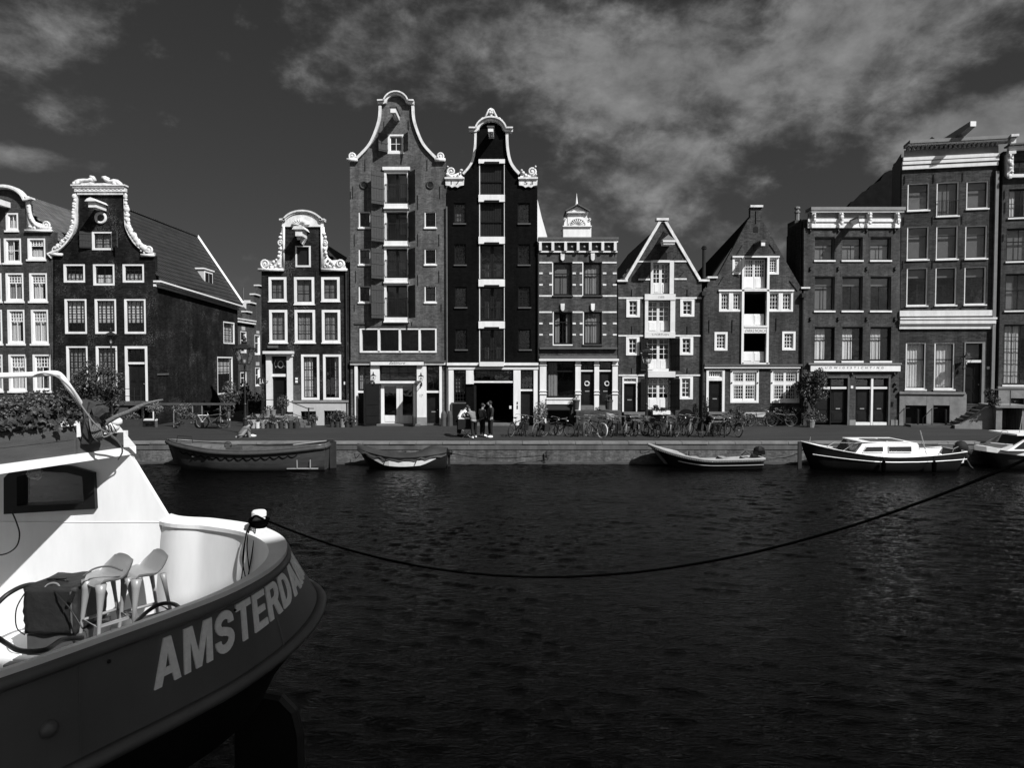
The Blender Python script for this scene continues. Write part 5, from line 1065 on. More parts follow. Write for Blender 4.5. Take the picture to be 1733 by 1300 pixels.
f.part('house_number', 'white_paint', [(1439.5, 653, 1443.5, 657.5)], 0, .03); f.part('bell_plate', 'black_paint', [(1508, 680, 1511.5, 688)], 0, .03)
for (u, v) in ((1441, 634), (1512.5, 634), (1514, 650), (1516, 658)): b = B(); b.ball(f.w(*f.sz(u, v), .08), (.07, .07, .12)); b.tube([f.w(*f.sz(u, v), .0), f.w(*f.sz(u, v), .1)], .03); b.obj('wall_lamp', 'iron', f.root, smooth=True)
f.body(1360, 1521.5, 386, 2.4, 'brick_g', zt=f.sz(1442, 372)[1])
b = B(); a0, z0 = f.sz(1360, 374); b.hexa([w(a0, 5, -2.4), w(a0 - .04, 5, -2.4), w(a0 - .04, 5, -.31), w(a0, 5, -.31), w(a0, z0 - .5, -2.4), w(a0 - .04, z0 - .5, -2.4), w(a0 - .04, z0 + .2, -.31), w(a0, z0 + .2, -.31)]); b.obj('side_render', 'brick_h', f.root)
q = P(1349, 376, 46); b = B(); b.lathe((q.x, q.y, q.z), [(.15, 0), (.15, .6), (.2, .62), (.2, .7), (.13, .72), (.13, .85), (.2, .9), (.18, 1.0), (.03, 1.05)], 8); b.obj('chimney_pot', 'gutter', f.root)
b = B(); b.box(q.x - .4, q.x + .9, 45.4, 46.6, q.z - 2.6, q.z + .02); b.obj('chimney', 'brick_h', f.root)

# ================= 11: tall house with double white band and side stairs
f = F(1524, YF, 1688, 39.75); house('canal_house', 'tallest brick house at right, with deep white cornice, double white band and stone basement stairs', f, 1604); w = f.w
top = [(1682.5, BOT), (1688, 279), (1526.5, 287), (1521.5, BOT)]
R1 = [(1536, 309.5, 1573, 356), (1635.6, 306, 1673, 353)]
for r in R1: f.win(*r, fw=1.8, fm='white_paint', bm='dark_door', cols=1, rows=1, transom=.3, rec=.10, curtain='full', cm='blind', sill=2)
f.win(1585, 307.5, 1623, 365.5, 1.8, bm='dark_door', cols=2, rows=1, rec=.10, curtain='full', cm='blind', sill=2)
for r in ((1535, 383, 1572, 439.5), (1584.3, 382, 1621.5, 438.7), (1633.5, 381, 1671, 437.7), (1534.3, 453, 1570, 517.5), (1583, 452, 1619, 516.5), (1632, 451, 1669, 515.5)):
    f.win(*r, fw=1.8, bm='dark_door', cols=1, rows=1, transom=.28, rec=.10, curtain='full' if r[1] < 440 else 'top', cm='blind', sill=2)
for r in ((1532.6, 579.5, 1567.5, 659), (1581, 579.5, 1616, 659)): f.win(*r, fw=2.2, bm='dark_door', cols=1, rows=1, transom=.36, rec=.10, curtain='full', cm='blind_light', sill=2.4)
f.hole(1631, 579, 1666, 684); f.hole(1531, 686, 1567, 718); f.hole(1578, 686, 1606, 717)
f.wall('wall', 'brick_h', top)
balcony(f, 1586, 339, 1622, 364.5, .05, 11)
b = B()
def slant(u0, v0, u1, v1, d0, d1, th):
    f.poly(b, [(u0, v0), (u1, v1), (u1, v1 + th), (u0, v0 + th)], d0, d1)
slant(1526, 275, 1688.5, 267, 0, .18, 5); slant(1526, 281.5, 1688, 273.5, 0, .13, 6.5); b.obj('cornice', 'white_paint', f.root)
b = B(); slant(1527, 268, 1689, 260, 0, .2, 5.5); b.obj('cornice_moulding', 'white_paint', f.root)
b = B(); slant(1530, 254.5, 1689, 246.5, 0, .06, 13); b.obj('frieze', 'gutter', f.root)
b = B()
for i in range(20): u = 1533 + i * 7.8; v = 251.5 - (u - 1530) * .0497; slant(u, v, u + 4, v - .2, 0, .32, 4)
b.obj('cornice_modillion', 'gutter', f.root)
b = B(); slant(1533, 247.2, 1700, 238.8, -.1, .42, 2.4); b.obj('cornice_top', 'white_paint', f.root); b = B(); slant(1535, 241, 1712, 232, -.6, .5, 5.6); b.obj('gutter', 'gutter', f.root)
b = B(); slant(1521.5, 526, 1683.5, 525, 0, .14, 9.5); slant(1521.3, 541.5, 1683, 541, 0, .2, 7); slant(1521.3, 549, 1683, 548.5, 0, .1, 8); slant(1521.3, 538, 1684.5, 537.4, 0, .24, 3.2); b.obj('white_band', 'white_paint', f.root)
f.anchors([(1531, 297, 14), (1580, 295, 14), (1629.5, 292, 14), (1680, 290, 14), (1529.5, 367, 14), (1578, 366, 14), (1628, 365, 14), (1679.5, 363, 14), (1528, 441, 14), (1578, 440, 14), (1627.5, 440, 14), (1677, 438, 14), (1527, 521, 10), (1577, 520, 10), (1626, 520, 10), (1677, 520, 10)])
f.part('stone_plinth', 'stone', [(1521, 667, 1531, 719), (1567, 667, 1578, 719), (1531, 667, 1567, 686), (1578, 667, 1606, 686), (1606, 667, 1634, 719)], .003, .12); f.part('plinth_ledge', 'stone', [(1520.5, 663.5, 1632, 667)], 0, .2)
for r in ((1531, 686, 1567, 719), (1578, 686, 1606, 717)): f.door(*r, 'black_paint', .35, hole=False, handle=False, cols=2)
b = B(); f.ring(b, 1631, 579, 1666, 684, 2, 2, 4, 0, -.3, .03); b.obj('door_frame', 'gutter', f.root); f.part('door_lintel', 'white_paint', [(1633, 609.5, 1662, 613.6)], -.3, .0)
f.win(1633, 581, 1662, 609, 1, fm='dark_door', bm='dark_door', cols=1, rows=1, hole=False, curtain='full', cm='blind', rec=.12); f.door(1633, 614, 1662, 684, 'black_paint', .2, hole=False, cols=2, panels=((.05, .28), (.34, .62), (.68, .94)), slot=False)
f.part('house_number', 'white_paint', [(1670, 620.5, 1674.5, 625)], 0, .03)
# wall lantern
# stairs and landing
za = f.sz(1640, 686)[1]; x0 = f.sz(1656, 700)[0]; x1 = f.sz(1709, 700)[0]; xs = f.sz(1598, 700)[0]
b = B(); f.bx(b, x0, x0 + .3, GZ, za, .2, 2.1); f.bx(b, x1 - .35, x1, GZ, za, .2, 2.1); f.bx(b, x0 + .3, x1 - .35, GZ, za, .2, .4); b.obj('landing', 'stone', f.root); b = B(); f.bx(b, x0 - .1, x1 + .05, za, za + .14, .13, 2.2); b.obj('landing_slab', 'stone', f.root)
b = B(); 
for i in range(9): xx = x0 + .4 + i * .13; b.tube([f.w(xx, GZ, 1.9), f.w(xx, za, 1.9)], .012, 4)
b.obj('landing_grille', 'iron', f.root)
n = 7
for i in range(n):
    zt = GZ + (za - GZ) * (i + 1) / (n + .2); xa = xs + (x0 - xs) * i / n; b = B(); f.bx(b, xa, x0, zt - (za - GZ) / (n + .2), zt, .25, 1.5); b.obj('stair_step', 'step_stone', f.root)
b = B(); f.poly(b, [(xs - .1, GZ), (x0, GZ), (x0, za), (x0 - .3, za), (xs + .2, GZ + .25), (xs - .1, GZ + .2)], 1.5, 1.75, sz=True); b.obj('stair_side', 'stone', f.root)
b = B(); zr = za + 1.0; b.tube([f.w(x0 - .1, zr, 2.05), f.w(x1 + .6, zr, 2.05)], .025); b.tube([f.w(x1 + .05, za, 2.05), f.w(x1 + .05, zr + .1, 2.05)], .07)
for xx in (x0, x0 + .7): b.tube([f.w(xx, za, 2.05), f.w(xx, zr, 2.05)], .02)
b.obj('landing_railing', 'iron', f.root)
for uu in (1520, 1566):
    b = B(); pts = [f.w(*f.sz(uu - 14, 706), .9), f.w(*f.sz(uu + 1, 690), .9), f.w(*f.sz(uu + 10, 689), .9)]; b.tube(pts, .022); b.tube([f.w(*f.sz(uu + 1, 690), .9), f.w(*f.sz(uu + 1, 718), .9)], .022); b.tube([f.w(*f.sz(uu - 14, 706), .9), f.w(*f.sz(uu - 14, 718), .9)], .022); b.tube([f.w(*f.sz(uu + 24, 691), .9), f.w(*f.sz(uu + 24, 718), .9)], .05); b.obj('basement_railing', 'iron', f.root)
f.part('basement_kerb', 'dark_stone', [(1529, 717, 1598, 719)], .2, 1.2)
a0, z0 = f.sz(1689, 290); a1, z1 = f.sz(1684, 664); b = B(); f.bx(b, a0 - .16, a0 + .0, z1, z0, .02, .16); b.obj('downpipe', 'gutter', f.root)
q0 = f.sz(1523, 600)[0]; q1 = f.sz(1686, 600)[0]; zt = f.sz(1604, 262)[1]
b = B(); w = f.w; f.bx(b, q0, q0 + .2, 1, zt, -1.6, -.31); f.bx(b, q1 - .2, q1, 1, zt, -1.6, -.31); f.bx(b, q0, q1, 1, zt, -1.8, -1.6); b.obj('side_wall', 'brick_h', f.root); b = B(); f.bx(b, q0, q1, zt, zt + .1, -1.8, -.31); b.obj('flat_roof', 'lead', f.root)
b = B(); b.hexa([w(q0 - .05, 10, -1.8), w(q0 - .02, 10, -1.8), w(q0 - .02, 10, -.3), w(q0 - .05, 10, -.3), w(q0 - .05, zt - .1, -1.8), w(q0 - .02, zt - .1, -1.8), w(q0 - .02, zt + .3, -.3), w(q0 - .05, zt + .3, -.3)]); b.obj('side_cladding', 'lead', f.root)
b = B(); a, z = f.sz(1592, 240); f.poly(b, [(a - .75, z - .9), (a + .55, z - .9), (a + .2, z + .35), (a - .15, z + .6), (a - .5, z + .3)], -1.75, -.9, sz=True); b.obj('roof_dormer', 'roof_black', f.root)
b = B(); A_ = Vector(f.w(*f.sz(1604, 240), -.8)); B_ = Vector(f.w(*f.sz(1631, 221), 1.15)); 
b.hexa([A_ + Vector((-.35, 0, -.3)), A_ + Vector((.35, 0, -.3)), B_ + Vector((.15, 0, -.15)), B_ + Vector((-.15, 0, -.15)), A_ + Vector((-.35, 0, .2)), A_ + Vector((.35, 0, .2)), B_ + Vector((.15, 0, .15)), B_ + Vector((-.15, 0, .15))]); ho = b.obj('hoist_beam', 'gutter', f.root)
b = B(); b.box(B_.x - .16, B_.x + .16, B_.y - .05, B_.y + .02, B_.z - .14, B_.z + .14); b.obj('beam_end', 'white_paint', ho)
# low dark roof between 10 and 11
b = B(); p = [P(u_, v_, 46.5) for u_, v_ in ((1436, 352), (1440, 341), (1446, 340), (1459, 325), (1470, 320), (1473, 314), (1490, 305), (1497, 292), (1506, 288), (1520, 286), (1520, 352))]; n = len(p); b.v = [tuple(q) for q in p] + [(q.x + .4, q.y + 2.5, q.z - .3) for q in p]; b.f = [tuple(range(n)), tuple(range(n, 2 * n))] + [(i, (i + 1) % n, n + (i + 1) % n, n + i) for i in range(n)]; b.obj('rear_roof', 'roof_black', f.root)

# ================= 12: house at the right edge
f = F(1690, 39.7, 1800, 39.0); house('canal_house', 'brick house at the right picture edge with carved white corner bracket and light cornice', f, 1740); w = f.w
top = [(1800, BOT), (1800, 250), (1698, 256), (1688, BOT)]
f.win(1710, 271, 1760, 293.5, 1, fm='dark_door', bm='dark_door', cols=3, rows=1, rec=.1, curtain='blind', cm='blind'); f.win(1707, 319, 1750, 368, 1.4, fm='dark_door', bm='dark_door', cols=2, rows=2, rec=.1, curtain='sides', cm='curtain_white', sill=2.4)
f.win(1703, 386, 1748, 442, 1.4, fm='dark_door', bm='dark_door', cols=2, rows=1, transom=.4, rec=.1, curtain='full', cm='blind', sill=2.4); f.win(1701, 463, 1747, 525.5, 1.4, fm='dark_door', bm='dark_door', cols=2, rows=1, transom=.45, rec=.1, curtain='left', cm='blind', sill=2.4)
f.win(1698, 549, 1745, 651.5, 1.4, fm='dark_door', bm='dark_door', cols=3, rows=5, rec=.1, curtain='lt', cm='curtain_white', sill=3); f.win(1710, 674, 1731, 716, 1.4, fm='dark_door', bm='dark_door', cols=1, rows=2, rec=.1, curtain='blind', cm='blind')
f.wall('wall', 'brick_i', top)
b = B(); f.poly(b, [(1704, 250), (1800, 243), (1800, 250), (1704, 256)], 0, .3); b.obj('cornice', 'white_paint', f.root); b = B(); f.poly(b, [(1704, 296), (1800, 294), (1800, 299), (1704, 301.5)], 0, .2); b.obj('string_course', 'white_paint', f.root); b = B(); f.poly(b, [(1702, 247), (1800, 240), (1800, 242.5), (1702, 249.6)], -.2, .5); b.obj('gutter', 'lead', f.root)
b = B(); f.rb(b, 1703, 232, 1716, 236, 0, .6); f.rb(b, 1705, 236, 1713, 248, 0, .45); f.rb(b, 1702, 258, 1714, 263, .0, .4); f.poly(b, [(1700, 263), (1711, 263), (1711, 296), (1705, 302), (1700, 298)], 0, .3)
f.blobs(b, [(1706, 234), (1711, 234), (1707, 242), (1710, 246), (1704, 266), (1708, 270), (1704, 276), (1708, 282), (1704, 288), (1707, 294), (1704, 300)], 3.6, rnd, .35, 1); b.obj('carved_bracket', 'white_stone', f.root)
f.part('plinth', 'stone', [(1688, 658, 1709, 719), (1709, 658, 1733, 674), (1732, 658, 1800, 719)], .002, .1); f.part('plinth_ledge', 'stone', [(1687, 654.5, 1800, 658)], 0, .16)
f.anchors([(1700, 322, 14), (1701, 342, 18), (1698, 396, 12)])
q0 = f.sz(1692, 600)[0]; q1 = f.sz(1800, 600)[0]; zt = f.sz(1740, 256)[1]; b = B(); f.bx(b, q0, q0 + .2, 1, zt, -12, -.31); f.bx(b, q1 - .2, q1, 1, zt, -12, -.31); f.bx(b, q0, q1, 1, zt, -12.2, -12); b.obj('side_wall', 'brick_i', f.root); b = B(); f.bx(b, q0, q1, zt, zt + .1, -12.2, -.31); b.obj('flat_roof', 'lead', f.root)

# ================= houses on this side of the canal, behind the camera: they throw the shade over the near hull
def near_house(x0, x1, zt, label):
    r = empty('canal_house', ((x0 + x1) / 2, -5, GZ), label, 'canal house')
    b = B(); b.box(x0, x1, -15, -5, GZ, zt); b.obj('wall', 'near_plaster', r)
    b = B(); b.box(x0 - .1, x1 + .1, -15, -4.7, zt - .4, zt); b.obj('cornice', 'white_paint', r)
    n = 3; W_ = (x1 - x0) / n
    for k in range(4):
        for i in range(n):
            xc = x0 + W_ * (i + .5); z0 = 2.2 + k * 3.7; b = B(); b.box(xc - .6, xc + .6, -5.03, -4.96, z0, z0 + 2.2); wd = b.obj('window', 'white_paint', r); b = B(); b.box(xc - .5, xc + .5, -4.959, -4.95, z0 + .1, z0 + 2.1); b.obj('pane', 'dark_window', wd)
near_house(3.6, 8.0, 16.9, 'white plastered canal house behind the viewpoint, lower left one'); near_house(8.1, 9.9, 18.0, 'white plastered canal house behind the viewpoint, narrow taller one')

# ---------------------------------------------------------------- street furniture
def lantern(b, c, s=1.0, crown=True):
    x, y, z = c; w0, w1, h = .13 * s, .27 * s, .50 * s
    for sx, sy in ((-1, -1), (1, -1), (1, 1), (-1, 1)): b.tube([(x + sx * w0, y + sy * w0, z), (x + sx * w1, y + sy * w1, z + h)], .012 * s, 4)
    for (q, zz) in ((w0, z), (w1, z + h)):
        b.tube([(x - q, y - q, zz), (x + q, y - q, zz), (x + q, y + q, zz), (x - q, y + q, zz)], .018 * s, 4, closed=True)
    b.add([(x - w1 * 1.12, y - w1 * 1.12, z + h), (x + w1 * 1.12, y - w1 * 1.12, z + h), (x + w1 * 1.12, y + w1 * 1.12, z + h), (x - w1 * 1.12, y + w1 * 1.12, z + h), (x - .08 * s, y - .08 * s, z + h + .17 * s), (x + .08 * s, y - .08 * s, z + h + .17 * s), (x + .08 * s, y + .08 * s, z + h + .17 * s), (x - .08 * s, y + .08 * s, z + h + .17 * s)],
          [(0, 1, 5, 4), (1, 2, 6, 5), (2, 3, 7, 6), (3, 0, 4, 7), (4, 5, 6, 7), (3, 2, 1, 0)])
    b.lathe((x, y, z + h + .17 * s), [(.07 * s, 0), (.1 * s, .04 * s), (.05 * s, .1 * s), (.07 * s, .16 * s), (.01, .28 * s)], 8)
    if crown:
        for i in range(5):
            t = -1 + i * .5
            for sy in (-1, 1): b.ball((x + t * w1, y + sy * w1, z + h + .03), .035 * s, 5, 3); b.ball((x + sy * w1, y + t * w1, z + h + .03), .035 * s, 5, 3)
def street_lamp(u, Y, H, label, s=1.0):
    x = P(u, 700, Y).x; r = empty('street_lamp', (x, Y, GZ), label, 'street lamp', 'street lamps along the quay')
    b = B(); b.lathe((x, Y, GZ), [(.17, 0), (.17, .12), (.13, .16), (.12, .7), (.15, .76), (.08, .85), (.06, 1.5), (.085, 1.55), (.05, 1.62), (.04, H - .75), (.07, H - .7), (.04, H - .64)], 10)
    b.tube([(x - .3, Y, GZ + H - 1.0), (x + .3, Y, GZ + H - 1.0)], .018, 5); b.obj('post', 'iron', r)
    b = B(); lantern(b, (x, Y, GZ + H - .62), s); l = b.obj('lantern', 'iron', r)
    z0 = GZ + H - .62; g = B()
    for (a, c_) in (((-1, -1), (1, -1)), ((1, -1), (1, 1)), ((1, 1), (-1, 1)), ((-1, 1), (-1, -1))):
        g.add([(x + a[0] * .125 * s, Y + a[1] * .125 * s, z0), (x + c_[0] * .125 * s, Y + c_[1] * .125 * s, z0), (x + c_[0] * .262 * s, Y + c_[1] * .262 * s, z0 + .5 * s), (x + a[0] * .262 * s, Y + a[1] * .262 * s, z0 + .5 * s)], [(0, 1, 2, 3)])
    g.obj('lamp_glass', 'clear_glass', l); b = B(); b.lathe((x, Y, z0 + .06), [(.05, 0), (.07, .1), (.05, .22)], 8); b.obj('bulb', 'bulb', l)
    return r
street_lamp(1094, 36.0, 4.35, 'black street lamp with crowned lantern before the white edged gable house', 1.15)
street_lamp(415, 36.0, 4.3, 'black street lamp with wide crowned lantern at the alley mouth', 1.6)
street_lamp(190, 38.4, 5.4, 'tall black street lamp before the tarred corner house, behind the bush', 1.0)
def wall_lantern(u, v, Y, label, s=.55):
    p = P(u, v, Y); r = empty('wall_lantern', p, label, 'lantern', 'wall lanterns beside the warehouse doors' if Y > 40.4 and u < 800 else None)
    b = B(); lantern(b, (p.x, p.y - .3, p.z), s, False); b.obj('lantern_frame', 'iron', r); b = B(); b.tube([(p.x, p.y, p.z - .25), (p.x, p.y - .3, p.z - .22), (p.x, p.y - .3, p.z)], .025); b.ball((p.x, p.y - .02, p.z - .2), (.05, .04, .14)); b.obj('bracket', 'iron', r); b = B(); b.lathe((p.x, p.y - .3, p.z + .03), [(.03, 0), (.05, .1), (.03, .2)], 6); b.obj('bulb', 'bulb', r)
wall_lantern(633.5, 644, 40.62, 'black wall lantern on the white pilaster left of the double shop doors')
wall_lantern(713.5, 645, 40.62, 'black wall lantern on the white pilaster right of the double shop doors')
wall_lantern(1629.5, 617, 40.0, 'small wall lantern beside the panelled front door up the stone stairs', .8)
for u, l in ((751, 'pointed stone kerb post nearer the warehouse with open shutters'), (761.5, 'pointed stone kerb post nearer the black warehouse')):
    p = PZ(u, 721, GZ); b = B(); b.lathe((p.x, 40.3, GZ), [(.18, 0), (.165, .55), (.15, .72), (.11, .84), (.05, .90)], 8); solo(b, 'stone_post', 'dark_stone', l, 'bollard', 'stone posts between the two warehouses')
for u, l in ((264, 'small striped post by the corner house basement window'), (310, 'small striped post beneath the trailing plants'), (387, 'small striped post right of the white bicycle')):
    p = P(u, 700, 39.6); b = B(); b.lathe((p.x, 39.6, GZ), [(.09, 0), (.08, .6), (.1, .66), (.09, .8), (.03, .92)], 8); o = solo(b, 'street_post', 'dark_stone', l, 'bollard', 'short posts in front of the corner house')
    b = B(); b.lathe((p.x, 39.6, GZ + .38), [(.09, 0), (.09, .1)], 8); b.obj('white_band', 'pot_white', o)
p = P(442.5, 645.5, 40.3); r = empty('round_sign', p, 'round dark street sign with pale walking figures at the alley corner', 'sign')
b = B(); b.tube([(p.x, p.y, p.z), (p.x, p.y - .04, p.z)], .26, 20); b.obj('disc', 'sign_blue', r)
b = B()
for (dx, s_) in ((-.07, 1), (.08, .72)): b.ball((p.x + dx, p.y - .05, p.z + .13 * s_), .032 * s_, 6, 4); b.tube([(p.x + dx, p.y - .048, p.z + .09 * s_), (p.x + dx, p.y - .048, p.z - .03)], .022 * s_, 5); b.tube([(p.x + dx, p.y - .048, p.z - .02), (p.x + dx - .05, p.y - .048, p.z - .17 * s_)], .014, 5); b.tube([(p.x + dx, p.y - .048, p.z - .02), (p.x + dx + .05, p.y - .048, p.z - .17 * s_)], .014, 5)
b.obj('pictogram', 'sign_text', r); b = B(); b.tube([(p.x, p.y, p.z), (p.x + .3, p.y + .3, p.z)], .02); b.obj('bracket', 'iron', r)

# ---------------------------------------------------------------- plants
RG = random.Random(21)
def plant(name, label, cat, base, blobs, trunk=None, leaf='leaf', n=900, size=.07, group=None):
    r = empty(name, base, label, cat, group); b = B()
    for (c, rad, k) in blobs: b.leaves(c, rad, int(n * k), size, RG)
    b.obj('crown' if trunk else 'foliage', leaf, r)
    if trunk: 
        b = B()
        for pts, rs in trunk: b.tube(pts, rs, 7)
        b.obj('trunk', 'bark', r)
    return r
def crown(u0, v0, u1, v1, Y, k, ry=None, rg=RG, sub=.32):
    """uneven crown: leaf clumps filling the measured outline at depth Y"""
    a = P(u0, v1, Y); c = P(u1, v0, Y); cx, cz = (a.x + c.x) / 2, (a.z + c.z) / 2; rx, rz = (c.x - a.x) / 2, (c.z - a.z) / 2; ry = ry or rx * .8; out = []
    for _ in range(k):
        t = rg.uniform(0, 6.28); q = rg.uniform(0, .85) ** .6; out.append(((cx + rx * .8 * q * math.cos(t), Y + ry * rg.uniform(-.7, .7), cz + rz * .8 * q * math.sin(t)), (rx * sub * rg.uniform(.6, 1.3), ry * sub, rz * sub * rg.uniform(.6, 1.2)), 1.0 / k))
    return out
x = P(160, 700, 38.0).x
tr = [([(x, 38, GZ), (x + .05, 38, 2.2), (x - .1, 38, 3.2)], [.12, .08, .05])] + [([(x, 38, 1.8 + i * .25), (x + math.cos(i * 1.7) * 1.2, 38 + math.sin(i * 1.7) * .5, 2.9 + i * .3)], [.05, .015]) for i in range(9)]
plant('small_tree', 'loose leafed young tree in front of the tarred corner house windows', 'tree', (x, 38, GZ), crown(96, 600, 218, 712, 38, 46, 1.2, sub=.2), tr, 'leaf', 5200, .075)
x = P(1375, 700, 40.1).x
tr = [([(x, 40.1, GZ), (x + .05, 40.1, 2.3), (x, 40.1, 3.4)], [.10, .08, .05])] + [([(x, 40.1, 2.0), (x + math.cos(i * 1.4) * .6, 40.1 + math.sin(i * 1.4) * .3, 3.2 + .1 * i)], [.04, .012]) for i in range(6)]
plant('small_tree', 'round crowned dense little tree against the brick front under the lettered board', 'tree', (x, 40.1, GZ), crown(1346, 616, 1406, 690, 39.9, 34, .7, sub=.32), tr, 'leaf', 5200, .07)
def shrub(u0, v0, u1, v1, Y, label, n=500, size=.06, leaf='leaf', k=7, name='shrub', cat='shrub', group=None):
    c = P((u0 + u1) / 2, v1, Y); return plant(name, label, cat, (c.x, Y, max(GZ, c.z)), crown(u0, v0, u1, v1, Y, k, sub=.5), None, leaf, n, size, group)
shrub(372, 640, 404, 712, 41.5, 'tall climbing shrub at the alley corner of the tarred house', 1500, .07, k=14)
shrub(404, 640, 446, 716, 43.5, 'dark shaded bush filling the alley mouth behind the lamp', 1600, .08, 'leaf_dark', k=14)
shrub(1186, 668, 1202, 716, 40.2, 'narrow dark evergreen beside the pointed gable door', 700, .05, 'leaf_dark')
shrub(1236, 684, 1256, 712, 40.0, 'leafy bush right of the steps under the small paned window', 500, .06)
shrub(1252, 698, 1275, 720, 39.9, 'pale flowering bush on the pavement left of the leaning bicycle', 500, .05, 'leaf_pale')
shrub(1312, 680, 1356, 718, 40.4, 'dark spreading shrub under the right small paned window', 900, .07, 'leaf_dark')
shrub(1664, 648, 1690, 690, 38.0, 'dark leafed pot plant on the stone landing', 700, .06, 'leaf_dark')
shrub(1360, 694, 1400, 718, 39.5, 'low ragged plants at the foot of the round crowned tree', 600, .05)
shrub(240, 680, 282, 702, 39.4, 'left trailing plant hanging from the wooden beam', 800, .05, 'leaf_pale'); shrub(290, 680, 326, 708, 39.4, 'right trailing plant hanging from the wooden beam', 700, .05, 'leaf_pale')
shrub(292, 700, 318, 724, 39.2, 'feathery potted plant beneath the beam, left of the white bicycle', 400, .06); shrub(322, 700, 340, 724, 39.2, 'small potted bush touching the white bicycle rear wheel', 300, .06)
# beam with posts that carries the trailing plants
a = P(222, 684, 39.6); c = P(398, 684, 39.6); r = empty('pergola', (a.x, 39.6, GZ), 'low wooden beam on thin white posts along the corner house', 'pergola')
b = B(); b.box(a.x, c.x, 39.55, 39.65, a.z - .06, a.z + .06); b.obj('beam', 'dark_stone', r)
for u in (294, 314, 326, 342, 373): x = P(u, 700, 39.6).x; b = B(); b.box(x - .022, x + .022, 39.58, 39.62, GZ, a.z - .06); b.obj('post', 'gutter', r)
def pot(u, v, Y, d, h, m, label, z=None, plantn=0, leaf='leaf', ph=.3, group='potted plants on the stoop and pavement', pr=.2):
    q = P(u, v, Y); z = q.z if z is None else z; r = empty('plant_pot', (q.x, Y, z), label, 'plant pot', group)
    b = B(); b.lathe((q.x, Y, z), [(d * .36, 0), (d * .48, h * .85), (d * .53, h * .86), (d * .53, h), (d * .45, h), (d * .42, h * .9)], 12); b.obj('pot', m, r, smooth=False)
    if plantn:
        b = B(); b.leaves((q.x, Y, z + h + ph * .55), (pr, pr, ph * .6), plantn, .055, RG, 0); b.obj('plant', leaf, r)
    return r
ZST = F(442, YF, 589, YF).sz(460, 701)[1]
for i, (u, d, h, m, l, n, ph) in enumerate([(447, .22, .3, 'pot_dark', 'leftmost empty pot on the stoop slab', 0, 0), (454, .32, .36, 'terracotta', 'second pot from the left on the stoop slab, terracotta', 60, .2), (462.5, .32, .36, 'terracotta', 'third pot from the left on the stoop slab, terracotta', 40, .2), (479, .34, .4, 'pot_dark', 'largest pot on the stoop slab with a leafy bush at the door', 420, .7)]):
    pot(u, 700, 39.5, d, h, m, l, ZST, n, ph=ph, pr=.36 if n > 100 else .2)
for i, (u, d, h, m, l, n, ph, lf) in enumerate([(428.5, .34, .5, 'crate', 'pale square planter with a small plant left of the stoop pots', 160, .3, 'leaf_dark'), (436, .3, .36, 'pot_white', 'white pot, leftmost before the stoop wall', 60, .2, 'leaf'), (445, .3, .34, 'terracotta', 'terracotta pot with tall spiky plant before the stoop', 110, .6, 'leaf'), (453, .28, .24, 'pot_dark', 'small dark pot between the two terracotta ones', 50, .2, 'leaf'), (461, .30, .22, 'pot_dark', 'dark pot with a round clipped bush before the stoop', 380, .5, 'leaf'),
        (469, .26, .28, 'terracotta', 'narrow clay pot right of the clipped bush', 40, .2, 'leaf'), (476, .34, .34, 'pot_dark', 'dark pot with drooping plant below the door', 120, .3, 'leaf'), (485, .3, .3, 'terracotta', 'clay pot with thin flowers near the steps', 120, .5, 'leaf_pale'), (492, .38, .36, 'pot_dark', 'wide dark pot, second from the steps', 30, .1, 'leaf'), (502, .38, .36, 'pot_dark', 'wide dark pot touching the stair steps', 40, .2, 'leaf')]):
    pot(u, 724, 38.9, d, h, m, l, GZ, n, lf, ph)
for (u, d, h, m, l, n, ph) in [(530, .3, .3, 'pot_dark', 'bushy pot before the left basement window', 260, .4), (562, .3, .3, 'pot_dark', 'dark pot before the right basement window, left one', 120, .5), (571, .34, .32, 'pot_dark', 'dark pot before the right basement window, middle one', 260, .6), (580, .38, .5, 'stone', 'tall pale stone pot at the right end of the plinth', 260, .4), (588, .34, .3, 'pot_dark', 'pot with low green plant by the downpipe', 240, .35), (598, .34, .3, 'pot_dark', 'pot with low green plant at the warehouse corner', 240, .35)]: pot(u, 724, 39.6, d, h, m, l, GZ, n, ph=ph, pr=.3)
pot(916, 715, 40.1, .4, .4, 'pot_dark', 'flowering pot on the pavement between black warehouse and white pilaster', GZ, 700, 'leaf_pale', 1.0, pr=.42)
pot(975, 694, 40.3, .42, .6, 'pot_dark', 'black hanging basket pot beside the shop window', P(975, 694, 40.3).z, 60, 'leaf'); pot(1030, 692, 40.0, .5, .55, 'pot_dark', 'black tub on the brick stoop by the right wreathed door', P(1030, 693, 40).z, 60, 'leaf')
pot(1372, 717, 39.4, .5, .45, 'stone', 'stone tub at the foot of the round crowned tree', GZ, 160, 'leaf', .4)
for (u, l) in ((1108, 'left red flowered window box plant'), (1122, 'right leafy window box plant')): shrub(u - 6, 686, u + 7, 698, 40.5, l.replace('red flowered', 'dark leafed') + ' under the lowest double doors', 260, .05, 'leaf_dark')
for (u, w_, l) in ((216, 1.5, 'long dark planter box under the corner house stoop'), (322, 1.4, 'dark planter box left of the white bicycle'), ):
    q = P(u, 715, 39.2); r = empty('planter_box', (q.x, 39.2, GZ), l, 'planter', 'dark planter boxes before the corner house'); b = B(); b.box(q.x - w_ / 2, q.x + w_ / 2, 39, 39.4, GZ, GZ + .5); b.obj('box', 'pot_dark', r); b = B(); b.leaves((q.x, 39.2, GZ + .65), (w_ / 2, .2, .25), 350, .06, RG, 0); b.obj('foliage', 'leaf', r)

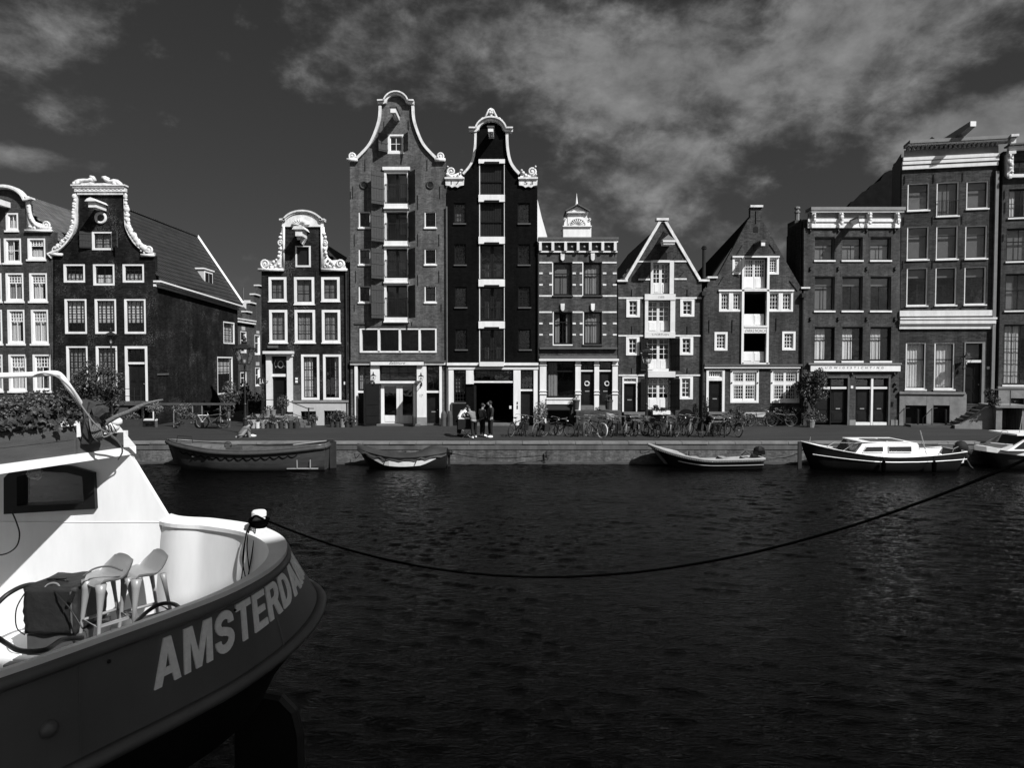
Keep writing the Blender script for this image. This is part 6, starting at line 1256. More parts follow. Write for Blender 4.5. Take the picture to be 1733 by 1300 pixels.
# ---------------------------------------------------------------- bicycles
def make_bike(frame='bike_black', bags=False, basket=False, crate=False, wheel_m='tyre', guard=True, label='', group='bicycles parked along the quay', bars='bike_grey'):
    r = empty('bicycle', (0, 0, 0), label, 'bicycle', group); rw = .34; fx, rx = .55, -.53
    for x in (rx, fx):
        w = B(); w.tube([(x + rw * math.cos(t), 0, rw + rw * math.sin(t)) for t in [i * PI / 12 for i in range(24)]], .026, 5, closed=True); wo = w.obj('wheel', wheel_m, r)
        q = B(); q.tube([(x + (rw - .03) * math.cos(t), 0, rw + (rw - .03) * math.sin(t)) for t in [i * PI / 10 for i in range(20)]], .010, 4, closed=True)
        for i in range(12): t = i * PI / 6; q.tube([(x, .02 * (-1) ** i, rw), (x + (rw - .03) * math.cos(t), 0, rw + (rw - .03) * math.sin(t))], .0025, 3, cap=False)
        q.tube([(x, -.05, rw), (x, .05, rw)], .02, 6); q.obj('rim', 'bike_grey', wo)
        if guard:
            g = B(); a0, a1 = (.15 * PI, 1.05 * PI) if x < 0 else (.05 * PI, .75 * PI); pts = [(x + (rw + .035) * math.cos(t), rw + (rw + .035) * math.sin(t)) for t in [a0 + (a1 - a0) * i / 9 for i in range(10)]]
            for i in range(9): (xa, za), (xb, zb) = pts[i], pts[i + 1]; g.add([(xa, -.03, za), (xa, .03, za), (xb, .03, zb), (xb, -.03, zb)], [(0, 1, 2, 3)])
            g.obj('mudguard', frame, r)
    b = B(); bb = (-.08, 0, .29); sp = (-.22, 0, .78); hd = (.40, 0, .80); hl = (.43, 0, .66)
    b.tube([hd, hl], .026); b.tube([hl, bb], .025); b.tube([bb, sp], .023); b.tube([(-.19, 0, .68), (.40, 0, .76)], .022); b.tube([bb, (rx, .04, rw)], .011); b.tube([bb, (rx, -.04, rw)], .011); b.tube([(-.2, .0, .7), (rx, .04, rw)], .010); b.tube([(-.2, 0, .7), (rx, -.04, rw)], .010)
    b.tube([hl, (.46, .045, .6), (fx, .045, rw)], .012); b.tube([hl, (.46, -.045, .6), (fx, -.045, rw)], .012); b.obj('frame', frame, r)
    b = B(); b.tube([sp, (-.245, 0, .90)], .013); b.obj('seat_post', 'chrome', r)
    b = B(); b.add([(-.38, -.09, .93), (-.38, .09, .93), (-.2, .05, .925), (-.06, .015, .92), (-.06, -.015, .92), (-.2, -.05, .925), (-.36, -.07, .88), (-.36, .07, .88), (-.2, 0, .88)], [(0, 5, 4, 3, 2, 1), (0, 1, 7, 6), (1, 2, 8, 7), (0, 6, 8, 5), (6, 7, 8), (2, 3, 8), (5, 8, 4)]); b.obj('saddle', 'bike_black', r)
    b = B(); b.tube([hd, (.375, 0, .98)], .014); b.tube([(.16, -.27, .98), (.28, -.26, 1.01), (.38, -.1, 1.0), (.40, 0, .99), (.38, .1, 1.0), (.28, .26, 1.01), (.16, .27, .98)], .012); b.obj('handlebar', bars, r)
    b = B(); b.tube([(bb[0], -.06, bb[2]), (bb[0] + .09, -.07, .16)], .012); b.tube([(bb[0], .06, bb[2]), (bb[0] - .09, .07, .42)], .012); b.lathe((0, 0, 0), [(0, 0)], 3) if False else None; b.box(bb[0] + .04, bb[0] + .14, -.15, -.07, .145, .17); b.box(bb[0] - .14, bb[0] - .04, .07, .15, .41, .435); b.obj('pedals', 'bike_grey', r)
    b = B(); b.tube([(-.22, .0, .70), (-.72, .0, .70)], .01); b.tube([(-.25, -.07, .70), (-.74, -.07, .70), (-.74, .07, .70), (-.25, .07, .70)], .008, 4); b.tube([(-.7, .05, .70), (rx, .05, rw)], .007, 4); b.tube([(-.7, -.05, .70), (rx, -.05, rw)], .007, 4); b.obj('carrier', frame, r)
    b = B(); b.ball((.47, 0, .86), (.05, .05, .05), 8, 6); b.obj('headlight', 'chrome', r, smooth=True)
    if bags:
        for sg in (-1, 1): b = B(); b.box(-.72, -.38, sg * .16 - .07, sg * .16 + .07, .34, .70); b.obj('pannier', 'cloth_dark', r)
    if basket or crate:
        b = B(); x0, x1, z0, z1 = .46, .82, .80, 1.06; y = .19
        for j in range(5):
            zz = z0 + (z1 - z0) * j / 4; b.tube([(x0, -y, zz), (x1, -y, zz), (x1, y, zz), (x0, y, zz)], .009 if basket else .02, 4, closed=True)
        for t in range(6):
            xx = x0 + (x1 - x0) * t / 5
            for yy in (-y, y): b.tube([(xx, yy, z0), (xx, yy, z1)], .007, 4)
            yy2 = -y + 2 * y * t / 5; b.tube([(x0, yy2, z0), (x0, yy2, z1)], .007, 4); b.tube([(x1, yy2, z0), (x1, yy2, z1)], .007, 4)
        b.add([(x0, -y, z0), (x1, -y, z0), (x1, y, z0), (x0, y, z0)], [(0, 1, 2, 3)]); b.obj('basket' if basket else 'crate', 'wicker' if basket else 'crate', r)
    return r
protos = {}
def bike(kind, u, Y, rot, label, lean=7, group='bicycles parked along the quay'):
    if kind not in protos:
        kw = dict(black=dict(bags=True), grey=dict(frame='bike_grey'), basket=dict(basket=True), crate=dict(crate=True), white=dict(frame='bike_black', wheel_m='bike_white', guard=False), plain=dict(guard=False), whitef=dict(frame='bike_white', guard=False))[kind]
        r = make_bike(**kw); protos[kind] = r
    else: r = copy_tree(protos[kind])
    r.location = (P(u, 735, Y).x, Y, GZ); r.rotation_euler = (R(lean), 0, R(rot)); r['label'] = label; r['group'] = group; k_ = RG.uniform(.92, 1.08); r.scale = (k_, 1, k_); return r
BK = [('plain', 873, 34.9, 62, 'first bicycle from the left of the row, angled beside the black doorway'), ('black', 887, 35.3, 80, 'second bicycle from the left of the row, handlebar raised at the black doorway'), ('grey', 911, 35.0, 65, 'grey bicycle before the pilaster between black warehouse and shop window'),
      ('black', 932, 34.8, 40, 'bicycle turned half sideways before the dark basement awning, left of two'), ('plain', 949, 34.7, -38, 'bicycle turned half sideways before the dark basement awning, right of two'), ('black', 978, 35.0, 84, 'upright bicycle seen end on at the left of the brick stoop'), ('grey', 992, 35.2, 70, 'bicycle wedged left of the white wheeled one'), ('white', 1006, 34.4, 118, 'bicycle with bright white tyres in the middle of the row'),
      ('basket', 1019, 35.2, 78, 'bicycle with a wicker basket right of the white tyres'), ('crate', 1031, 35.0, 95, 'bicycle with a pale crate before the wreathed doors'), ('black', 1044, 35.3, 72, 'black bicycle at the right end of the brick stoop'), ('grey', 1056, 35.0, 88, 'grey bicycle before the narrow black door steps'), ('black', 1068, 35.2, 98, 'second bicycle before the narrow black door steps'),
      ('plain', 1079, 34.9, 25, 'bicycle crossing sideways left of the street lamp'), ('basket', 1101, 34.5, 112, 'bicycle with basket right beside the street lamp post'), ('black', 1115, 35.1, 70, 'bicycle below the left window box plant'), ('grey', 1127, 35.2, 82, 'grey bicycle below the right window box plant'), ('black', 1139, 35.0, 74, 'bicycle left of the cellar arch'), ('plain', 1151, 34.8, 60, 'bicycle parked across the left of the cellar arch'),
      ('grey', 1164, 34.9, 80, 'grey bicycle right before the cellar arch'), ('black', 1176, 34.7, 108, 'last bicycle before the gap, front wheel turned to the water'), ('grey', 1202, 35.0, 62, 'grey bicycle first after the gap in the row'), ('black', 1215, 34.9, 55, 'bicycle second after the gap in the row'), ('plain', 1227, 34.8, 70, 'bicycle second from the right end of the row'), ('basket', 1239, 34.8, 105, 'rightmost bicycle of the row, with a basket')]
for k, u, Y, rot, l in BK: bike(k, u, Y, rot + RG.uniform(-5, 5), l, RG.uniform(4, 10))
bike('black', 1284, 40.2, 4, 'bicycle leaning sideways against the brick front under the small paned window', 8, 'bicycles leaning on the houses'); bike('plain', 1322, 40.0, 178, 'bicycle leaning sideways before the dark spreading shrub', -8, 'bicycles leaning on the houses')
b_ = bike('whitef', 360, 39.0, 3, 'white framed bicycle standing sideways before the corner house', 6, 'bicycles leaning on the houses')

# ---------------------------------------------------------------- people
def skin_mesh(name, m, parent, pts, edges, radii, org, sub=1):
    me = bpy.data.meshes.new(name); me.from_pydata([tuple(Vector(p)) for p in pts], edges, []); o = bpy.data.objects.new(name, me); COL.objects.link(o)
    sk = me.skin_vertices if len(me.skin_vertices) else None
    md = o.modifiers.new('skin', 'SKIN'); md.use_smooth_shade = True
    for i, r_ in enumerate(radii): me.skin_vertices[0].data[i].radius = (r_, r_) if not isinstance(r_, tuple) else r_
    me.skin_vertices[0].data[0].use_root = True
    s = o.modifiers.new('sub', 'SUBSURF'); s.levels = sub; s.render_levels = sub
    me.materials.append(MATS[m]); o.parent = parent; ORG[o] = org; return o
def person(u, v, label, rot, top, legs, lean=0, hair='hair', arms=None, h=1.0, shoes='cloth_black', feet=None, knees=None, hood=False, bald=False, group='people by the black warehouse door'):
    p = PZ(u, v, GZ); r = empty('person', (p.x, p.y, GZ), label, 'person', group); r.rotation_euler = (0, 0, R(rot)); r.scale = (h, h, h)
    s, c = math.sin(R(lean)), math.cos(R(lean))
    def up(x, y, z): return (x, y + s * z, .93 + c * z)       # torso frame, +y is forward
    feet = feet or [(-.11, 0, .06), (.11, 0, .06)]; knees = knees or [((f_[0] + sg * .10) / 2, f_[1] / 2 + .03 + .0, .50) for f_, sg in zip(feet, (-1, 1))]
    arms = arms or [[(-.24, .02, .28), (-.25, .1, .02)], [(.24, .02, .28), (.25, .1, .02)]]
    pel = (0, 0, .93); J = [pel, up(0, 0, .18), up(0, 0, .42), up(0, .01, .54), up(0, .05, .64), up(0, .05, .74)]; Rr = [(.12, .09), (.12, .085), (.13, .085), .05, (.085, .095), (.07, .08)]; E = [(0, 1), (1, 2), (2, 3), (3, 4), (4, 5)]
    for i, sg in enumerate((-1, 1)):
        k = len(J); sh = up(sg * .19, 0, .46); el, wr = [up(*q) for q in arms[i]]; hd = tuple(Vector(wr) + (Vector(wr) - Vector(el)).normalized() * .11)
        J += [sh, el, wr, hd]; Rr += [.052, .042, .03, .036]; E += [(2, k), (k, k + 1), (k + 1, k + 2), (k + 2, k + 3)]
    for i, sg in enumerate((-1, 1)):
        k = len(J); J += [(sg * .1, 0, .86), knees[i], (feet[i][0], feet[i][1], .1), (feet[i][0], feet[i][1] + .14, .04)]; Rr += [.085, .056, .038, .035]; E += [(0, k), (k, k + 1), (k + 1, k + 2), (k + 2, k + 3)]
    skin_mesh('body', 'skin', r, J, E, Rr, ORG[r])
    T = [up(0, 0, -.05), up(0, 0, .18), up(0, 0, .42), up(0, .0, .50)]; TR = [(.185, .145), (.165, .125), (.175, .125), .09]; TE = [(0, 1), (1, 2), (2, 3)]
    for i, sg in enumerate((-1, 1)):
        k = len(T); el, wr = [up(*q) for q in arms[i]]; T += [up(sg * .19, 0, .455), el, tuple(Vector(el).lerp(Vector(wr), .88))]; TR += [.075, .062, .048]; TE += [(2, k), (k, k + 1), (k + 1, k + 2)]
    skin_mesh('top', top, r, T, TE, TR, ORG[r])
    L_ = [(0, 0, .97)]; LR = [(.18, .145)]; LE = []
    for i, sg in enumerate((-1, 1)):
        k = len(L_); L_ += [(sg * .1, 0, .84), knees[i], (feet[i][0], feet[i][1], .14)]; LR += [.105, .08, .065]; LE += [(0, k), (k, k + 1), (k + 1, k + 2)]
    skin_mesh('trousers', legs, r, L_, LE, LR, ORG[r])
    for i in range(2):
        fx, fy = feet[i][0], feet[i][1]; b = B(); b.v = []; b.ball((fx, fy + .07, .055), (.055, .145, .055), 8, 6); o = b.obj('shoe', shoes, r, smooth=True, origin=(0, 0, 0)); ORG[o] = ORG[r]
    hc = up(0, .035, .715); b = B(); b.ball(hc, (.098, .105, .115), 10, 8); b.v = [q for q in b.v]; o = b.obj('hair' if not hood else 'hood', hair, r, smooth=True, origin=(0, 0, 0))
    fcv = up(0, .10, .68); b = B(); b.ball(fcv, (.062, .075, .095), 8, 6); b.ball(up(0, .18, .68), (.014, .02, .022), 5, 4)
    for sg in (-1, 1): b.ball(up(sg * .03, .165, .71), .011, 5, 4)
    b.obj('face', 'skin', r, smooth=True, origin=(0, 0, 0))
    return r
person(776.5, 739, 'person in a white patterned top leaning over a dark table', -60, 'shirt_white', 'cloth_black', 38, arms=[[(-.2, .16, .26), (-.1, .30, .12)], [(.2, .2, .26), (.08, .36, .16)]])
person(802, 742, 'person in a grey sweater bending forward with back to the water', 35, 'shirt_grey', 'cloth_black', 42, arms=[[(-.2, .2, .3), (-.14, .40, .2)], [(.2, .2, .3), (.1, .42, .2)]], shoes='shoe_white', feet=[(-.15, -.14, .06), (.18, .1, .06)])
person(816, 739, 'person with dark hair and grey jumper facing the hooded companion', -50, 'jacket_grey', 'cloth_dark', 0, shoes='shoe_white', h=.97)
person(830.5, 741, 'tall person in a dark hooded jacket with white shoes', 115, 'cloth_dark', 'cloth_black', 0, hair='cloth_dark', hood=True, shoes='shoe_white', h=1.06)
# person sitting on the quay edge side, knees up, bent over
r = person(405, 741, 'person sitting on the paving with knees drawn up, pale trousers and grey jacket', -40, 'jacket_grey', 'jeans_pale', 48, arms=[[(-.18, .26, .22), (-.05, .34, -.02)], [(.18, .26, .22), (.05, .34, -.02)]], shoes='pot_white', feet=[(-.12, .62, .86), (.14, .56, .86)], knees=[(-.14, .36, 1.30), (.15, .34, 1.28)], h=1.1, group='people on the quay')
r.location.z = GZ - .90
for ch in r.children:
    if ch.name.startswith('shoe'): ch.location = (0, 0, .80)
# dark folding table
p = PZ(790, 741, GZ); r = empty('folding_table', (p.x, p.y, GZ), 'small dark cloth covered folding table between the two leaning people', 'table')
b = B(); b.box(p.x - .42, p.x + .38, p.y - .02, p.y + .4, GZ + .93, GZ + .97); b.obj('table_top', 'cream', r); b = B(); b.box(p.x - .44, p.x + .40, p.y - .03, p.y + .41, GZ + .42, GZ + .928); b.obj('cloth', 'cloth_black', r)
for sg in (-1, 1): b = B(); b.tube([(p.x + sg * .25, p.y, GZ + .42), (p.x - sg * .2, p.y, GZ)], .015); b.obj('leg', 'bike_grey', r)

# ---------------------------------------------------------------- boats across the water
def hull(Lh, beam, zb, zm, zs, bow=.42, stern=.75, rake=.5, keel=-.3, n=18, srake=.1):
    """stations from bow (x=0) to stern (x=Lh); returns list of half sections"""
    S = []
    for i in range(n + 1):
        t = i / n; wv = min(1, (t / bow) ** .62) if t < bow else 1 - (1 - stern) * ((t - bow) / (1 - bow)) ** 2
        hb = beam / 2 * wv; z = zm + (zb - zm) * max(0, 1 - t / .55) ** 1.8 + (zs - zm) * max(0, (t - .5) / .5) ** 2
        ky = keel if t > .12 else keel + (z * .6 - keel) * (1 - t / .12) ** 2; prof = []
        for (a, q) in ((1, 1), (.97, .72), (.9, .42), (.72, .14), (.4, .03), (0, 0)): prof.append((Lh * t + rake * (1 - q) * (1 - t) ** 3 - srake * (1 - q) * t ** 4, hb * a, ky + (z - ky) * q))
        S.append(prof)
    return S
class Boat:
    def __init__(s, name, label, cat, u0, u1, vwl, S, Lh, group=None, rot=0):
        a = PZ(u0, vwl, 0); c = PZ(u1, vwl, 0); s.x0 = a.x; s.y0 = a.y; s.Y = (a.y + c.y) / 2; s.sc = (c.x - a.x) / Lh; s.S = S; s.rot = R(rot)
        s.off = 0; s.root = empty(name, (s.x0, s.Y, 0), label, cat, group)
    def w(s, x, y, z): c_, s_ = math.cos(s.rot), math.sin(s.rot); X, Y_ = x * s.sc, y; return (s.x0 + X * c_ - Y_ * s_, s.Y + s.off + X * s_ + Y_ * c_, z)
    def shell(s, m, inner=None, floor=.12, transom=True, name='hull'):
        b = B(); S = s.S; k = len(S[0])
        for sg in (-1, 1):
            base = len(b.v)
            for pr in S: b.v += [s.w(x, sg * y, z) for x, y, z in pr]
            for i in range(len(S) - 1):
                for j in range(k - 1): b.f.append((base + i * k + j, base + i * k + j + 1, base + (i + 1) * k + j + 1, base + (i + 1) * k + j))
        if transom: pr = S[-1]; b.add([s.w(x, y, z) for x, y, z in pr] + [s.w(x, -y, z) for x, y, z in pr[::-1]], [tuple(range(2 * k))])
        o = b.obj(name, m, s.root, smooth=True)
        if inner:
            b = B(); base = 0
            for pr in S:
                x, y, z = pr[0]; xf = pr[3][0]; yi = max(y - .06, .004); yf = max(y * .62 - .05, .003); b.v += [s.w(x, -yi, z - .005), s.w(xf, -yf, floor), s.w(xf, yf, floor), s.w(x, yi, z - .005)]
            for i in range(len(S) - 1):
                for j in range(3): b.f.append((4 * i + j, 4 * i + j + 1, 4 * i + 4 + j + 1, 4 * i + 4 + j))
            n4 = 4 * (len(S) - 1); b.f.append((n4, n4 + 1, n4 + 2, n4 + 3)); b.obj('inner_lining', inner, s.root)
        return o
    def gunwale(s, m, r, name='gunwale', dz=0, out=.0):
        p1 = [s.w(q[0][0], -q[0][1] - out, q[0][2] + dz) for q in s.S]; p2 = [s.w(q[0][0], q[0][1] + out, q[0][2] + dz) for q in s.S]
        b = B(); b.tube(p2[::-1] + p1, r, 7); b.tube([p1[-1], p2[-1]], r, 7); return b.obj(name, m, s.root, smooth=True)
    def bx(s, b, x0, x1, y0, y1, z0, z1): return b.hexa([s.w(x0, y0, z0), s.w(x1, y0, z0), s.w(x1, y1, z0), s.w(x0, y1, z0), s.w(x0, y0, z1), s.w(x1, y0, z1), s.w(x1, y1, z1), s.w(x0, y1, z1)])
# A: big open tender
L_ = 7.6; S = hull(L_, 2.5, 1.22, .84, 1.08, bow=.34, stern=.62, rake=.35); A = Boat('open_boat', 'large dark open tender with thick rubbing band and rope loops, moored at left', 'boat', 266, 549, 797.5, S, L_)
A.off = .9; A.shell('hull_grey', 'boat_inner', .25); A.gunwale('fender_grey', .095, 'rubbing_band', -.03, .02); A.gunwale('varnish', .04, 'gunwale', .08, -.05)
b = B(); k = 14
for i in range(k):
    t0 = .12 + .72 * i / k; t1 = .12 + .72 * (i + 1) / k
    def sp(t): q = S[int(t * 18)]; q2 = S[min(int(t * 18) + 1, 18)]; fr_ = t * 18 - int(t * 18); return q[0][0] + (q2[0][0] - q[0][0]) * fr_, -(q[0][1] + (q2[0][1] - q[0][1]) * fr_), q[0][2] + (q2[0][2] - q[0][2]) * fr_
    a = sp(t0); c = sp(t1); pts = []
    for j in range(7): q = j / 6; pts.append(A.w(a[0] + (c[0] - a[0]) * q, a[1] + (c[1] - a[1]) * q - .0, a[2] + (c[2] - a[2]) * q - .22 - .10 * math.sin(PI * q)))
    b.tube(pts, .016, 4)
b.obj('rope_loops', 'rope', A.root)
for x in (1.6, 3.3, 4.9, 6.2): b = B(); A.bx(b, x, x + .3, -.95, .95, .62, .67); b.obj('thwart', 'varnish', A.root)
b = B(); A.bx(b, 2.9, 3.4, -.4, .3, .3, .98); A.bx(b, 2.8, 3.2, -.3, .2, .98, 1.06); b.obj('engine_box', 'boat_inner', A.root)
b = B(); b.tube([A.w(3.0 + .16 * math.cos(t), -.35, 1.08 + .16 * math.sin(t)) for t in [i * PI / 6 for i in range(12)]], .014, 5, closed=True); b.obj('steering_wheel', 'iron', A.root)
b = B(); b.tube([A.w(.55, -.2, 1.2), A.w(.6, -.2, 1.48), A.w(1.25, -.2, 1.45), A.w(1.3, -.2, 1.15)], .018); b.obj('bow_rail', 'iron', A.root)
b = B(); A.bx(b, L_ + .02, L_ + .30, -.05, .05, -.2, 1.2); A.bx(b, L_ - .1, L_ + .2, -.07, .07, 1.2, 1.3); b.obj('rudder', 'hull_tar', A.root); b = B(); b.tube([A.w(5.9, .0, 1.05), A.w(L_ + .1, 0, 1.26)], .03); b.obj('tiller', 'crate', A.root)
b = B(); 
for x in (6.35, 6.95): A.bx(b, x, x + .035, -.93, -.90, 0.1, .5)
A.bx(b, 5.9, 7.3, -.93, -.80, .09, .12); b.obj('boarding_step', 'crate', A.root)
b = B(); pts = [A.w(4.9 + .4 * math.cos(i), -.2 + .25 * math.sin(i * 1.3), .72 + .12 * math.sin(i * .7)) for i in range(16)]; b.tube(pts, .02, 4); o = solo(b, 'rope_coil', 'rope', 'dark rope heaped in the stern half of the large open tender', 'rope')
# B: small sloop under a tarpaulin
L_ = 4.25; S = hull(L_, 1.7, .88, .52, .72, bow=.38, stern=.55, rake=.5); A = Boat('covered_boat', 'small rowing boat with pale side under a grey tarpaulin cover', 'boat', 600, 755, 793.5, S, L_); A.off = .6; A.shell('ship_black', 'boat_inner', .15)
b = B(); pts = []
for i in range(2, 17): q = S[i]; pts.append((q, i))
for sg in (-1,):
    base = 0
    for q, i in pts: f0 = min(1, (i - 2) / 4, (16 - i) / 3 + .1); zt = q[0][2] - .17; zb = zt - .23 * f0; b.v += [A.w(q[0][0], sg * (q[0][1] + .012), zt), A.w(q[0][0], sg * (q[1][1] + .02), zb)]
    for i in range(len(pts) - 1): b.f.append((2 * i, 2 * i + 1, 2 * i + 3, 2 * i + 2))
b.obj('painted_strake', 'pot_white', A.root)
b = B(); kk = 9
for i, q in enumerate(S):
    x, y, z = q[0]; t = i / 18; ridge = .10 + .30 * max(0, 1 - abs(t - .83) / .2) + .12 * max(0, 1 - abs(t - .05) / .2)
    for j in range(kk):
        a = -1 + 2 * j / (kk - 1); zz = z + ridge * (1 - abs(a) ** 1.5) - (.14 + .05 * math.sin(i * 2.3)) * (abs(a) > .99); b.v.append(A.w(x, a * (y + .05), zz + .015 * math.sin(i * 3 + j * 2)))
for i in range(len(S) - 1):
    for j in range(kk - 1): b.f.append((i * kk + j, i * kk + j + 1, (i + 1) * kk + j + 1, (i + 1) * kk + j))
b.obj('tarpaulin', 'tarp', A.root, smooth=True)
for t in (6, 12): q = S[t]; b = B(); b.tube([A.w(q[0][0] + .1, -q[0][1] - .06, q[0][2] - .1), A.w(q[0][0] - .05, -q[1][1] - .03, q[0][2] - .4)], .02, 4); b.obj('strap', 'cloth_black', A.root)
def outboard(A, x, z, s=1.0, m='black_paint', side=0):
    b = B(); c = A.w(x, side, z + .28 * s); b.ball(c, (.24 * s, .16 * s, .17 * s), 10, 6); b.box(c[0] - .2 * s, c[0] + .2 * s, c[1] - .13 * s, c[1] + .13 * s, c[2] - .16 * s, c[2] - .02 * s); o = b.obj('outboard_motor', m, A.root, smooth=False)
    b = B(); b.box(c[0] - .05 * s, c[0] + .09 * s, c[1] - .05 * s, c[1] + .05 * s, c[2] - .95 * s, c[2] - .15 * s); b.box(c[0] - .1 * s, c[0] + .18 * s, c[1] - .03, c[1] + .03, c[2] - .9 * s, c[2] - .84 * s); b.obj('motor_leg', 'iron', o); b = B(); b.tube([(c[0] - .15 * s, c[1], c[2]), (c[0] - .62 * s, c[1], c[2] + .03)], .022); b.obj('tiller', 'iron', o)
outboard(A, L_ + .06, .45, .8)
# C: light open skiff with outboard
L_ = 5.2; S = hull(L_, 1.9, 1.02, .42, .46, bow=.45, stern=.85, rake=.9); A = Boat('open_boat', 'slim open skiff with pale roped gunwale and dark outboard motor', 'boat', 1102, 1292, 793.5, S, L_); A.off = .7; A.shell('ship_black', 'boat_light', .12); A.gunwale('boat_light', .06, 'gunwale', 0, .02)
b = B()
for i in range(70):
    t = i / 70 * 17.9; q = S[int(t)]; q2 = S[int(t) + 1]; f0 = t - int(t); x = q[0][0] + (q2[0][0] - q[0][0]) * f0; y = q[0][1] + (q2[0][1] - q[0][1]) * f0; z = q[0][2] + (q2[0][2] - q[0][2]) * f0; b.ball(A.w(x, -y - .06, z - .07), (.035, .03, .035), 5, 3)
b.obj('rope_fender', 'gutter', A.root)
b = B(); p1 = [A.w(q[1][0], -q[1][1] - .01, q[1][2] - .06) for q in S[4:]]; b.tube(p1, .022, 4); b.obj('rubbing_strake', 'gutter', A.root)
b = B(); b.v = [A.w(q[0][0], sg * q[0][1] * .93, q[0][2] + .01) for q in S[:6] for sg in (-1, 1)]; b.f = [(2 * i, 2 * i + 1, 2 * i + 3, 2 * i + 2) for i in range(5)]; b.obj('fore_deck', 'boat_light', A.root)
for x in (2.2, 3.5, 4.6): b = B(); A.bx(b, x, x + .28, -.8, .8, .34, .38); b.obj('thwart', 'boat_light', A.root)
outboard(A, L_ + .05, .42, 1.15)
b = B(); b.tube([A.w(L_ - .9, -.3, .55), A.w(L_ - .7, -.3, .72), A.w(L_ - .45, -.3, .55)], .03); b.obj('fuel_hose', 'iron', A.root)
# D: cabin cruiser
L_ = 7.0; S = hull(L_, 2.5, 1.22, .66, .86, bow=.40, stern=.7, rake=.15, srake=.5); A = Boat('cabin_boat', 'dark hulled cabin boat with white deckhouse, two side windows and a pale stripe', 'boat', 1370, 1638, 799, S, L_); A.off = .95; A.shell('ship_black', None); A.gunwale('boat_white', .018, 'gunwale', 0.02, .01)
b = B(); b.v = [A.w(q[0][0], sg * max(q[0][1] - .03, .004), q[0][2] - .02 if i < 13 else q[0][2] - .02) for i, q in enumerate(S[:14]) for sg in (-1, 1)]; b.f = [(2 * i, 2 * i + 1, 2 * i + 3, 2 * i + 2) for i in range(13)]; b.obj('deck', 'boat_white', A.root)
b = B(); b.tube([A.w(q[0][0] + .0, -q[1][1] - .015, .24 + (q[0][2] - .24) * (.52 if i < 12 else .5)) for i, q in enumerate(S)][1:], .018, 5); b.obj('hull_stripe', 'boat_white', A.root)
b = B(); b.v = []
for q in S[13:]:
    x, y, z = q[0]; yi = max(y - .1, .01); b.v += [A.w(x, -yi, z), A.w(x, -yi * .85, .35), A.w(x, yi * .85, .35), A.w(x, yi, z)]
for i in range(5):
    for j in range(3): b.f.append((4 * i + j, 4 * i + j + 1, 4 * i + 5 + j, 4 * i + 4 + j))
b.f.append((0, 1, 2, 3)); b.obj('cockpit', 'boat_white', A.root)
def cabinshape(A, pts, y0, y1, taper=.12):
    b = B(); n = len(pts); b.v = [A.w(x, y0 + taper * max(0, z - .8), z) for x, z in pts] + [A.w(x, y1 - taper * max(0, z - .8), z) for x, z in pts]; b.f = [tuple(range(n))[::-1], tuple(range(n, 2 * n))] + [(i, (i + 1) % n, n + (i + 1) % n, n + i) for i in range(n)]; return b
b = cabinshape(A, [(1.95, .70), (4.85, .66), (4.85, 1.16), (4.78, 1.26), (3.1, 1.28), (2.35, 1.22)], -.92, .92); ch = b.obj('deckhouse', 'boat_white', A.root)
b = B(); A.bx(b, 2.3, 4.5, -.85, .85, 1.285, 1.32); b.obj('cabin_roof', 'boat_white', ch)
for x0, x1 in ((2.75, 3.45), (3.6, 4.2)): b = B(); A.bx(b, x0, x1, -.82, .2, 1.325, 1.35); b.obj('roof_rail', 'varnish', ch)
for pts in ([(2.35, .86), (2.52, 1.10), (3.25, 1.11), (3.25, .87)], [(3.50, .87), (3.50, 1.11), (4.5, 1.12), (4.5, .87)]):
    b = B(); dd = -.955; c0 = [A.w(x, dd + .12 * max(0, z - .8) + .015, z) for x, z in pts]; b.add(c0, [(0, 1, 2, 3)]); o = b.obj('side_window', 'dark_window', ch); b = B(); b.tube(c0, .022, 5, closed=True); b.obj('window_rim', 'boat_white', o)
b = B(); b.add([A.w(1.93, -.8, .74), A.w(1.93, .8, .74), A.w(2.33, .75, 1.28), A.w(2.33, -.75, 1.28)], [(0, 1, 2, 3)]); b.obj('windscreen', 'dark_window', ch)
b = B(); b.tube([A.w(1.6, -.6, .86), A.w(2.0, -.86, 1.24), A.w(2.35, -.86, 1.3)], .018); b.tube([A.w(.9, -.5, 1.02), A.w(1.3, -.5, 1.25), A.w(2.0, -.86, 1.25)], .014); b.tube([A.w(.35, -.1, 1.15), A.w(.4, -.1, 1.45)], .014); b.obj('bow_rail', 'chrome', A.root)
b = B(); b.tube([A.w(5.55, -.3, .7), A.w(5.25, -.3, 1.75)], .022); b.obj('mast', 'crate', A.root)
b = B(); b.tube([A.w(4.9, -.9, .98), A.w(5.3, -.95, .94), A.w(5.8, -.98, .78)], .012); b.tube([A.w(6.4, -.8, .85), A.w(6.45, -.8, 1.0), A.w(6.85, -.5, 1.05)], .014); b.obj('stern_rail', 'chrome', A.root)
for x in (3.05, 5.25): q = A.w(x, -1.36, .0); b = B(); b.lathe((q[0], q[1], .05), [(.03, 0), (.09, .05), (.1, .4), (.05, .48), (.02, .52)], 8); b.tube([(q[0], q[1], .5), (q[0], q[1] + .1, .72)], .012, 4); solo(b, 'boat_fender', 'rope', 'dark fender hanging %s of the cabin boat' % ('amidships' if x < 4 else 'beside the cockpit'), 'fender', 'fenders on the cabin boat side')
b = B(); A.bx(b, -.12, .04, -.05, .05, -.2, 1.22); b.obj('stem_post', 'hull_tar', A.root)
b = B(); A.bx(b, L_ - .1, L_ + .25, -.06, .06, -.2, .5); b.obj('rudder', 'ship_black', A.root)
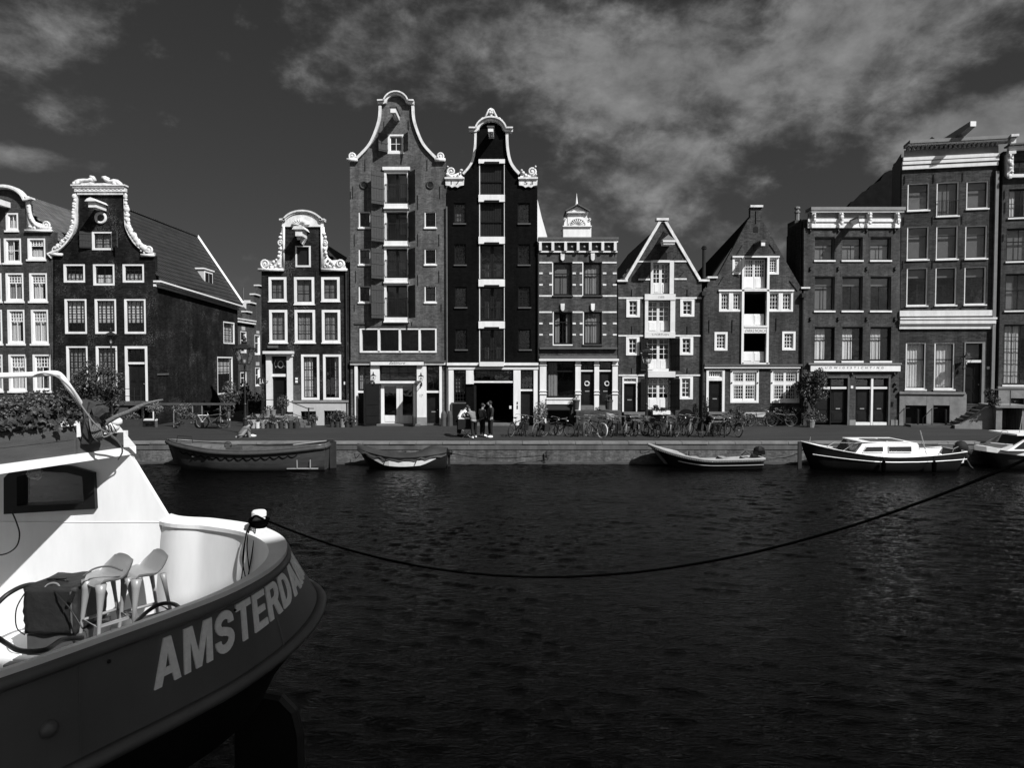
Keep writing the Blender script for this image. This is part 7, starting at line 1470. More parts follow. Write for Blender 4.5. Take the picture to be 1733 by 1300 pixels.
# covered motor hanging behind it
q = A.w(L_ + .15, -.3, .5); r = empty('raised_outboard', q, 'raised outboard motor under ragged dark cover between the cabin boat and the white boat', 'outboard motor')
b = B(); b.ball((q[0] - .05, q[1], q[2] + .5), (.32, .25, .3), 9, 6); b.ball((q[0] + .1, q[1], q[2] + .2), (.22, .2, .3), 8, 5); b.ball((q[0] + .22, q[1] - .05, q[2] + .3), (.2, .16, .16), 8, 5); b.obj('cover', 'cloth_black', r, smooth=True); b = B(); b.tube([(q[0], q[1], q[2] + .2), (q[0] + .35, q[1], q[2] - .35), (q[0] + .5, q[1], q[2] - .45)], [.1, .07, .04]); b.tube([(q[0] - .2, q[1], q[2] + .62), (q[0] - 1.1, q[1], q[2] + .64)], .025); b.obj('motor_leg', 'iron', r)
# E: white motor boat running out of the picture
L_ = 6.5; S = hull(L_, 2.4, .95, .72, .8, bow=.45, stern=.9, rake=.8); A = Boat('motor_boat', 'white motor boat with slanted windows cut by the right picture edge', 'boat', 1676, 1915, 797, S, L_); A.off = 1.1; A.shell('hull_grey', None)
b = B(); 
for q in S: x, y, z = q[0]; b.v += [A.w(x, -y - .02, z - .16), A.w(x, -y, z + .06), A.w(x, y, z + .06), A.w(x, y + .02, z - .16)]
for i in range(len(S) - 1):
    for j in range(3): b.f.append((4 * i + j, 4 * i + j + 1, 4 * i + 5 + j, 4 * i + 4 + j))
b.obj('deck', 'boat_white', A.root, smooth=False)
b = cabinshape(A, [(.85, .86), (6.0, .86), (6.0, 1.5), (2.1, 1.52)], -.95, .95, .15); ch = b.obj('cabin', 'boat_white', A.root); b = B(); A.bx(b, 1.35, 6.1, -.9, .9, 1.53, 1.6); b.obj('cabin_roof', 'boat_white', ch)
for pts in ([(1.2, .95), (1.95, 1.46), (2.2, 1.46), (1.95, .95)], [(2.15, .95), (2.45, 1.46), (4.0, 1.46), (4.0, .95)]): b = B(); b.add([A.w(x, -.975 + .15 * (z - .8), z) for x, z in pts], [(0, 1, 2, 3)]); b.obj('side_window', 'dark_window', ch)
b = B(); b.add([A.w(.98, -.8, .92), A.w(.98, .8, .92), A.w(1.95, .75, 1.46), A.w(1.95, -.75, 1.46)], [(0, 1, 2, 3)]); b.obj('windscreen', 'dark_window', ch)
b = B(); b.tube([A.w(1.3 + .16 * math.cos(t), -.2, 1.62 + .07 * math.sin(t)) for t in [i * PI / 6 for i in range(12)]], .02, 5, closed=True); b.tube([A.w(2.0, -.2, 1.6), A.w(2.1, -.2, 2.35)], .014); b.obj('roof_fittings', 'chrome', ch)
b = B(); b.tube([A.w(.1, 0, 1.02), A.w(.5, -.4, 1.15), A.w(1.4, -.7, 1.1)], .018); b.tube([A.w(1.35, -.8, .95), A.w(1.7, -.9, .93)], .03); b.obj('bow_rail', 'chrome', A.root)
# mooring lines
def line(pts, r, m, label, name='mooring_rope', cat='rope', n=8, group=None):
    b = B(); b.tube(cat_rom(pts, n), r, 6); return solo(b, name, m, label, cat, group)
q = lambda u, v, Y: tuple(P(u, v, Y))
line([q(1330, 773, 30.9), q(1300, 776, 31.2), q(1296, 774, 31.6)], .012, 'rope_pale', 'thin pale mooring line right of the slim skiff', group=None)
line([q(1370, 756, 30.7), q(1340, 772, 31.2), q(1312, 776, 31.7)], .014, 'rope', 'dark mooring line from the cabin boat bow to the quay')
line([q(1100, 764, 30.7), q(1086, 768, 31.4), q(1083, 762, 31.8)], .014, 'rope', 'mooring line from the slim skiff bow to a ring')
line([q(762, 768, 31.0), q(830, 776, 31.5), q(930, 771, 31.85)], .014, 'rope', 'slack mooring line along the quay wall from the covered boat')
line([q(608, 770, 30.7), q(602, 776, 31.4), q(600, 768, 31.8)], .014, 'rope', 'short line from the covered boat bow to the quay')

# ---------------------------------------------------------------- foreground ship
SHIP = empty('houseboat', (-4.0, 5.0, 0), 'white and dark houseboat with AMSTERDAM in big letters round its end', 'houseboat')
ZR, ZD, ZS_ = 3.17, 1.98, 2.40
raw = [(-6.6, 10.4), (-5.2, 9.3), (-4.2, 8.0), (-3.62, 7.24), (-3.1, 7.06), (-2.57, 6.78), (-2.18, 6.36), (-1.98, 5.9), (-1.93, 5.4), (-2.02, 4.9), (-2.2, 4.48), (-2.43, 4.05), (-2.68, 3.6), (-3.05, 3.05), (-3.6, 2.5), (-4.5, 2.0), (-6.0, 1.8), (-9.5, 1.8)]
OUT = [Vector((x, y, 0)) for x, y in cat_rom(raw, 8)]
def zrail(p): return ZR - .85 * max(0, min(1, (p.y - 7.3) / 1.2)) if p.x < -3.4 and p.y > 7 else ZR
def nrm(i):
    a = OUT[max(i - 1, 0)]; c = OUT[min(i + 1, len(OUT) - 1)]; t = (c - a).normalized(); return Vector((-t.y, t.x, 0)) if False else Vector((t.y, -t.x, 0)) * -1
sgn = 1 if nrm(60).dot(OUT[60] - Vector((-5, 5.5, 0))) > 0 else -1
NR = [nrm(i) * sgn for i in range(len(OUT))]
def bulge(p):  # the tumblehome of the stern is fullest at its round end
    return .31 * math.exp(-((p.y - 6.25) / .95) ** 2) if p.x > -3.5 else 0.0
def lift(p): return .20 * math.exp(-((p.y - 6.4) / 1.0) ** 2) if p.x > -3.5 else 0.0
def sweep(prof, i0=0, i1=None, closed=True, bul=False):
    """prof: (outward offset, height relative to the rail)"""
    b = B(); i1 = i1 or len(OUT) - 1; k = len(prof); n = 0
    for i in range(i0, i1 + 1):
        zr = zrail(OUT[i]); sc = (zr - ZD + .001) / (ZR - ZD) 
        for o, h in prof:
            q_ = max(0, min(1, -h / .75)) if bul else 0; kb = max(0, min(1, 1 - (-h - .77) / .28)); p = OUT[i] + NR[i] * (o + bulge(OUT[i]) * q_ * kb); b.v.append((p.x, p.y, zr + h + lift(OUT[i]) * q_ * kb))
        n += 1
    for i in range(n - 1):
        for j in range(k if closed else k - 1): j2 = (j + 1) % k; b.f.append((i * k + j, i * k + j2, (i + 1) * k + j2, (i + 1) * k + j))
    return b
sweep([(.015, .0), (-.14, -.045), (-.14, -.085), (.015, -.04)]).obj('cap_rail', 'ship_white', SHIP, smooth=False)
sweep([(.016, -.035), (.045, -.05), (.05, -.085), (.03, -.11), (.0, -.11)], bul=False).obj('rubbing_bar', 'ship_hull', SHIP, smooth=True)
sweep([(.0, -.09), (.0, -.28), (.0, -.48), (.0, -.69)], closed=False, bul=True).obj('bulwark', 'ship_hull', SHIP, smooth=True)
sweep([(-.12, -.06), (-.20, -1.2)], closed=False).obj('bulwark_lining', 'ship_white', SHIP, smooth=True)
sweep([(.0, -.675), (.05, -.685), (.065, -.72), (.05, -.76), (.0, -.77)], bul=True).obj('rubbing_strake', 'ship_hull', SHIP, smooth=True)
b = B()
PR = [(.0, -.77), (-.04, -.88), (-.09, -1.0), (-.17, -1.22), (-.75, -1.6), (-1.25, -2.15), (-1.6, -2.7), (-1.75, -3.4)]
sweep(PR, closed=False, bul=True).obj('hull', 'ship_black', SHIP, smooth=True)
b = B(); k = [OUT[i] + NR[i] * -.19 for i in range(0, len(OUT), 2)]; tri = geometry.tessellate_polygon([[Vector((p.x, p.y, 0)) for p in k] + [Vector((-9.5, 10.4, 0))]]); pts = [(p.x, p.y, ZD) for p in k] + [(-9.5, 10.4, ZD)]; b.add(pts, [tuple(t) for t in tri]); b.obj('deck', 'ship_white', SHIP)
# lettering follows the stern
S_ = [0]
for i in range(1, len(OUT)): S_.append(S_[-1] + (OUT[i] - OUT[i - 1]).length)
def at_s(s):
    for i in range(1, len(OUT)):
        if S_[i] >= s: f0 = (s - S_[i - 1]) / (S_[i] - S_[i - 1]); return OUT[i - 1].lerp(OUT[i], f0), NR[i - 1].lerp(NR[i], f0)
def s_of_y(y, lo=40, hi=110):
    for i in range(lo, hi):
        if (OUT[i].y - y) * (OUT[i + 1].y - y) <= 0: return S_[i] + (S_[i + 1] - S_[i]) * (OUT[i].y - y) / (OUT[i].y - OUT[i + 1].y)
sA, sM = s_of_y(4.30), s_of_y(6.08)
import bmesh
def _arc(cx, cy, rx, ry, a0, a1, n=10): return [(cx + rx * math.cos(R(a0 + (a1 - a0) * i / n)), cy + ry * math.sin(R(a0 + (a1 - a0) * i / n))) for i in range(n + 1)]
def _stroke(pts, w):
    m = len(pts); l_, r_ = [], []
    for i in range(m):
        a, c = pts[max(i - 1, 0)], pts[min(i + 1, m - 1)]; tx, ty = c[0] - a[0], c[1] - a[1]; k = math.hypot(tx, ty); nx, ny = -ty / k * w / 2, tx / k * w / 2; l_.append((pts[i][0] + nx, pts[i][1] + ny)); r_.append((pts[i][0] - nx, pts[i][1] - ny))
    return l_ + r_[::-1]
t_ = .2
GLY = {  # heavy grotesque capitals, height 1
 'A': (.80, [[(0, 0), (.21, 0), (.27, .2), (.53, .2), (.59, 0), (.80, 0), (.51, 1), (.29, 1)], [(.325, .36), (.40, .68), (.475, .36)]]),
 'M': (.94, [[(0, 0), (t_, 0), (t_, .66), (.38, 0), (.56, 0), (.74, .66), (.74, 0), (.94, 0), (.94, 1), (.66, 1), (.47, .34), (.28, 1), (0, 1)]]),
 'S': (.72, [_stroke([(.11, .32)] + _arc(.36, .30, .255, .205, 190, 360, 8) + _arc(.36, .29, .255, .2, 10, 70, 3) + [(.30, .53)] + _arc(.36, .71, .245, .195, 250, 170, 5) + _arc(.36, .71, .245, .195, 160, 0, 8) + [(.605, .67)], .2)]),
 'T': (.68, [[(.24, 0), (.44, 0), (.44, .82), (.68, .82), (.68, 1), (0, 1), (0, .82), (.24, .82)]]),
 'E': (.64, [[(0, 0), (.64, 0), (.64, .18), (t_, .18), (t_, .42), (.58, .42), (.58, .59), (t_, .59), (t_, .82), (.62, .82), (.62, 1), (0, 1)]]),
 'R': (.74, [[(0, 0), (t_, 0), (t_, .39), (.34, .39), (.50, 0), (.74, 0), (.55, .43)] + _arc(.42, .70, .29, .30, -50, 90, 9) + [(0, 1)], [(t_, .56), (t_, .83), (.40, .83)] + _arc(.40, .695, .11, .135, 80, -80, 7) + [(.40, .56)]]),
 'D': (.74, [[(0, 0), (.32, 0)] + _arc(.32, .5, .41, .5, -80, 80, 12) + [(.32, 1), (0, 1)], [(t_, .18), (t_, .82), (.31, .82)] + _arc(.31, .5, .21, .32, 80, -80, 10) + [(.31, .18)]])}
def ship_text(body, s0, s1, z0, z1, zr0, zr1):
    tot = sum(GLY[c][0] + .11 for c in body) - .11; x = 0
    for ch in body:
        wd, loops = GLY[ch]; flat = [p for l in loops for p in l]; bm = bmesh.new(); vs = [bm.verts.new((p[0] + x, p[1], 0)) for p in flat]
        for t in geometry.tessellate_polygon([[Vector((p[0], p[1], 0)) for p in l] for l in loops]):
            try: bm.faces.new([vs[i] for i in t])
            except ValueError: pass
        for k in range(1, 8): bmesh.ops.bisect_plane(bm, geom=bm.verts[:] + bm.edges[:] + bm.faces[:], plane_co=(x + wd * k / 8, 0, 0), plane_no=(1, 0, 0))
        for k in range(1, 6): bmesh.ops.bisect_plane(bm, geom=bm.verts[:] + bm.edges[:] + bm.faces[:], plane_co=(0, k / 6, 0), plane_no=(0, 1, 0))
        ex = bmesh.ops.extrude_face_region(bm, geom=bm.faces[:]); up_ = {v for v in ex['geom'] if isinstance(v, bmesh.types.BMVert)}
        for v in bm.verts:
            t = v.co.x / tot; h = v.co.y; p, n = at_s(s0 + (s1 - s0) * t); zc = z0 + (z1 - z0) * t + h * (zr0 + (zr1 - zr0) * t); q_ = max(0, min(1, (ZR - zc) / .75))
            q = p + n * ((.012 if v in up_ else -.004) + bulge(p) * q_); v.co = Vector((q.x, q.y, zc + lift(p) * q_)) - ORG[SHIP]
        me = bpy.data.meshes.new('letter'); bm.to_mesh(me); bm.free(); me.materials.append(MATS['letter']); o = bpy.data.objects.new('letter', me); COL.objects.link(o); o.parent = SHIP; ORG[o] = ORG[SHIP]; x += wd + .11
ship_text('AMSTERDAM', sA, sM, 2.70, 2.79, .31, .285)
for y in (3.9, 5.35):
    p, n = at_s(s_of_y(y)); b = B(); b.tube([tuple(p + n * (.001 + bulge(p) * q_) + Vector((0, 0, ZR - .1 - .58 * q_ + lift(p) * q_))) for q_ in (0, .2, .4, .6, .8, 1)], .0045, 4); b.obj('plate_seam', 'ship_hull', SHIP)
# screws and welded stain plate
for y in (4.05, 4.9, 5.6):
    p, n = at_s(s_of_y(y)); b = B(); q = p + n * .012; b.ball((q.x, q.y, ZR - .17), .012, 6, 4); b.obj('bolt', 'ship_black', SHIP)
p, n = at_s(s_of_y(3.75)); b = B(); b.ball((p.x + n.x * .0, p.y + n.y * .0, ZR - .42), (.05, .05, .05), 12, 8); b.obj('welded_patch', 'ship_hull', SHIP, smooth=True)
# cabin wall facing the stern deck
f = F(-400, 7.14, 285, 7.14); f.root = SHIP; f.clamp = False
hole = [f.sz(*p) for p in [(17, 862), (16, 812), (30, 799), (73, 790), (120, 793), (156, 804), (161, 856)]]
b = B(); f.poly(b, [(286, 1078), (286, 879), (212, 757), (-400, 757), (-400, 1078)], -.05, 0, holes=[hole]); b.obj('cabin_wall', 'ship_white', SHIP)
b = B(); pts = [(17, 862), (16, 812), (30, 799), (73, 790), (120, 793), (156, 804), (161, 856)]
f.poly(b, [(12, 869), (12, 808), (26, 794), (73, 785), (122, 788), (163, 799), (166, 860)], -.12, .05, holes=[[f.sz(*p) for p in [(34, 855), (34, 806), (44, 801), (74, 797), (118, 799), (144, 806), (147, 851)]]]); wf = b.obj('window_frame', 'black_paint', SHIP)
b = B(); q = [f.sz(*p) for p in [(34, 855), (34, 806), (44, 801), (74, 797), (118, 799), (144, 806), (147, 851)]]; b.add([f.w(x, z, -.05) for x, z in q], [tuple(range(7))]); b.obj('pane', 'clear_glass', wf)
b = B(); b.tube([f.w(*f.sz(284, 880), .01), f.w(*f.sz(284, 1076), .01)], .012, 6); b.tube([f.w(*f.sz(-100, 884), .003), f.w(*f.sz(283, 884), .003)], .004, 4); b.obj('weld_seam', 'ship_white', SHIP)
b = B(); z0 = 3.83; b.box(-9.5, -5.45, 9.6, 9.66, ZD, 2.75); b.box(-9.5, -5.45, 9.6, 9.66, 3.6, z0); b.obj('cabin_rear_wall', 'ship_white', SHIP)
b = B(); roofp = [(-3.98, 7.2), (-4.43, 5.9), (-4.9, 4.6), (-9.5, 4.6), (-9.5, 10.3), (-6.0, 10.3)]; n = len(roofp); b.v = [(x, y, 3.83) for x, y in roofp] + [(x, y, 3.91) for x, y in roofp]; b.f = [tuple(range(n)), tuple(range(n, 2 * n))[::-1]] + [(i, (i + 1) % n, n + (i + 1) % n, n + i) for i in range(n)]; b.obj('cabin_roof', 'ship_white', SHIP)
# globe lamp on the window, its cable
gp = P(59, 801, 7.0); b = B(); b.ball(tuple(gp), .075, 12, 8); b.obj('globe_lamp', 'clear_glass', SHIP, smooth=True); b = B(); b.lathe((gp.x, gp.y, gp.z + .06), [(.03, 0), (.035, .05), (.02, .08)], 8); b.obj('lamp_socket', 'black_paint', SHIP)
# bollard
bp = Vector((-2.50, 6.70, ZR)); b = B(); b.lathe(tuple(bp), [(.075, -.02), (.062, .02), (.058, .10), (.07, .11), (.07, .15), (.058, .165), (.02, .17)], 14); b.obj('bollard', 'ship_white', SHIP, smooth=False)
r = empty('mooring_rope', bp, 'long heavy dark mooring rope sagging across the water from the stern bollard', 'rope')
b = B(); 
for k in range(4): b.tube([(bp.x + (.070 + .007 * k) * math.cos(t), bp.y + (.070 + .007 * k) * math.sin(t), bp.z + .015 + .019 * k + .006 * math.sin(t * 2 + k)) for t in [i * PI / 8 for i in range(16)]], .013, 6, closed=True)
b.tube(cat_rom([(bp.x - .08, bp.y - .04, bp.z + .05), (bp.x - .0, bp.y - .09, bp.z + .13), (bp.x + .08, bp.y - .02, bp.z + .06)], 5), .012); b.obj('turns', 'rope', r, smooth=True)
b = B(); Lp = Vector((bp.x + .08, bp.y - .02, bp.z + .07)); Rp = Vector((4.3, 4.5, 4.6)); pts = []
for i in range(81): t = i / 80; p = Lp.lerp(Rp, t); p.z -= .867 * 4 * t * (1 - t) * 1.0; pts.append(p)
b.tube(pts, .0105, 8); b.obj('span', 'rope', r, smooth=True)
b = B()
for pts in ([(-.07, -.05, .04), (-.10, -.10, -.1), (-.13, -.12, -.45), (-.2, -.16, -.75)], [(-.06, -.06, .04), (-.08, -.11, -.15), (-.05, -.12, -.5), (-.07, -.12, -.55), (-.12, -.12, -.3), (-.09, -.1, -.05)], [(.0, -.09, .04), (.0, -.14, -.1), (-.08, -.15, -.55), (-.16, -.17, -.72)]): b.tube(cat_rom([tuple(bp + Vector(q)) for q in pts], 6), .0055, 5)
b.obj('loose_ends', 'rope', r)
b = B(); b.lathe((4.35, 4.5, -1.5), [(.08, 0), (.08, 6.2), (.065, 6.28), (.02, 6.3)], 14); solo(b, 'mooring_pile', 'iron', 'steel mooring pile just outside the right picture edge, holding the heavy rope', 'mooring pile', smooth=True)
b = B(); 
# rudder under the stern
rp = [(-2.9, 6.4), (-2.2, 6.15)]
b = B(); pr = [P(u, v, 6.2) for u, v in [(400, 1300), (400, 1190), (440, 1177), (475, 1183), (496, 1205), (505, 1240), (508, 1330), (508, 1560), (400, 1560)]]
b.v = [(p.x, p.y - .04, p.z) for p in pr] + [(p.x, p.y + .04, p.z) for p in pr]; n = len(pr); b.f = [tuple(range(n)), tuple(range(n, 2 * n))[::-1]] + [(i, (i + 1) % n, n + (i + 1) % n, n + i) for i in range(n)]; b.obj('rudder', 'ship_black', SHIP)
b = B(); b.tube([tuple(p) for p in pr[1:8]], .05, 6); b.obj('rudder_edge', 'hull_tar', SHIP)

# things on the deck
def stool(loc, rot, label):
    r = empty('bar_stool', (0, 0, 0), label, 'bar stool', 'bar stools on the stern deck'); sh = .80
    b = B(); nu, nv = 14, 11
    def seat(a, q, th=0):      # a across -1..1, q from front 0 to lip 1
        w_ = .15 + .075 * min(1, q * 2.2) - .05 * max(0, q - .75) * 4 * abs(a); y = -.17 + .34 * q; z = .0 + .02 * a * a
        if q > .55: k = (q - .55) / .45; y = .017 + .15 * k - .02 * k * k; z += .21 * k ** 1.2 * (1 - .35 * abs(a) ** 2.2)
        if q < .12: z -= .05 * (1 - q / .12) ** 2
        if abs(a) > .8: z += .02 * (abs(a) - .8) / .2
        return (a * w_, y, sh + z - th)
    for th in (0, .014):
        k = len(b.v)
        for i in range(nu + 1):
            for j in range(nv + 1): b.v.append(seat(-1 + 2 * i / nu, j / nv, th))
        for i in range(nu):
            for j in range(nv): c = k + i * (nv + 1) + j; b.f.append((c, c + nv + 1, c + nv + 2, c + 1))
    m_ = (nu + 1) * (nv + 1)
    rim = [i * (nv + 1) for i in range(nu + 1)] + [nu * (nv + 1) + j for j in range(nv + 1)] + [i * (nv + 1) + nv for i in range(nu, -1, -1)] + [j for j in range(nv, -1, -1)]
    for a_, c_ in zip(rim, rim[1:]): b.f.append((a_, c_, m_ + c_, m_ + a_))
    b.obj('seat', 'stool_grey', r, smooth=True, origin=(0, 0, 0))
    tops = [(-.13, -.15), (.13, -.15), (-.15, .10), (.15, .10)]; bots = [(-.19, -.23), (.19, -.23), (-.19, .22), (.19, .22)]; fr_ = []
    for (tx, ty), (bx_, by) in zip(tops, bots):
        b = B(); front = ty < 0; n = 9; pts = [Vector((tx, ty, sh - .01)).lerp(Vector((bx_, by, 0)), i / n) for i in range(n + 1)]
        rs = [(.055 if front else .034) * max(.40, 1 - 1.15 * (i / n) ** .7) if i < 5 else .018 for i in range(n + 1)]; rs = [max(.018, q) for q in rs]; b.tube(pts, rs, 8); b.obj('leg', 'stool_grey', r, smooth=True, origin=(0, 0, 0)); fr_.append(pts[4].lerp(pts[4], 0))
    b = B(); q = [Vector((tx, ty, sh)).lerp(Vector((bx_, by, 0)), .52) for (tx, ty), (bx_, by) in zip(tops, bots)]; b.tube([q[0], q[1], q[3], q[2]], .017, 8, closed=True); b.obj('footrest', 'stool_grey', r, smooth=True, origin=(0, 0, 0))
    r.location = loc; r.rotation_euler = (0, 0, R(rot)); return r
s1 = stool((-3.87, 6.5, ZD), -32, 'left grey plastic bar stool, next to the dark padded box'); s2 = copy_tree(s1); s2.location = (-3.60, 6.66, ZD); s1.scale = s2.scale = (.95, .95, .94); s2.rotation_euler = (0, 0, R(-40)); s2['label'] = 'right grey plastic bar stool, nearer the bow wall corner'
# padded box on a pallet
c = P(96, 1080, 6.35); r = empty('cover_box', (c.x, c.y, ZD), 'dark fabric covered box with rope and plugs lying on top', 'box')
c0, c1 = P(40, 1080, 6.35), P(120, 1080, 6.35); zb = c0.z; zt = P(80, 996, 6.35).z
import bmesh
def soft_box(name, m, x0, x1, y0, y1, z0, z1, parent, amp=.012, rot=0):
    bm = bmesh.new(); bmesh.ops.create_cube(bm, size=1); bmesh.ops.subdivide_edges(bm, edges=bm.edges, cuts=9, use_grid_fill=True); rg = random.Random(3); cx, cy = (x0 + x1) / 2, (y0 + y1) / 2
    for v in bm.verts:
        d = v.co.copy(); k = max(abs(d.x), abs(d.y), abs(d.z)); w_ = math.sin(d.x * 9 + d.z * 14) * math.sin(d.z * 22 + d.y * 6 + d.x * 3) * amp + rg.uniform(-1, 1) * amp * .12
        v.co = Vector((d.x * (x1 - x0), d.y * (y1 - y0), d.z * (z1 - z0))) + d.normalized() * w_ * 1.5 - d * .0
        e = sum(1 for q in d if abs(q) > .49)
        if e > 1: v.co *= .985
        v.co += Vector((cx, cy, (z0 + z1) / 2)) - ORG[parent]
    me = bpy.data.meshes.new(name); bm.to_mesh(me); bm.free(); me.polygons.foreach_set('use_smooth', [True] * len(me.polygons)); me.materials.append(MATS[m]); o = bpy.data.objects.new(name, me); COL.objects.link(o); o.parent = parent; ORG[o] = ORG[parent]; return o
soft_box('fabric_cover', 'bag', c0.x, c1.x + .05, 6.35, 6.85, zb + .03, zt, r, .008)
b = B(); b.box(c0.x + .01, c1.x + .08, 6.38, 6.85, ZD + .05, zb + .02); b.obj('base', 'boat_inner', r)
b = B(); b.tube([(c1.x + .02, 6.335, zb + .05), (c1.x + .015, 6.335, zt - .03)], .008, 5); b.obj('seam_piping', 'lead', r)
for k in range(3): b = B(); y = 6.15 + .12 * k; b.box(c0.x - .05, c1.x + .2, y, y + .09, ZD + .015 + .0 * k, ZD + .05); o = solo(b, 'deck_board', 'crate', ['front pale board under the dark padded box', 'middle pale board under the dark padded box', 'rear pale board under the dark padded box'][k], 'board', 'boards on the stern deck')
def deckline(px, r_, m, label, name='hose', cat='hose', n=7):
    b = B(); b.tube(cat_rom([tuple(P(*p)) for p in px], n), r_, 7); return solo(b, name, m, label, cat, smooth=True)
deckline([(-12, 1030, 6.3), (15, 1005, 6.4), (50, 990, 6.6), (95, 992, 6.8)], .022, 'hose', 'thick black hose arching from the left edge onto the padded box')
deckline([(-10, 1075, 6.1), (10, 1089, 6.0), (35, 1102, 5.7), (75, 1101, 5.6), (105, 1084, 6.0), (140, 1080, 6.2)], .022, 'hose', 'thick black hose lying on the white deck in front')
deckline([(225, 1060, 5.6), (250, 1035, 5.9), (275, 1022, 6.0), (300, 1026, 5.9), (315, 1050, 5.6)], .018, 'hose', 'black hose looping above the near rail by the stools')
deckline([(140, 976, 6.3), (160, 963, 6.35), (185, 959, 6.4), (207, 966, 6.4)], .009, 'lead', 'grey cable lying over the left stool seat', 'cable', 'cable')
deckline([(88, 990, 6.45), (96, 1006, 6.32), (118, 1030, 6.25), (140, 1065, 6.2)], .007, 'hose', 'thin black cord hanging down the padded box', 'cord', 'cord')
deckline([(45, 1000, 6.3), (28, 1030, 6.3), (28, 1062, 6.3), (42, 1075, 6.3)], .006, 'hose', 'thin black cord looping left of the padded box', 'cord', 'cord')
deckline([(20, 866, 7.0), (28, 885, 6.95), (33, 905, 6.95), (28, 925, 6.95), (12, 937, 6.95), (-10, 941, 6.95)], .007, 'hose', 'black cable hanging from the cabin window corner', 'cable', 'cable')
b = B(); rg = random.Random(5); c = P(95, 990, 6.55); pts = [(c.x + rg.uniform(-.09, .09), c.y + rg.uniform(-.06, .06), c.z + .02 + rg.uniform(-.02, .04)) for _ in range(14)]; b.tube(cat_rom(pts, 5), .008, 5); solo(b, 'rope_bundle', 'hose', 'tangled black cord bundle on the padded box', 'cord')
b = B(); c = P(88, 996, 6.4); b.tube([(c.x + .07 * math.cos(t), c.y + .02 * math.sin(t), c.z + .045 * math.sin(t)) for t in [i * PI / 8 for i in range(16)]], .008, 5, closed=True); solo(b, 'cable_loop', 'gutter', 'pale cable loop on the front of the padded box top', 'cable')
b = B(); c = P(126, 1000, 6.3); b.tube([(c.x, c.y, c.z), (c.x - .03, c.y, c.z - .06)], .018, 8); b.tube([(c.x - .03, c.y, c.z - .06), (c.x - .05, c.y, c.z - .1)], .022, 8); solo(b, 'power_plug', 'hose', 'dark power plug hanging beside the padded box', 'plug')
# railing tube, planters and driftwood on the cabin roof
b = B(); b.tube(cat_rom([tuple(P(*p)) for p in [(-60, 638, 6.1), (0, 636, 6.2), (60, 634, 6.3), (92, 632, 6.35), (104, 638, 6.4), (120, 660, 6.45), (136, 684, 6.6), (150, 706, 6.75), (156, 718, 6.8)]], 6), .027, 10); 
solo(b, 'handrail', 'ship_white', 'bent white tube handrail above the ivy planter on the cabin roof', 'handrail', smooth=True)
b = B(); b.tube(cat_rom([tuple(P(*p)) for p in [(50, 640, 6.28), (70, 632, 6.28), (95, 637, 6.3), (120, 658, 6.36), (140, 690, 6.4), (165, 722, 6.5), (190, 738, 6.7), (203, 752, 6.85), (207, 765, 6.95), (200, 778, 7.05)]], 5), .008, 6); solo(b, 'cable', 'gutter', 'thin grey cable twisting along the white handrail down over the roof edge', 'cable')
def edge(t, off=0): return Vector((-3.98 - .45 * t - off, 7.2 - 1.3 * t - off * .33, 0))
def planter(t0, t1, h, dep, label, g='wooden planters on the cabin roof'):
    a, c = edge(t0, .03), edge(t1, .03); a2, c2 = edge(t0, .03 + dep), edge(t1, .03 + dep); r = empty('planter_box', ((a + c) / 2) + Vector((0, 0, 3.912)), label, 'planter', g)
    for k in range(2 if h > .2 else 1):
        n = 2 if h > .2 else 1; z0 = 3.912 + h * k / n + .001; z1 = 3.912 + h * (k + 1) / n - .003
        b = B(); t = Vector((-.03, 0, 0)); b.hexa([(c.x, c.y, z0), (a.x, a.y, z0), (a.x + t.x, a.y, z0), (c.x + t.x, c.y, z0), (c.x, c.y, z1), (a.x, a.y, z1), (a.x + t.x, a.y, z1), (c.x + t.x, c.y, z1)]); b.obj('plank', 'planter_wood', r)
    b = B(); b.hexa([(c.x - .032, c.y, 3.913), (a.x - .032, a.y, 3.913), (a2.x, a2.y, 3.913), (c2.x, c2.y, 3.913), (c.x - .032, c.y, 3.9 + h * .9), (a.x - .032, a.y, 3.9 + h * .9), (a2.x, a2.y, 3.9 + h * .9), (c2.x, c2.y, 3.9 + h * .9)]); b.obj('soil_box', 'pot_dark', r); 
    b = B(); b.hexa([(c.x - .0, c.y - .03, 3.913), (c2.x, c2.y - .03, 3.913), (c2.x, c2.y, 3.913), (c.x, c.y, 3.913), (c.x, c.y - .03, 3.9 + h), (c2.x, c2.y - .03, 3.9 + h), (c2.x, c2.y, 3.9 + h), (c.x, c.y, 3.9 + h)]); b.obj('end_board', 'planter_wood', r); return r
pr_ = planter(.46, 1.75, .275, .4, 'long dark wooden planter box full of ivy on the cabin roof edge')
planter(.08, .455, .16, .22, 'short low wooden box at the corner of the cabin roof')
def ivy_leaf(b, p, s, rg):
    n = Vector((rg.uniform(-.2, 1), rg.uniform(-1, .3), rg.uniform(-.1, 1))).normalized(); a = n.orthogonal().normalized(); a = Matrix.Rotation(rg.uniform(0, 6.28), 3, n) @ a; c_ = n.cross(a)
    pts = [(0, -.5), (.42, -.35), (.35, .0), (.6, .15), (.2, .3), (0, .75), (-.2, .3), (-.6, .15), (-.35, 0), (-.42, -.35)]; k = len(b.v); b.v.append(tuple(p + n * s * .12)); b.v += [tuple(p + a * x * s + c_ * y * s) for x, y in pts]; b.f += [(k, k + 1 + i, k + 1 + (i + 1) % 10) for i in range(10)]
r = empty('ivy', edge(1.0, .2) + Vector((0, 0, 4.18)), 'dense dark ivy filling and spilling over the long roof planter', 'plant'); rg = random.Random(11)
b = B(); dk = B()
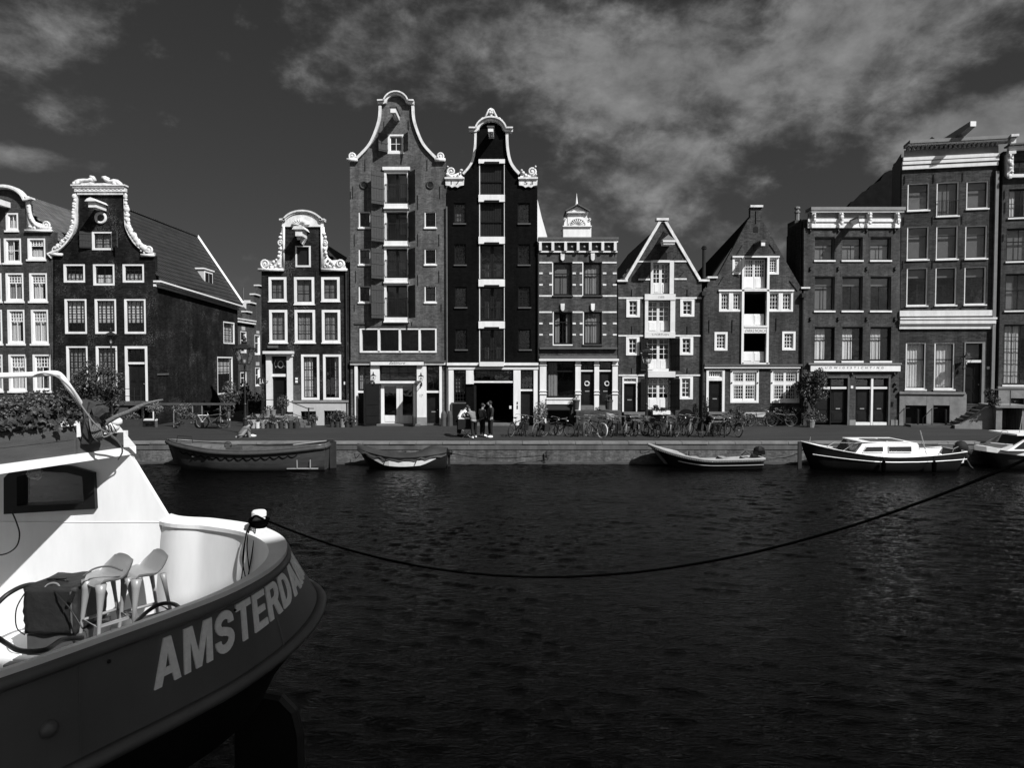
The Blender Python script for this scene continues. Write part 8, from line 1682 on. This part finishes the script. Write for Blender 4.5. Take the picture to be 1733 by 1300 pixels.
for _ in range(5200):
    t = rg.uniform(.42, 1.8); off = rg.uniform(.0, .42); hh = .40 * (math.sin(t * 5) * .12 + .9) * math.sqrt(max(0, 1 - ((off - .18) / .27) ** 2)) * (1 if t > .55 else .75)
    p = edge(t, off); p.z = 4.165 + hh * (rg.uniform(.25, 1) ** .5); ivy_leaf(b, p, rg.uniform(.018, .032), rg)
b.obj('foliage', 'ivy_leaf', r, smooth=False); m_ = B(); q0, q1 = edge(.5, .2), edge(1.78, .2); m_.tube([(q0.x, q0.y, 4.2), (q0.x * .5 + q1.x * .5, (q0.y + q1.y) / 2, 4.27), (q1.x, q1.y, 4.22)], .15, 8); m_.obj('dark_core', 'pot_dark', r)  # dark core added inside the ivy to close its bright gaps
for _ in range(200):
    t = rg.uniform(.45, 1.7); p = edge(t, rg.uniform(-.06, .02)); p.z = 4.235 - rg.uniform(-.1, .045) * (1 + .5 * math.sin(t * 11)); ivy_leaf(dk, p, rg.uniform(.04, .075), rg)
dk.obj('trailing_leaves', 'leaf_dark', r)
r = empty('driftwood', tuple(P(160, 755, 6.7)), 'weathered driftwood stump with one long branch pointing right on the cabin roof', 'driftwood')
b = B(); b.tube([tuple(P(*p)) for p in [(164, 728, 6.72), (178, 716, 6.75), (198, 705, 6.75), (218, 697, 6.75), (234, 689.5, 6.75), (250, 682.5, 6.75), (268, 678, 6.75), (276, 676.5, 6.75)]], [.022, .025, .024, .021, .024, .016, .010, .005], 9); b.tube([tuple(P(*p)) for p in [(236, 689, 6.75), (252, 687.5, 6.75), (262, 689, 6.75)]], [.010, .006, .003], 6); b.obj('branch', 'branch', r, smooth=True)
def slab(px, Y, th):
    fr_ = [P(u, v, Y) for u, v in px]; n = len(fr_); b = B(); b.v = [(p.x + rg.uniform(-.01, .01), p.y - th * (.5 + .5 * (i % 2)), p.z) for i, p in enumerate(fr_)] + [(p.x, p.y + th, p.z) for p in fr_]; c = sum(fr_, Vector()) / n
    b.v += [(c.x, c.y - th * 1.5, c.z)]; b.f = [(i, (i + 1) % n, 2 * n) for i in range(n)] + [(i, n + i, n + (i + 1) % n, (i + 1) % n) for i in range(n)] + [tuple(range(n, 2 * n))]; return b
slab([(139, 676), (146, 678), (153, 680), (160, 680), (168, 684), (161, 690), (158, 700), (166, 715), (170, 732), (166, 745), (158, 751), (146, 750), (141, 735), (143, 715), (139, 700)], 6.66, .07).obj('stump', 'bark', r)
slab([(155, 700), (160, 690), (170, 686), (178, 690), (180, 698), (174, 706), (168, 716), (160, 722), (154, 712)], 6.6, .05).obj('root_flare', 'bark', r)
for k in range(7): b = B(); u0 = 150 + k * 3; b.tube(cat_rom([tuple(P(u0, 700 + 3 * k, 6.58)), tuple(P(u0 + 3, 722 + k, 6.55)), tuple(P(u0 + 8, 740, 6.56)), tuple(P(u0 + 18 + k * 2, 748 - k * 3, 6.6))], 4), .006, 5); b.obj('root', 'branch', r)
r = empty('tied_bundle', tuple(P(186, 735, 6.9)), 'small white bundle tied with dark cord behind the driftwood branch', 'bundle')
b = B(); c = P(186, 722, 6.95); b.ball(tuple(c), (.10, .08, .07), 9, 6); b.ball((c.x + .06, c.y, c.z + .05), (.07, .06, .05), 8, 5); b.obj('cloth', 'white_paint', r, smooth=True); b = B()
for k in range(5): b.tube([(c.x - .1 + k * .04, c.y - .085, c.z + .06), (c.x - .04 + k * .04, c.y - .09, c.z - .05)], .006, 4)
b.obj('cord', 'hose', r)
